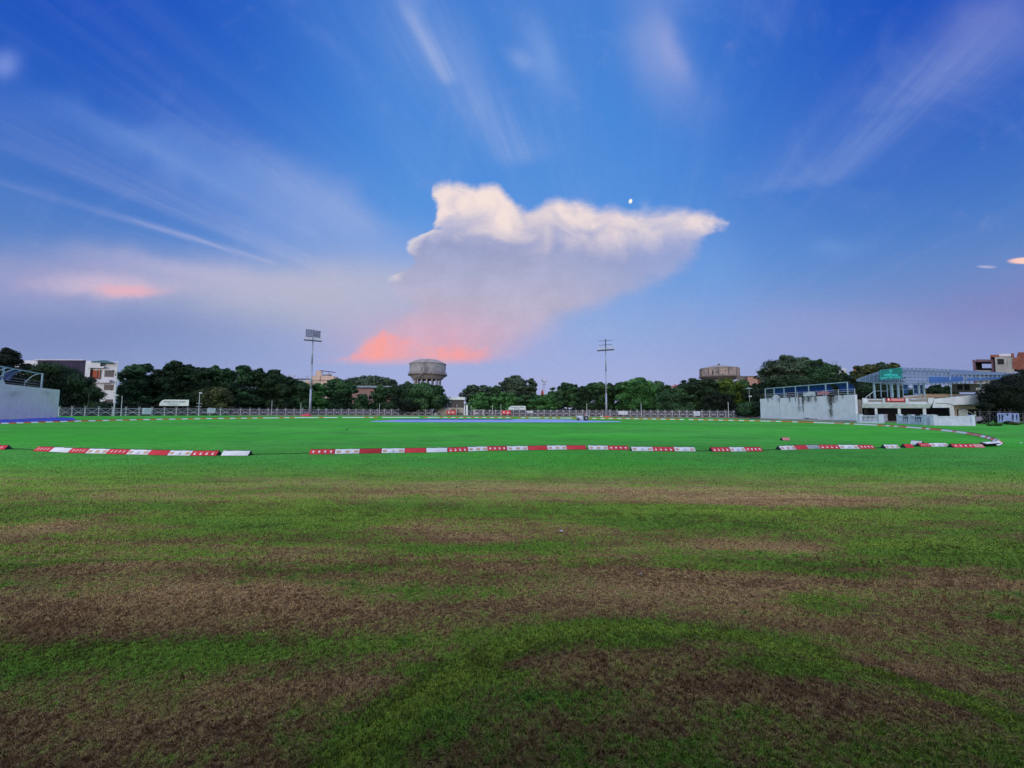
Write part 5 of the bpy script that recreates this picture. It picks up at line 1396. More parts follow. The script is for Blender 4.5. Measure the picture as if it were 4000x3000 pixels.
# ------------------------------------------------------------------ houses and sheds
M_WHITE_W = mat('render_white', (0.60, 0.60, 0.62), 0.85, 0.06, 0.2, streak=0.15)
M_PURPLE = mat('render_plum', (0.035, 0.025, 0.055), 0.9, 0.12, 0.3)
M_DGLASS = mat('glass_dark', (0.025, 0.02, 0.04), 0.2, 0.1, 0.5, spec=0.5)
M_OCHRE = mat('curtain_rust', (0.36, 0.085, 0.045), 0.7, 0.1, 1.0)
M_TEAL = mat('sheet_teal', (0.03, 0.12, 0.16), 0.5, 0.1, 0.5)
M_CREAM = mat('render_cream', (0.58, 0.42, 0.34), 0.85, 0.08, 0.2, streak=0.2)
M_PINKW = mat('render_pink', (0.50, 0.26, 0.20), 0.85, 0.08, 0.2)
M_ROOFG = mat('roof_grey', (0.30, 0.33, 0.40), 0.6, 0.1, 0.3)
M_TILE = mat('tile_red', (0.32, 0.075, 0.060), 0.8, 0.15, 0.8)
M_BRICK = mat('brick', (0.26, 0.085, 0.060), 0.9, 0.18, 1.2, fine=0.2)
M_BEIGE = mat('render_beige', (0.40, 0.34, 0.31), 0.9, 0.14, 0.4, streak=0.35)
def part(root, name, m, rects, Y, dep=0.4, **k):
    mb = MB()
    for r in rects: pxspan(mb, *r, Y, dep)
    return mb.build(name, m, root, **k)
SH[0] = -1.10
Yh = 136.0
h = thing('white_house', at(300, 1500, Yh) * 1.0, 'modern white house with a plum coloured wall and rust window, behind the spreading dark tree', 'house')
h.location.z = 0; WORLDLOC[h] = Vector(h.location)
part(h, 'side_block', M_WHITE_W, [(28, 1408, 138, 1640)], Yh + 3, 14)
part(h, 'parapet', M_WHITE_W, [(137, 1404, 326, 1407)], Yh + 2, 14)
part(h, 'plum_wall', M_PURPLE, [(137, 1407, 326, 1640)], Yh + 2, 14)
part(h, 'stair_tower', M_WHITE_W, [(326, 1409, 346, 1640)], Yh, 12)
f_ = part(h, 'wall', M_WHITE_W, [(346, 1412, 454, 1640)], Yh + 0.8, 11)
part(h, 'balcony', M_WHITE_W, [(344, 1416, 392, 1431), (344, 1431, 406, 1437)], Yh - 0.6, 1.39)
part(h, 'balcony', M_WHITE_W, [(378, 1482, 428, 1495), (406, 1446.5, 440, 1447.5)], Yh - 1.0, 1.79)
w_ = part(h, 'window', M_OCHRE, [(352, 1446, 390, 1480)], Yh + 0.7, 0.09); part(w_, 'mullion', M_DGLASS, [(350, 1445, 352, 1481), (379, 1446, 381, 1480), (358, 1446, 359.3, 1480), (390, 1444, 393, 1481)], Yh + 0.55, 0.14)
WORLDLOC[w_] = WORLDLOC[h]
part(h, 'window', M_DGLASS, [(408, 1445, 444, 1472)], Yh + 0.7, 0.09)
part(h, 'window', M_DGLASS, [(406, 1502, 443, 1524)], Yh + 0.7, 0.09)
part(h, 'window', M_DGLASS, [(410, 1560, 440, 1580)], Yh + 0.7, 0.09)
mb = MB(); a = at(360, 1411.5, Yh - 1); b = at(447, 1418, Yh - 1); pk = at(412, 1408.5, Yh)
mb.prism([(a.x, Yh - 1, a.z), (pk.x, Yh - 1, pk.z), (at(430, 1409, Yh).x, Yh - 1, pk.z - 0.1), (b.x, Yh - 1, b.z), (at(410, 1418, Yh).x, Yh - 1, b.z)], (-7.7, 7, 0)); mb.build('roof', M_TEAL, h)

SH[0] = -0.5
Yc = 240.0
h = thing('cream_house', Vector((at(1250, 1500, Yc).x, Yc, 0)), 'cream house with rounded corner and dark rooftop pergola, behind the first light mast', 'house')
part(h, 'wall', M_CREAM, [(1216, 1468, 1302, 1600)], Yc, 12)
mb = MB(); q = at(1292, 1476, Yc + 6); mb.lathe((at(1291, 1480, Yc).x, Yc + 3, 0), [(3.0, 0), (3.0, at(1291, 1470, Yc).z)], 20); mb.build('rounded_corner', M_CREAM, h, True)
part(h, 'cornice', M_CONCD, [(1214, 1484, 1303, 1485.6)], Yc - 0.4, 0.38)
part(h, 'stair_head', M_CREAM, [(1233, 1448, 1256, 1468)], Yc + 1.5, 5)
part(h, 'pergola_post', M_IRON, [(1257, 1450, 1259.5, 1476), (1283, 1452, 1284.2, 1468), (1288.5, 1452, 1289.4, 1468)], Yc + 1.0, 0.4)
mb = MB(); mb.beam(at(1255, 1448, Yc + 1.5), at(1306, 1454.5, Yc + 1.5), 5, 0.25); mb.build('pergola_roof', M_IRON, h)
part(h, 'railing', M_CONCM, [(1262, 1462.5, 1296, 1468)], Yc + 2, 0.15)
part(h, 'drainpipe', M_IRON, [(1250, 1467, 1251.2, 1500)], Yc - 0.15, 0.12)
part(h, 'window', M_DGLASS, [(1282, 1487, 1296, 1496), (1222, 1489, 1232, 1498)], Yc - 0.1, 0.09)
h = thing('unfinished_house', Vector((at(1170, 1500, Yc).x, Yc - 2, 0)), 'unfinished pale house with bare roof columns, next to the cream house', 'house')
part(h, 'wall', M_CREAM, [(1130, 1489, 1214, 1600)], Yc - 1, 10)
part(h, 'terrace_wall', M_WHITE_W, [(1194, 1480, 1206, 1489), (1178, 1483, 1183, 1489), (1133, 1483.5, 1150, 1489)], Yc - 1, 2)
mb = MB(); mb.beam(at(1150, 1481.5, Yc), at(1210, 1481, Yc), 4, 0.4); mb.build('canopy', M_IRON, h)
part(h, 'window', M_DGLASS, [(1185, 1492, 1192, 1500)], Yc - 1.1, 0.09)
for px, yt, w in ((1130, 1463, 4.5), (1144, 1466, 1.6), (1151, 1463, 1.6), (1166, 1472, 1.2), (1181, 1472, 1.2), (1197, 1465, 1.8), (1204, 1467, 1.6)):
    part(h, 'bare_column', M_CONCM, [(px - w / 2, yt, px + w / 2, 1484)], Yc + 2, 0.5)
SH[0] = -0.38
Yp = 176.0
h = thing('pink_hall', Vector((at(1440, 1550, Yp).x, Yp, 0)), 'long salmon pink hall with a flat grey roof edge, behind the small round tree', 'building')
part(h, 'wall', M_PINKW, [(1352, 1519, 1530, 1640)], Yp, 10)
part(h, 'roof', M_ROOFG, [(1362, 1507, 1526, 1511), (1364, 1511, 1524, 1513.5)], Yp - 1.0, 12)
part(h, 'fascia', M_CONCD, [(1362, 1513.5, 1526, 1519)], Yp - 0.3, 0.29)
part(h, 'window', M_DGLASS, [(1400, 1545, 1412, 1560), (1440, 1545, 1452, 1560)], Yp - 0.1, 0.09)
part(h, 'step', M_SGN, [(1246, 1576, 1300, 1583)], Yp - 8, 2)

SH[0] = -0.16
Ys = 158.0
h = thing('dark_shed', Vector((at(1765, 1580, Ys).x, Ys, 0)), 'flat-roofed shed with white fascia, black upper front and a grey cricket mural', 'building')
mb = MB(); a = at(1715, 1561.5, Ys); b = at(1816.5, 1561.5, Ys); zt = at(1760, 1551.5, Ys).z
mb.prism([(a.x, Ys - 0.6, a.z), (b.x, Ys - 0.6, a.z), (b.x, Ys - 0.6, zt), (a.x + 0.8, Ys - 0.6, zt)], (0, 6, 0)); mb.build('roof', M_SGN, h)
M_BLACKP = mat('panel_black', (0.010, 0.010, 0.028), 0.35, 0.1, 0.4)
part(h, 'upper_front', M_BLACKP, [(1719, 1561.6, 1812, 1592.5)], Ys, 5)
part(h, 'lower_wall', M_BEIGE, [(1696, 1592.6, 1814, 1624)], Ys - 1.0, 5)
part(h, 'upright', M_SGN, [(1718, 1561.6, 1719.4, 1592.5), (1752, 1590, 1754, 1593), (1784.3, 1579, 1785.6, 1592.5), (1815, 1561.6, 1816.6, 1592.5)], Ys - 0.15, 0.14)
part(h, 'opening', M_DGLASS, [(1763.5, 1597, 1780, 1603), (1784.5, 1599, 1796.5, 1603.5), (1784, 1612, 1800, 1622)], Ys - 1.08, 0.06)
part(h, 'sign_strip', M_SGN, [(1743, 1597, 1760, 1600)], Ys - 1.08, 0.06)
M_MUR = mat('mural_grey', (0.28, 0.31, 0.34), 0.8, 0.2, 3); M_MURD = mat('mural_dark_grey', (0.06, 0.07, 0.09), 0.8, 0.2, 2)
mb = MB()
pts = lambda L: [at(x, y, Ys - 0.06) for x, y in L]
mb.add(pts([(1720, 1564), (1762, 1564), (1764, 1592), (1720, 1592)]), [(3, 2, 1, 0)]); pn = mb.build('mural', M_MURD, h)
mb = MB()
for L in ([(1729, 1572), (1732, 1576), (1733, 1581), (1730, 1581), (1726, 1578)], [(1722, 1569.5), (1730, 1573), (1729.5, 1574), (1721.6, 1570.6)],
          [(1733.5, 1570), (1737, 1569), (1738.5, 1574), (1736, 1577), (1733, 1575)], [(1733, 1577), (1739, 1577), (1741, 1588), (1738.5, 1588), (1736.5, 1581), (1735, 1589), (1732.5, 1589)],
          [(1724, 1587), (1738, 1588), (1738, 1590), (1723, 1590)], [(1744, 1575), (1747, 1574), (1749, 1582), (1750, 1590), (1748, 1590), (1745.5, 1583)],
          [(1738, 1566.5), (1753, 1565.5), (1753, 1567), (1739, 1568.3)], [(1756, 1566), (1762, 1565), (1764, 1571), (1759, 1574), (1755, 1570)]):
    mb.add([p + Vector((0, -0.05, 0)) for p in pts(L)], [tuple(range(len(L)))[::-1]])
mb.build('painted_players', M_MUR, pn); WORLDLOC[pn] = WORLDLOC[h]
# banner before the shed
t = thing('red_banner', Vector((at(1762, 1610, Ys - 3).x, Ys - 3, 0)), 'red banner with white emblem in front of the beige wall of the dark shed', 'banner', 'banners tied to the lattice fence')
mb = MB(); P = [[at(1744 + 37 * i / 10, 1618.5 - 15.5 * j / 3, Ys - 3 + 0.05 * math.sin(i * 2)) for i in range(11)] for j in range(4)]; mb.grid(P); mb.build('cloth', M_BRED, t, True)
mb = MB(); cc = at(1753, 1609.5, Ys - 3.1); mb.add([cc + Vector((0.38 * math.cos(k * 0.63), 0, 0.38 * math.sin(k * 0.63))) for k in range(10)], [tuple(range(10))]); mb.build('emblem', M_PNK, t)
part(t, 'print', M_PNK, [(1763, 1610, 1775, 1613.5), (1763, 1608, 1775, 1609), (1748, 1614, 1760, 1615)], Ys - 3.1, 0.02)
part(t, 'support', M_FEN, [(1741.5, 1603, 1743, 1622), (1782, 1596, 1784, 1622)], Ys - 2.95, 0.15)
# people and clutter in front of the shed are only a few dark pixels: a chair and a bin
t = thing('rubbish_bin', Vector((at(1802, 1620, Ys - 2.5).x, Ys - 2.5, 0)), 'dark bin standing before the beige wall of the shed', 'bin')
mb = MB(); mb.lathe((t.location.x, Ys - 2.5, 0), [(0.32, 0), (0.40, 0.8), (0.42, 0.82), (0.3, 0.9), (0.02, 0.92)], 12); mb.build('drum', M_DKP, t, True)

SH[0] = 0.0
# parked white cars
def car(px, Y, yaw, lab):
    x = (px - 2000) / F * Y; t = thing('parked_car', (x, Y, 0), lab, 'car', 'white cars parked behind the fence')
    M = Matrix.Rotation(yaw, 4, 'Z')
    prof = [(-2.0, 0.35), (-2.05, 0.75), (-1.85, 0.95), (-1.3, 1.02), (-0.8, 1.42), (0.5, 1.46), (1.1, 1.05), (1.75, 0.95), (2.0, 0.7), (2.0, 0.35)]
    mb = MB(); mb.prism([(a, -0.78, b) for a, b in prof], (0, 1.56, 0)); bd = mb
    def place(mb): mb.v = [tuple(M @ Vector(v) + Vector((x, Y, 0))) for v in mb.v]; return mb
    place(mb).build('body', MATS['roller_white'], t)
    mb = MB(); mb.prism([(-1.12, -0.79, 1.05), (-0.74, -0.79, 1.36), (0.42, -0.79, 1.38), (0.92, -0.79, 1.05)], (0, 1.58, 0)); place(mb).build('window', M_DGLASS, t)
    for wx in (-1.25, 1.25):
        for wy in (-0.72, 0.72): mb = wheel_mb((wx, wy, 0.32), 0.32, 0.2, 14); mb.tube((wx, wy - 0.09, 0.32), (wx, wy + 0.09, 0.32), 0.18, n=10); place(mb).build('wheel', M_TYRE, t)
    return t
car(1646, 154.5, 0.15, 'white car parked behind the fence below the dark tree')
car(1694, 156, 2.9, 'white car parked at the beige wall, half in front of the shed')

# telecom mast and temple spire
Yt = 260.0; bx = at(2126, 1500, Yt)
t = thing('telecom_mast', (bx.x, Yt, 0), 'slim lattice telecom mast with antennas above the trees', 'mast')
mb = MB(); zt = at(2126, 1490, Yt).z
for sx, sy in ((-1, -1), (1, -1), (1, 1), (-1, 1)): mb.beam((bx.x + sx * 0.9, Yt + sy * 0.9, 0), (bx.x + sx * 0.45, Yt + sy * 0.45, zt), 0.16)
for k in range(22):
    z0, z1 = zt * k / 22, zt * (k + 1) / 22; w0 = 0.9 - 0.45 * k / 22
    for sg in (-1, 1): mb.beam((bx.x - sg * w0, Yt - w0, z0), (bx.x + sg * w0, Yt - w0, z1), 0.09)
mb.build('lattice', M_GALV, t)
mb = MB(); z = at(2126, 1491, Yt).z; mb.lathe((bx.x, Yt, z), [(1.7, 0), (1.8, 0), (1.8, 0.25), (1.7, 0.25)], 10); mb.lathe((bx.x, Yt, at(2126, 1502, Yt).z), [(1.2, 0), (1.3, 0), (1.3, 0.25)], 10); mb.build('platform', M_GALV, t)
for px, y0, y1, w in ((2116.5, 1479, 1491, 1.0), (2120, 1484, 1492, 0.7), (2136, 1480, 1494, 0.35), (2133, 1486, 1495, 0.6), (2129, 1486, 1496, 0.6), (2119.5, 1498, 1506, 0.5)):
    p0, p1 = at(px, y0, Yt - 1.5), at(px, y1, Yt - 1.5); mb = MB(); mb.beam(p0, p1, w, 0.3); mb.beam(p1, (bx.x, Yt, p1.z), 0.12); mb.build('antenna', M_GALV, t)
Yq = 215.0; q = at(2118.5, 1530, Yq)
t = thing('temple_spire', (q.x, Yq, 0), 'orange temple spire with pale finial just showing above the trees', 'temple')
M_ORT = mat('spire_orange', (0.55, 0.07, 0.035), 0.7, 0.1, 1)
zb = at(2118, 1560, Yq).z; zt = at(2118, 1521, Yq).z
mb = MB(); mb.lathe((q.x, Yq, 0), [(1.7, 0), (1.7, zb)] + [(0.98 * (1 - (k / 8) ** 2.2) + 0.12, zb + 0.4 + (zt - zb - 0.4) * k / 8) for k in range(9)], 12); mb.build('spire', M_ORT, t)
mb = MB(); mb.lathe((q.x, Yq, 0), [(0.35, zt - 0.2), (0.3, zt + 0.2), (0.08, zt + 0.5), (0.16, zt + 0.7), (0.02, zt + 1.0)], 10); mb.tube((q.x, Yq, zt), (q.x, Yq, zt + 1.6), 0.05); mb.build('finial', M_WHITE_W, t)

SH[0] = 0.43
# red tiled house
Yr = 200.0
h = thing('red_roofed_house', Vector((at(2650, 1520, Yr).x, Yr, 0)), 'pale house with red tiled mansard roof peeping over the trees', 'house')
part(h, 'wall', M_WHITE_W, [(2624, 1514, 2676, 1600)], Yr, 8)
part(h, 'window', M_DGLASS, [(2632, 1516, 2642, 1521), (2650, 1515, 2658, 1520)], Yr - 0.1, 0.09)
mb = MB()
A = [at(2615, 1514.5, Yr - 1), at(2681, 1509, Yr - 1), at(2677, 1501, Yr + 2), at(2646, 1504, Yr + 2), at(2640, 1505, Yr + 2), at(2624, 1507, Yr + 2)]
mb.add(A, [(0, 1, 2, 3, 4, 5)]); B = [v + Vector((0, 6, 0)) for v in A]
mb.add([A[0], B[0], B[5], A[5]], [(0, 1, 2, 3)]); mb.add([A[1], A[2], B[2], B[1]], [(0, 1, 2, 3)]); mb.add([A[5], A[4], A[3], A[2], B[2], B[5]], [(0, 1, 2, 3, 4, 5)])
pxspan(mb, 2634, 1501.5, 2640, 1507, Yr + 1.5, 1.0); pxspan(mb, 2652, 1499.5, 2676, 1502, Yr + 1.9, 1.0)
mb.build('roof', M_TILE, h)
SH[0] = 0.63
h = thing('brown_flat_house', Vector((at(2945, 1480, 170).x, 170, 0)), 'brown flat-roofed house between the round tank and the airy tree', 'house')
part(h, 'wall', M_PINKW, [(2922, 1470, 2962, 1600)], 170, 8); part(h, 'side_wall', M_BRICK, [(2962.2, 1474, 2978, 1600)], 171, 8)
part(h, 'parapet', M_CONCD, [(2880, 1468.5, 2963, 1471)], 169.7, 0.28); part(h, 'rear_wing', M_CONCD, [(2880, 1471, 2921.8, 1600)], 171.5, 6)
SH[0] = 0.85
# rooftop with water tanks
Yk = 150.0
h = thing('rooftop_house', Vector((at(3270, 1440, Yk).x, Yk, 0)), 'pale house whose roof carries two grey water tanks, above the trees behind the canopy', 'house')
part(h, 'wall', M_WHITE_W, [(3236, 1440, 3312, 1600)], Yk, 8); part(h, 'parapet', M_WHITE_W, [(3234, 1436.5, 3278, 1440)], Yk - 0.2, 8.4)
for px in (3248, 3266): x = at(px, 1430, Yk + 3).x; z0 = at(px, 1437, Yk + 3).z; mb = MB(); mb.lathe((x, Yk + 3, z0), [(0.72, 0), (0.72, 0.7), (0.66, 0.85), (0.25, 0.98), (0.02, 1.0)], 14); mb.build('water_tank', M_CONCM, h, True)
mb = MB()
for a_, b_ in (((3252, 1427), (3250, 1411)), ((3265, 1427), (3262, 1412)), ((3267, 1427), (3271, 1411))): mb.beam(at(*a_, Yk + 3), at(*b_, Yk + 3), 0.08)
mb.build('reinforcing_bar', M_IRON, h)
part(h, 'window', M_DGLASS, [(3285, 1446, 3296, 1456)], Yk - 0.1, 0.09)
SH[0] = 0.90
h = thing('red_brick_house', Vector((at(3355, 1440, 145).x, 145, 0)), 'red brick house corner showing over the olive tree behind the pavilion', 'house')
part(h, 'wall', M_BRICK, [(3338, 1434, 3372, 1600)], 145, 8); part(h, 'parapet', M_CONC, [(3336, 1431.5, 3374, 1434)], 144.8, 8.4); part(h, 'window', M_DGLASS, [(3344, 1446, 3356, 1460)], 144.9, 0.09)
# ------------------------------------------------------------------ gallery walls at both sides
def wall_material(name, base, stains):
    """painted masonry with mould streaks: stains are (along, width, top, length, strength) on the wall's own axes"""
    m = bpy.data.materials.new(name); m.use_nodes = True
    nt = m.node_tree; g = NG(nt); b = nt.nodes['Principled BSDF']
    tc = g.n('ShaderNodeTexCoord'); x, y, z = g.xyz(S(g, tc.outputs['Object']))
    n = g.noise(g.vec(x, y, z), 0.6, 6, 0.65); n2 = g.noise(g.vec(x * 3.0, y * 3.0, z * 0.6), 1.5, 6, 0.7); n3 = g.noise(g.vec(x, y, z), 9, 4, 0.7)
    col = g.mix(g.sm(n, 0.35, 0.7), base, tuple(k * 0.86 for k in base))
    col = g.mix(g.sm(n3, 0.5, 0.75) * 0.25, col, tuple(k * 0.7 for k in base))
    s = None
    for (a, w, top, ln, st) in stains:
        u = (y - a + (n2 - 0.5) * w * 1.6) * (1.0 / w)
        v = g.sm(z + (n - 0.5) * 1.0, top - ln - 0.3, top - ln * 0.3) * g.sm(z, top, top + 0.12, 1.0, 0.0)
        k = u.gauss() * v * st
        s = k if s is None else s + k
    if s is not None:
        s = (s * (g.sm(n2 * 0.5 + n3 * 0.5, 0.38, 0.60) * 1.5)).clamp()
        col = g.mix(s, col, (0.035, 0.032, 0.030))
    g.put(b.inputs['Base Color'], col); b.inputs['Roughness'].default_value = 0.9; b.inputs['Specular IOR Level'].default_value = 0.2
    bn = g.n('ShaderNodeBump'); bn.inputs['Strength'].default_value = 0.15; g.put(bn.inputs['Height'], n3); nt.links.new(bn.outputs[0], b.inputs['Normal'])
    return m
M_BLUEC = mat('canopy_blue', (0.020, 0.075, 0.36), 0.5, 0.12, 0.6)
M_RIBB = mat('rib_dark_blue', (0.02, 0.05, 0.16), 0.5, 0.1, 1)
M_FRAMEP = mat('frame_pale_blue', (0.30, 0.42, 0.52), 0.5, 0.1, 1)
M_FRAMEW = mat('frame_white', (0.50, 0.53, 0.58), 0.5, 0.1, 1)
# right gallery wall: local y runs along the wall
A = gnd(2968, 1640); B = gnd(3340, 1651.5)
A = Vector((60.2, 93.2, 0)); B = Vector((61.9, 69.3, 0))
Lw = (B - A).length; d = (B - A).normalized(); nrm = Vector((-d.y, d.x, 0)) * -1     # towards the field
if nrm.x > 0: nrm = -nrm
back = -nrm
gal = thing('gallery_wall', A, 'stained white gallery wall with mould streaks and blue curved canopy on top', 'gallery')
def GP(s, off, z): return A + d * s + back * off + Vector((0, 0, z))
HWl = 5.0
stains = [(-2.6, 0.18, 4.9, 0.9, 1.0), (-5.6, 0.10, 4.9, 0.7, .8), (-6.0, 0.22, 5.0, 1.1, 1.2), (-6.1, 0.05, 5.0, 4.6, 0.7), (-9.0, 0.22, 5.0, 1.3, 1.0), (-10.6, 0.16, 4.9, 1.2, .9), (-11.5, 0.25, 5.0, 2.6, 1.0),
          (-12.6, 0.35, 5.0, 1.6, 1.4), (-12.5, 0.14, 5.0, 4.8, 1.3), (-13.9, 0.7, 5.0, 1.3, 1.3), (-13.4, 0.7, 0.6, 0.5, 1.3), (-14.9, 0.9, 0.45, 0.35, 1.1), (-15.6, 0.3, 5.0, 1.0, 1.2), (-11.6, 0.6, 3.0, 1.4, 0.5),
          (-18.8, 0.55, 5.0, 2.3, 1.4), (-19.0, 0.25, 5.0, 4.9, 1.3), (-19.8, 0.7, 5.0, 1.5, 1.0), (-18.9, 0.5, 2.3, 1.8, 0.8), (-4.0, 0.2, 5.0, 0.4, 0.7), (-21.5, 0.3, 5.0, 0.8, 0.6)]
M_GALW = wall_material('gallery_white', (0.62, 0.63, 0.72), stains)
mb = MB()
pts = [GP(0, 0, 0), GP(Lw, 0, 0), GP(Lw, 0.45, 0), GP(0, 0.45, 0)]
mb.prism(pts, (0, 0, HWl)); mb.build('wall', M_GALW, gal)
mb = MB(); mb.prism([GP(-0.05, 0.46, 0), GP(Lw, 0.46, 0), GP(Lw, 1.3, 0), GP(-0.05, 1.3, 0)], (0, 0, HWl - 0.9)); mb.build('terrace', M_CONCD, gal)
mb = MB(); mb.prism([GP(-0.06, -0.25, 0), GP(Lw + 0.06, -0.25, 0), GP(Lw + 0.06, -0.003, 0), GP(-0.06, -0.003, 0)], (0, 0, 0.35)); mb.build('plinth', M_CONC, gal)
# canopy
zt = 7.35; s0, s1 = 1.2, Lw - 1.7
def arc(s, t): # t 0 front top .. 1 back low
    a = t * 1.25
    return GP(s, 0.5 + 1.6 * math.sin(a), zt - 0.10 * t - 2.1 * (1 - math.cos(a)))
mb = MB()
for (sa, sb) in ((2.6, s0 + (s1 - s0) * 0.79), (s0 + (s1 - s0) * 0.86, s1)):
    P = [[arc(sa + (sb - sa) * i / 20, j / 8) for i in range(21)] for j in range(9)]
    mb.grid(P)
mb.build('canopy_sheet', M_BLUEC, gal, True)
mb = MB()
mb.beam(GP(s0, 0.5, zt + 0.05), GP(s1, 0.5, zt + 0.05), 0.14, 0.16)
mb.build('canopy_beam', M_FRAMEP, gal)
posts = [s0, 4.0, 7.0, 10.2, 13.6, 17.6, s1 - 0.1]
for k, s in enumerate(posts):
    mb = MB(); mb.beam(GP(s, 0.5, HWl - 0.9), GP(s, 0.5, zt), 0.14); mb.build('post', M_FRAMEP, gal)
    mb = MB()
    for j in range(8): mb.beam(arc(s, j / 8) + Vector((0, 0, -0.04)), arc(s, (j + 1) / 8) + Vector((0, 0, -0.04)), 0.09)
    mb.build('canopy_rib', M_RIBB, gal)
    if k + 1 < len(posts):
        s2 = posts[k + 1]
        for f in (1 / 3, 2 / 3):
            ss = s + (s2 - s) * f; mb = MB()
            for j in range(8): mb.beam(arc(ss, j / 8) + Vector((0, 0, -0.03)), arc(ss, (j + 1) / 8) + Vector((0, 0, -0.03)), 0.06)
            mb.build('canopy_rib', M_RIBB, gal)
mb = MB()
for z in (HWl + 0.3, HWl + 0.68, HWl + 1.05): mb.beam(GP(s0, 0.42, z), GP(Lw - 0.3, 0.42, z), 0.06)
for s in np.arange(s0, Lw - 0.2, 3.2): mb.beam(GP(float(s), 0.42, HWl), GP(float(s), 0.42, HWl + 1.1), 0.07)
mb.build('railing', M_FRAMEW, gal)
M_PINKC = mat('cloth_pink', (0.50, 0.22, 0.26), 0.8, 0.1, 2)
for s, ln, z0, z1, m, lab in ((13.9, 3.0, HWl + 0.15, HWl + 0.95, M_BWH, 'white cloth banner hung on the gallery railing'), (17.2, 2.6, HWl + 0.35, HWl + 0.9, M_PINKC, 'pinkish cloth hung on the gallery railing beside the white one')):
    mb = MB(); mb.grid([[GP(s - ln / 2 + ln * i / 8 - 3.5 * 0, 0.30 + 0.03 * math.sin(i * 2), z0 + (z1 - z0) * j / 3 - 0.05 * math.sin(i)) for i in range(9)] for j in range(4)])
    o = mb.build('railing_cloth', m, smooth=True); recentre(o, GP(s, 0.3, z0)); tag(o, lab, 'banner', 'cloths on the gallery railing')
mb = MB(); mb.grid([[GP(3.6 + 2.3 * i / 8, 0.30, HWl + 0.02 + 0.75 * math.sin(min(1, (i + 1) / 5) * 1.57) * j / 3 * (1 if i < 7 else 0.5)) for i in range(9)] for j in range(4)])
o = mb.build('railing_cloth', M_BWH, smooth=True); recentre(o, GP(4.5, 0.3, HWl)); tag(o, 'pale rag slumped over the near corner of the gallery railing', 'banner', 'cloths on the gallery railing')
M_DARKC = mat('cloth_dark', (0.03, 0.03, 0.05), 0.8, 0.1)
mb = MB(); P = [[GP(6.0 + 3.6 * i / 10, 0.9 + 0.2 * j, HWl + 0.1 + 1.25 * math.sin(math.pi * i / 10) ** 0.5 * math.sin(math.pi * (j + 0.5) / 6)) for i in range(11)] for j in range(6)]; mb.grid(P)
o = mb.build('covered_bench', M_DARKC, smooth=True); recentre(o, GP(7, 1, HWl)); tag(o, 'dark tarpaulin covered heap on the gallery behind the railing', 'heap')

# left gallery wall
A2 = Vector((-79.8, 56.0, 0)); A2 = Vector(((-170 - 2000) / F * 49.5, 49.5, 0)); B2 = Vector(((233 - 2000) / F * 76, 76.0, 0))
d2 = (B2 - A2).normalized(); L2 = (B2 - A2).length; bk2 = Vector((-d2.y, d2.x, 0))
if bk2.x > 0: bk2 = -bk2
def G2(s, off, z): return A2 + d2 * s + bk2 * off + Vector((0, 0, z))
M_GALL = wall_material('gallery_grey_white', (0.72, 0.69, 0.64), [(12, 1.5, 4.5, 1.0, 0.25), (22, 1.2, 5.0, 0.8, 0.25)])
g2 = thing('gallery_wall', A2, 'blank grey-white gallery wall at the photo edge, carrying a torn blue canopy', 'gallery')
mb = MB(); mb.prism([G2(0, 0, 0), G2(L2 - 0.12, 0, 0), G2(L2 - 0.12, 0.45, 0), G2(0, 0.45, 0)], (0, 0, 5.55)); mb.build('wall', M_GALL, g2)
mb = MB(); mb.prism([G2(L2 - 0.115, -0.01, 0), G2(L2, -0.01, 0), G2(L2, 0.46, 0), G2(L2 - 0.115, 0.46, 0)], (0, 0, 5.56)); mb.build('corner_strip', mat('paint_teal', (0.06, 0.34, 0.38), 0.7, 0.1), g2)
mb = MB(); mb.prism([G2(0, 0.46, 0), G2(L2, 0.46, 0), G2(L2, 2.6, 0), G2(0, 2.6, 0)], (0, 0, 4.7)); mb.build('terrace', M_CONCM, g2)
def spx(px):  # distance along the wall for a traced column
    u = (px - 2000) / F; return (u * A2.y - A2.x) / (d2.x - u * d2.y)
zt2 = 8.3; e2 = spx(180)
def arc2(s, t):
    a = t * 1.25; return G2(s, 0.6 + 2.0 * math.sin(a), zt2 - 0.2 * t - 2.3 * (1 - math.cos(a)))
mb = MB(); mb.beam(G2(2, 0.6, zt2), G2(e2, 0.6, zt2 - 0.15), 0.13, 0.16); mb.build('canopy_beam', M_FRAMEP, g2)
for px in (-150, -60, 28, 178):
    s = spx(px); mb = MB(); mb.beam(G2(s, 0.6, 4.7), G2(s, 0.6, zt2), 0.16); mb.build('post', M_FRAMEP, g2)
for px in (-60, -20, 28, 55, 82, 110, 178):
    s = spx(px); mb = MB()
    for j in range(8): mb.beam(arc2(s, j / 8), arc2(s, (j + 1) / 8), 0.08)
    mb.build('canopy_rib', M_FRAMEP, g2)
mb = MB()
for a_, b_, t0, t1 in ((-150, 22, 0, 1), (86, 122, 0.3, 1)):
    sa, sb = spx(a_), spx(b_); mb.grid([[arc2(sa + (sb - sa) * i / 12, t0 + (t1 - t0) * j / 6) + Vector((0, 0, 0.06)) for i in range(13)] for j in range(7)])
mb.build('canopy_sheet', M_BLUEC, g2, True)
mb = MB()
for z in (5.85, 6.25, 6.7): mb.beam(G2(2, 0.5, z), G2(e2, 0.5, z), 0.07)
for px in (-150, -60, 28, 110, 178): s = spx(px); mb.beam(G2(s, 0.5, 5.5), G2(s, 0.5, 6.75), 0.09)
mb.build('railing', mat('rail_mauve', (0.20, 0.19, 0.26), 0.6, 0.1), g2)
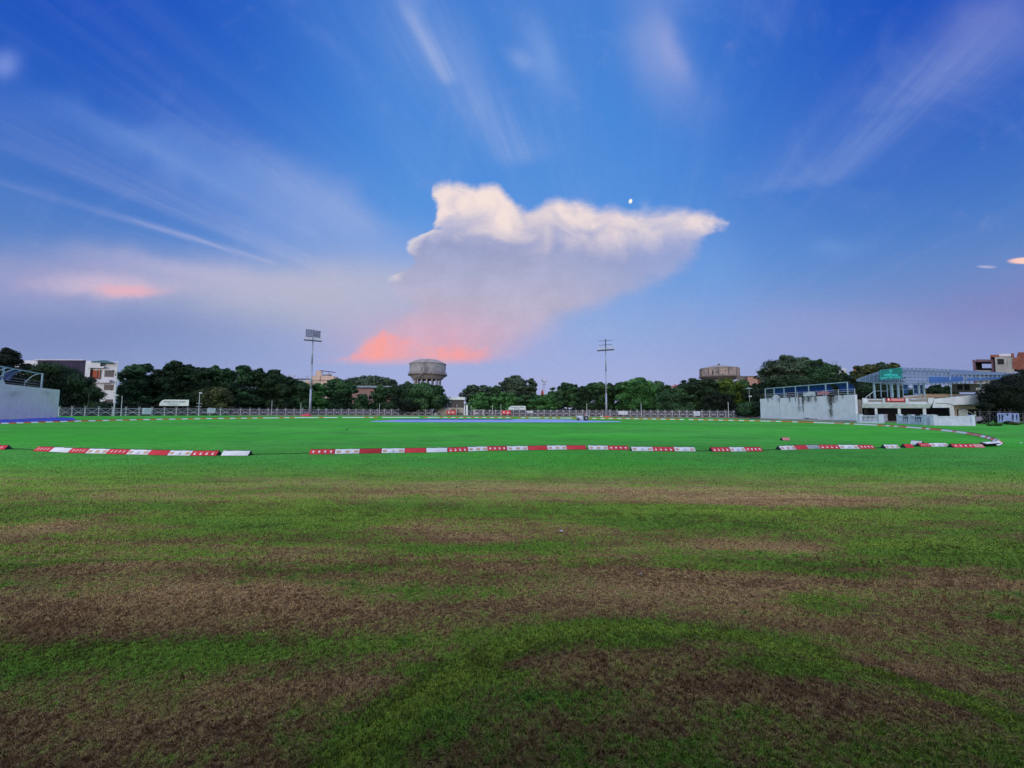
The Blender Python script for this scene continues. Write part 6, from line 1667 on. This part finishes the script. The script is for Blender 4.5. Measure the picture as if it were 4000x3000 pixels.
s = spx(15); mb = MB(); mb.grid([[G2(s - 1.0 + 2.2 * i / 8, 0.35, 5.58 + 0.7 * math.sin(math.pi * i / 8) * j / 3) for i in range(9)] for j in range(4)]); o = mb.build('railing_cloth', M_BWH, smooth=True); recentre(o, G2(s, 0.35, 5.5)); tag(o, 'pale rag on top of the blank grey-white gallery wall', 'banner', 'cloths on the gallery railing')

# ------------------------------------------------------------------ pavilion
M_PW = mat('pavilion_white', (0.60, 0.62, 0.68), 0.8, 0.08, 0.7, col2=(0.48, 0.50, 0.55), streak=0.25)
M_PWB = mat('balustrade_white', (0.52, 0.57, 0.70), 0.8, 0.10, 0.8, col2=(0.42, 0.46, 0.56), streak=0.3)
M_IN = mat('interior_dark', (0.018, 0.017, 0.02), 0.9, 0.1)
M_BLUEP = mat('panel_blue', (0.020, 0.070, 0.22), 0.5, 0.1, 0.8)
M_TRUSS = mat('truss_paint', (0.16, 0.25, 0.33), 0.5, 0.12, 0.6)
M_SIGNG = mat('name_board_green', (0.005, 0.165, 0.155), 0.5, 0.08, 0.8)
M_SIGNL = mat('name_board_letter', (0.06, 0.62, 0.62), 0.5, 0.05)
M_TAN = mat('seat_tan', (0.38, 0.29, 0.21), 0.8, 0.15, 0.5); M_TEALS = mat('seat_teal', (0.05, 0.17, 0.19), 0.8, 0.15, 0.5)
SH[0] = 1.0
Yv = 70.0
pv = thing('cricket_pavilion', Vector((at(3500, 1600, Yv).x, Yv, 0)), 'white two-storey pavilion with green name board and tubular space-frame roof', 'pavilion')
def PP(name, m, rects, Y, dep, par=None): return part(par or pv, name, m, rects, Y, dep)
# ground floor
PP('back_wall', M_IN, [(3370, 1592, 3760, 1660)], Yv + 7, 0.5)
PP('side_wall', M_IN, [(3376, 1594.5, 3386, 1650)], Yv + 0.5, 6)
PP('floor_slab', M_CONCD, [(3352, 1649, 3820, 1662)], Yv - 0.2, 8)
PP('steps', M_CONCD, [(3440, 1645, 3518, 1662)], Yv - 1.4, 1.15)
for a_, b_ in ((3418, 3428), (3508, 3520), (3606, 3619)): PP('column', M_PW, [(a_, 1593, b_, 1650)], Yv, 0.6)
PP('wide_column', M_PW, [(3711, 1585, 3729, 1652)], Yv - 0.6, 1.2)
# first-floor slab, fascia, parapet
mb = MB(); a, b = at(3368, 1576, Yv - 0.8), at(3642, 1576, Yv - 0.8); zt_, zb_ = at(3500, 1577, Yv - 0.8).z, at(3500, 1593.5, Yv - 0.8).z
mb.prism([(a.x, Yv - 0.8, zt_), (b.x, Yv - 0.8, zt_), (b.x, Yv - 0.3, zb_), (a.x + 0.35, Yv - 0.3, zb_)], (6, 6, 0)); mb.build('fascia', M_PW, pv)
PP('parapet', M_PW, [(3372, 1560, 3636, 1577)], Yv - 0.6, 0.25)
for a_, b_ in ((3369, 3388), (3448, 3464), (3535, 3548), (3625, 3650)): PP('pier', M_PW, [(a_, 1555, b_, 1577)], Yv - 0.75, 0.55)
PP('parapet_cap', M_PW, [(3388.4, 1558, 3447.6, 1560), (3464.4, 1558, 3534.6, 1560), (3548.4, 1557, 3624.6, 1559)], Yv - 0.66, 0.4)
mb = MB()
for px in range(3392, 3447, 3): pxspan(mb, px, 1562, px + 1.2, 1570, Yv - 0.66, 0.05)
for px in range(3551, 3624, 3): pxspan(mb, px, 1561, px + 1.2, 1569, Yv - 0.66, 0.05)
mb.build('baluster', M_CONCM, pv)
# red banner on the parapet
t = thing('pavilion_banner', Vector((at(3499, 1562, Yv - 0.9).x, Yv - 0.9, at(3499, 1570, Yv).z)), 'dark-framed red banner with white lettering strips on the pavilion parapet', 'banner')
part(t, 'frame', M_IN, [(3461, 1553.8, 3537, 1570.2)], Yv - 0.92, 0.08)
part(t, 'cloth', mat('banner_deep_red', (0.48, 0.02, 0.04), 0.6, 0.08, 1), [(3463, 1555.5, 3535, 1568.6)], Yv - 0.97, 0.04)
mb = MB(); cc = at(3471, 1560, Yv - 1.0); mb.add([cc + Vector((0.17 * math.cos(k * 0.63), 0, 0.17 * math.sin(k * 0.63))) for k in range(10)], [tuple(range(10))]); mb.build('emblem', M_PNK, t)
part(t, 'print', M_PNK, [(3481, 1558, 3532, 1560), (3483, 1562.5, 3531, 1564.2), (3466, 1564.6, 3479, 1566)], Yv - 1.0, 0.02)
# upper sloping seating side wall
mb = MB(); Y_ = Yv - 0.9
pts = [at(3650, 1558, Y_), at(3716, 1551, Y_), at(3870, 1536, Y_), at(3890, 1566, Y_), at(3840, 1576, Y_), at(3790, 1580, Y_), at(3728, 1582, Y_), at(3711, 1592.5, Y_), at(3642, 1592.5, Y_)]
for p in pts: p.y = Y_
mb.prism(pts, (5.5, 5.5, 0)); mb.build('stair_flank', M_PW, pv)
mb = MB(); 
for p0, p1 in (((3656, 1574.5), (3712, 1577.5)), ((3712, 1577.5), (3728, 1585))): a_, b_ = at(*p0, Y_ - 0.05), at(*p1, Y_ - 0.05); mb.beam(a_, b_, 0.06, 0.09)
mb.build('groove', M_CONCD, pv)
PP('shopfront', M_BEIGE, [(3729.5, 1580, 3826, 1598)], Yv + 0.2, 4)
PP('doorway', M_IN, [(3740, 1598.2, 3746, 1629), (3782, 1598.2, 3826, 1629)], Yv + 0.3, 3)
PP('wall_panel', M_WHITE_W, [(3748, 1600, 3781, 1628)], Yv, 0.2); PP('lower_wall', M_BEIGE, [(3729.5, 1598.1, 3739, 1640)], Yv + 0.1, 0.5)
mb = MB(); mb.beam(at(3783, 1607, Yv - 0.1), at(3812, 1624, Yv - 0.1), 0.05, 0.1); pxspan(mb, 3808, 1606, 3814, 1626, Yv - 0.1, 0.1); mb.build('brace', M_FRAMEW, pv)
# seating tiers behind the parapet
mb = MB()
for k in range(6): pxspan(mb, 3520 + k * 14, 1552 - k * 2.6, 3650 + k * 44, 1556 - k * 2.6, Yv + 0.4 + k * 0.7, 0.69)
mb.build('seating_tier', M_TAN, pv)
mb = MB()
for k in range(5): pxspan(mb, 3652 + k * 40, 1556 - k * 5.0, 3700 + k * 45, 1560 - k * 5.0, Yv - 0.86 + k * 0.25, 0.24)
mb.build('seat_row', M_TEALS, pv)
mb = MB()
for k in range(9): pxspan(mb, 3530 + k * 8, 1546 - k * 0.5, 3537 + k * 8, 1551 - k * 0.5, Yv + 1.0, 0.4)
mb.build('seat_row', mat('seat_pale', (0.5, 0.52, 0.62), 0.7, 0.1), pv)
# glazed upper room
for px in (3417.5, 3487, 3511, 3592, 3612): PP('roof_post', M_FRAMEP, [(px - 2.2, 1493, px + 2.2, 1556)], Yv + (0.2 if px < 3500 else 1.0), 0.25)
for px in (3442, 3467, 3528, 3569, 3480): PP('window_post', M_FRAMEP, [(px - 0.9, 1494, px + 0.9, 1552)], Yv + 1.5, 0.12)
PP('window_rail', M_FRAMEP, [(3420, 1526.5, 3466, 1528), (3470, 1520, 3610, 1521.2), (3420, 1494, 3620, 1497)], Yv + 1.6, 0.1)
for a_, b_ in ((3530.5, 3547), (3570.5, 3592), (3596, 3608)): PP('blue_panel', M_BLUEP, [(a_, 1503, b_, 1537)], Yv + 1.75, 0.06)
mb = MB(); mb.beam(at(3381, 1553, Yv - 0.4), at(3414, 1528, Yv - 0.4), 0.07); mb.beam(at(3398, 1541, Yv - 0.4), at(3398, 1556, Yv - 0.4), 0.05); mb.build('stay', M_FRAMEW, pv)
for px, y0, y1, w in ((3716, 1471, 1551, 3.2), (3834, 1472, 1548, 4.2)): 
    mb = MB(); a_, b_ = at(px - (4 if px > 3800 else 0), y0, Yv - 0.4), at(px, y1, Yv - 0.4); b_.x = a_.x = at(px, 1540, Yv - 0.4).x; mb.tube(b_, a_, w * Yv / F / 2, n=10); mb.build('roof_post', M_FRAMEP, pv)
PP('far_wall', M_CONCD, [(3720, 1498, 3812, 1532), (3812, 1500, 3900, 1514)], Yv + 8, 0.5)
PP('far_window', M_IN, [(3742, 1503, 3760, 1522), (3770, 1502, 3788, 1524)], Yv + 7.9, 0.08)
# space-frame roof: a shallow barrel of two tube layers
RX = [3347, 3400, 3460, 3530, 3600, 3700, 3800, 3900, 4010]
TOPY = [1482, 1462, 1444, 1436.5, 1438, 1443, 1449, 1455, 1463]
BOTY = [1489, 1492, 1495, 1497, 1498, 1496, 1487, 1481, 1476]
def rz(px, t, layer):
    """height of the roof surface: t=0 front edge, t=1 ridge further back"""
    return np.interp(px, RX, BOTY) * (1 - t) + np.interp(px, RX, TOPY) * t
nU, nT = 40, 7
def rp(i, j, layer):
    px = 3347 + (4010 - 3347) * i / nU; t = j / nT
    Y = Yv - 1.5 + 9.0 * t
    e = math.sin(t * math.pi / 2)
    py = rz(px, e, layer)
    p = at(px, py, Yv - 1.5 + 9.0 * t * 1.0)
    p.z -= 0.55 * layer * min(1.0, i / 6)
    return p
mb = MB()
for i in range(nU + 1):
    for j in range(nT + 1):
        p = rp(i, j, 0)
        if i < nU: mb.tube(p, rp(i + 1, j, 0), 0.038, n=5, caps=False)
        if j < nT: mb.tube(p, rp(i, j + 1, 0), 0.038, n=5, caps=False)
        if i < nU and j < nT:
            q = (rp(i, j, 1) + rp(i + 1, j + 1, 1)) / 2
            for v in (p, rp(i + 1, j, 0), rp(i, j + 1, 0), rp(i + 1, j + 1, 0)): mb.tube(v, q, 0.022, n=4, caps=False)
            if i < nU - 1 and i > 0: q2 = (rp(i + 1, j, 1) + rp(i + 2, j + 1, 1)) / 2; mb.tube(q, q2, 0.034, n=4, caps=False)
            if j < nT - 1: q2 = (rp(i, j + 1, 1) + rp(i + 1, j + 2, 1)) / 2; mb.tube(q, q2, 0.034, n=4, caps=False)
mb.build('roof_frame', M_TRUSS, pv)
mb = MB()
M_SHEETB = mat('roof_sheet_blue', (0.035, 0.10, 0.24), 0.5, 0.15, 0.5)
P = [[rp(i, j, 0) + Vector((0, 0, 0.05)) for i in range(22, nU + 1)] for j in range(3, nT + 1)]; mb.grid(P); mb.build('roof_sheet', mat('roof_sheet_grey', (0.13, 0.18, 0.24), 0.6, 0.15, 0.4), pv, True)
mb = MB(); P = [[rp(i, j, 0) + Vector((0, 0, 0.05)) for i in range(17, 26)] for j in range(0, 3)]; mb.grid(P)
P = [[rp(i, j, 0) + Vector((0, 0, 0.05)) for i in range(26, nU + 1)] for j in range(0, 2)]; mb.grid(P); mb.build('roof_sheet', M_SHEETB, pv, True)
# name board
sb = MB(); Yb = Yv - 1.9
q = [at(3438, 1483, Yb), at(3523, 1478, Yb), at(3522, 1436, Yb), at(3437, 1446, Yb)]
for p in q: p.y = Yb
sb.prism(q, (0, 0.15, 0)); sg = sb.build('name_board', M_SIGNG, pv)
WORLDLOC[sg] = WORLDLOC[pv]
mb = MB()
for a_, b_ in zip(q, q[1:] + q[:1]): mb.beam(a_ + Vector((0, -0.02, 0)), b_ + Vector((0, -0.02, 0)), 0.05)
mb.build('rim', MATS['paint_teal'], sg)
cc = at(3480, 1464.5, Yb - 0.03); tm = text_mesh('\u092a\u0935\u0947\u093f\u0932\u092f\u0928', 2.45, 0.62, cc, sg, M_SIGNL, bold=0.02)
cc = at(3479, 1449, Yb - 0.03); mb = MB()
for k in range(12): a0, a1 = k * math.pi / 6, (k + 0.85) * math.pi / 6; mb.add([cc + Vector((r_ * math.cos(a), 0, r_ * math.sin(a))) for r_, a in ((0.26, a0), (0.26, a1), (0.17, a1), (0.17, a0))], [(0, 1, 2, 3)])
mb.beam(cc + Vector((-0.1, 0, -0.1)), cc + Vector((0.1, 0, 0.1)), 0.04); mb.build('emblem', M_SIGNL, sg)
mb = MB()
for a_, b_ in ((3441, 3467), (3472, 3489), (3494, 3519)): mb.beam(at(a_, 1477.2 - (a_ - 3441) * 0.06, Yb - 0.03), at(b_, 1477.2 - (b_ - 3441) * 0.06, Yb - 0.03), 0.02, 0.11)
mb.build('small_print', M_SIGNL, sg)
# balustrades in front
def balustrade(px0, y0, px1, y1, hpx, n, lab, Y0=None, Y1=None):
    a = gnd(px0, y0); b = gnd(px1, y1); 
    a.z = b.z = 0; H = 1.35
    t = thing('balustrade', a, lab, 'balustrade', 'white balustrades before the pavilion'); dd = (b - a); L = dd.length; dd.normalize()
    def q(s, z, off=0): return a + dd * s + Vector((dd.y, -dd.x, 0)) * off + Vector((0, 0, z))
    mb = MB(); mb.beam(q(0, 0.2), q(L, 0.2), 0.40, 0.40); mb.build('plinth', M_PWB, t)
    mb = MB(); mb.beam(q(0, H - 0.12), q(L, H - 0.12), 0.38, 0.16); mb.build('coping', M_PWB, t)
    for s in (0.25, L - 0.25) if L < 6 else (0.3, L * 0.5, L - 0.3):
        mb = MB(); mb.box(q(s, H / 2 + 0.03), (0.50, 0.50, H + 0.06)); mb.box(q(s, H + 0.10), (0.62, 0.62, 0.08)); mb.build('pier', M_PWB, t)
    if n:
        for k in range(n):
            s = 0.7 + (L - 1.4) * (k + 0.5) / n; mb = MB(); c = q(s, 0)
            mb.lathe((c.x, c.y, 0.4), [(0.05, 0), (0.06, 0.1), (0.09, 0.3), (0.045, 0.5), (0.055, 0.76)], 8); mb.build('baluster', M_PWB, t, True)
    else:
        mb = MB(); mb.beam(q(0.4, 0.8), q(L - 0.4, 0.8), 0.22, 0.8); mb.build('infill', M_PWB, t)
    return t
balustrade(3353, 1652, 3442, 1654, 30, 9, 'white balustrade nearest the stained wall, beside the pavilion entrance')
balustrade(3442, 1654, 3470, 1645, 24, 4, 'short white balustrade returning to the pavilion entrance')
balustrade(3511, 1655, 3618, 1660, 32, 10, 'white balustrade between the entrance and the broken gap')
balustrade(3622, 1661, 3642, 1650, 28, 3, 'short white balustrade angled back at the broken gap')
balustrade(3640, 1662, 3804, 1663.5, 36, 0, 'long solid white parapet, last one before the near dark tree')
t = thing('grey_box', gnd(3817, 1655), 'plain mauve-grey box by the end of the solid white parapet', 'box'); WORLDLOC[t] = Vector(t.location)
mb = MB(); g0 = gnd(3817, 1655); mb.span(g0.x - 0.55, g0.x + 0.55, g0.y - 0.3, g0.y + 0.3, 0, 1.15); mb.span(g0.x - 0.6, g0.x + 0.6, g0.y - 0.35, g0.y + 0.35, 1.15, 1.2); mb.build('cabinet', mat('box_mauve', (0.22, 0.20, 0.26), 0.7, 0.1), t)

# half-built house beyond the pavilion
SH[0] = 1.27
Yu = 92.0
h = thing('half_built_house', Vector((at(3900, 1420, Yu).x, Yu, 0)), 'half-built house of brick and bare concrete above the pavilion roof', 'house')
M_MAUV = mat('frame_mauve', (0.16, 0.09, 0.13), 0.8, 0.15, 1)
part(h, 'room_frame', M_MAUV, [(3802, 1405, 3812, 1500), (3812, 1404, 3890, 1413), (3875, 1413, 3890, 1500)], Yu, 4)
part(h, 'room_wall', M_IN, [(3812, 1413, 3836, 1446), (3836, 1438, 3875, 1446)], Yu + 3.5, 0.3)
part(h, 'wall', M_CONC, [(3890, 1395, 3962, 1500)], Yu - 0.5, 6); part(h, 'lower_wall', M_CONC, [(3812, 1446, 3890, 1600)], Yu + 0.3, 4); part(h, 'lower_wall', M_CONC, [(3890, 1500, 4060, 1640)], Yu - 0.5, 6)
part(h, 'window', M_IN, [(3898, 1402, 3922, 1423)], Yu - 0.6, 0.09)
part(h, 'parapet', M_BRICK, [(3868, 1386, 3902, 1395), (3902, 1393, 3950, 1394.8)], Yu - 0.5, 5); part(h, 'parapet_pier', M_BRICK, [(3950, 1380, 3961, 1396)], Yu - 0.6, 1)
part(h, 'roof_screen', M_WHITE_W, [(3903, 1382, 3949, 1392.8)], Yu + 4, 0.2)
mb = MB(); Yb2 = Yu - 0.6
pts = [at(3956, 1440, Yb2), at(4080, 1460, Yb2), at(4080, 1376, Yb2), at(3977, 1376, Yb2), at(3977, 1392, Yb2), at(3956, 1400, Yb2)]
for p in pts: p.y = Yb2
mb.prism(pts, (6.3, 5, 0)); mb.build('brick_wall', M_BRICK, h)

SH[0] = 0.0
# fence, banner and debris by the near dark tree
pts = [Vector(((px - 2000) / F * Y, Y, 0)) for px, Y in ((3822, 66), (3860, 65.6), (3900, 65.2), (3942, 64.9), (3990, 64.6), (4040, 64.3))]
fence_run(pts, 'dark rusty lattice fence under the near dark tree by the players banner', G_F, 0.8, (mat('fence_rust', (0.10, 0.10, 0.12), 0.8, 0.2, 2), M_DKP))
t = thing('players_banner', Vector((at(3940, 1630, 63.9).x, 63.9, 0)), 'pale blue banner printed with four standing figures, under the near dark tree', 'banner')
part(t, 'cloth', mat('banner_blue_white', (0.24, 0.30, 0.55), 0.6, 0.15, 1.2), [(3897, 1613.5, 3981.5, 1650)], 63.9, 0.04)
M_FIG = mat('print_navy', (0.02, 0.022, 0.08), 0.7, 0.1)
mb = MB()
def fig(px, y0, y1, w):
    for L in ([(px - w * .25, y0), (px + w * .25, y0), (px + w * .25, y0 + w * .6), (px - w * .25, y0 + w * .6)], [(px - w / 2, y0 + w * .65), (px + w / 2, y0 + w * .65), (px + w * .42, (y0 + y1) / 2), (px - w * .38, (y0 + y1) / 2)],
              [(px - w * .36, (y0 + y1) / 2), (px + w * .36, (y0 + y1) / 2), (px + w * .22, y1), (px - w * .1, y1)]):
        mb.add([at(a_, b_, 63.86) for a_, b_ in L], [(3, 2, 1, 0)])
fig(3904, 1618, 1645, 6); fig(3915.5, 1618, 1647, 7.5); fig(3957, 1616, 1646, 7); fig(3972, 1618, 1641, 7)
cc = at(3935.5, 1620, 63.86); mb.add([cc + Vector((0.17 * math.cos(k * 0.63), 0, 0.2 * math.sin(k * 0.63))) for k in range(10)], [tuple(range(10))]); mb.build('printed_figures', M_FIG, t)
rng = np.random.default_rng(77)
def pile(name, px, py, rx, h_, kind, lab, n=5):
    c = gnd(px, py); L = [(c.x + rng.uniform(-rx, rx), c.y + rng.uniform(-.3, .3), h_ * 0.4, rx * 0.45, 0.4, h_ * 0.5) for _ in range(n)]
    V, T = leaves(L, rng, 0.10, 0.8); V[:, 2] = np.maximum(V[:, 2], 0.01); V = V - np.array([c.x, c.y, 0])
    o = np_mesh(name, V, np.arange(len(V)).reshape(-1, 4), [LEAF[kind]]); a_ = o.data.attributes.new('tone', 'FLOAT', 'POINT'); a_.data.foreach_set('value', T.astype(np.float32))
    o.location = (c.x, c.y, 0); tag(o, lab, 'cut branches', 'heaps of cut branches')
pile('branch_heap', 3878, 1664, 0.8, 0.5, 'bright', 'fresh green cut branches dumped before the rusty fence')
pile('branch_heap', 3935, 1658, 0.9, 0.55, 'mid', 'heap of leafy branches leaning on the foot of the players banner')
pile('branch_heap', 3972, 1660, 0.7, 0.4, 'olive', 'dry brown branches below the banner end at the photo edge')
pile('branch_heap', 3838, 1656, 0.7, 0.6, 'black', 'dark heap of branches beside the mauve-grey box')
mb = MB(); c = gnd(3850, 1660)
for k in range(7): a_ = rng.uniform(-1.2, 1.2); mb.tube((c.x + a_, c.y + rng.uniform(-.4, .4), 0.05), (c.x + a_ + rng.uniform(-.9, .9), c.y + rng.uniform(-.4, .4), rng.uniform(0.15, 0.7)), 0.035, 0.015, 5)
o = mb.build('dead_branch', M_BARKP); recentre(o, c); tag(o, 'pale bare dead branches lying by the dark branch heap', 'cut branches', 'heaps of cut branches')

# ------------------------------------------------------------------ moon
mp = at(2463, 786, 9000); rad = (mp - CAM).length * 0.0048
mm = bpy.data.materials.new('moon_glow'); mm.use_nodes = True; nt = mm.node_tree; nt.nodes.clear(); g = NG(nt)
tc = g.n('ShaderNodeTexCoord'); n = g.noise(S(g, tc.outputs['Object']), 1.6 / rad, 4, 0.6)
em = g.n('ShaderNodeEmission'); g.put(em.inputs[0], g.mix(g.sm(n, 0.4, 0.65), (1.0, 0.97, 0.86), (0.62, 0.66, 0.72))); em.inputs[1].default_value = 1.0
o_ = g.n('ShaderNodeOutputMaterial'); nt.links.new(em.outputs[0], o_.inputs[0])
bpy.ops.mesh.primitive_uv_sphere_add(segments=32, ring_count=16, radius=rad, location=mp)
mo = bpy.context.object; mo.name = 'moon'; mo.data.name = 'moon'; mo.data.materials.append(mm); mo.scale = (0.80, 1, 1); mo.rotation_euler = (0, 0.25, 0)
tag(mo, 'small bright gibbous moon just above the top edge of the big cloud', 'moon')
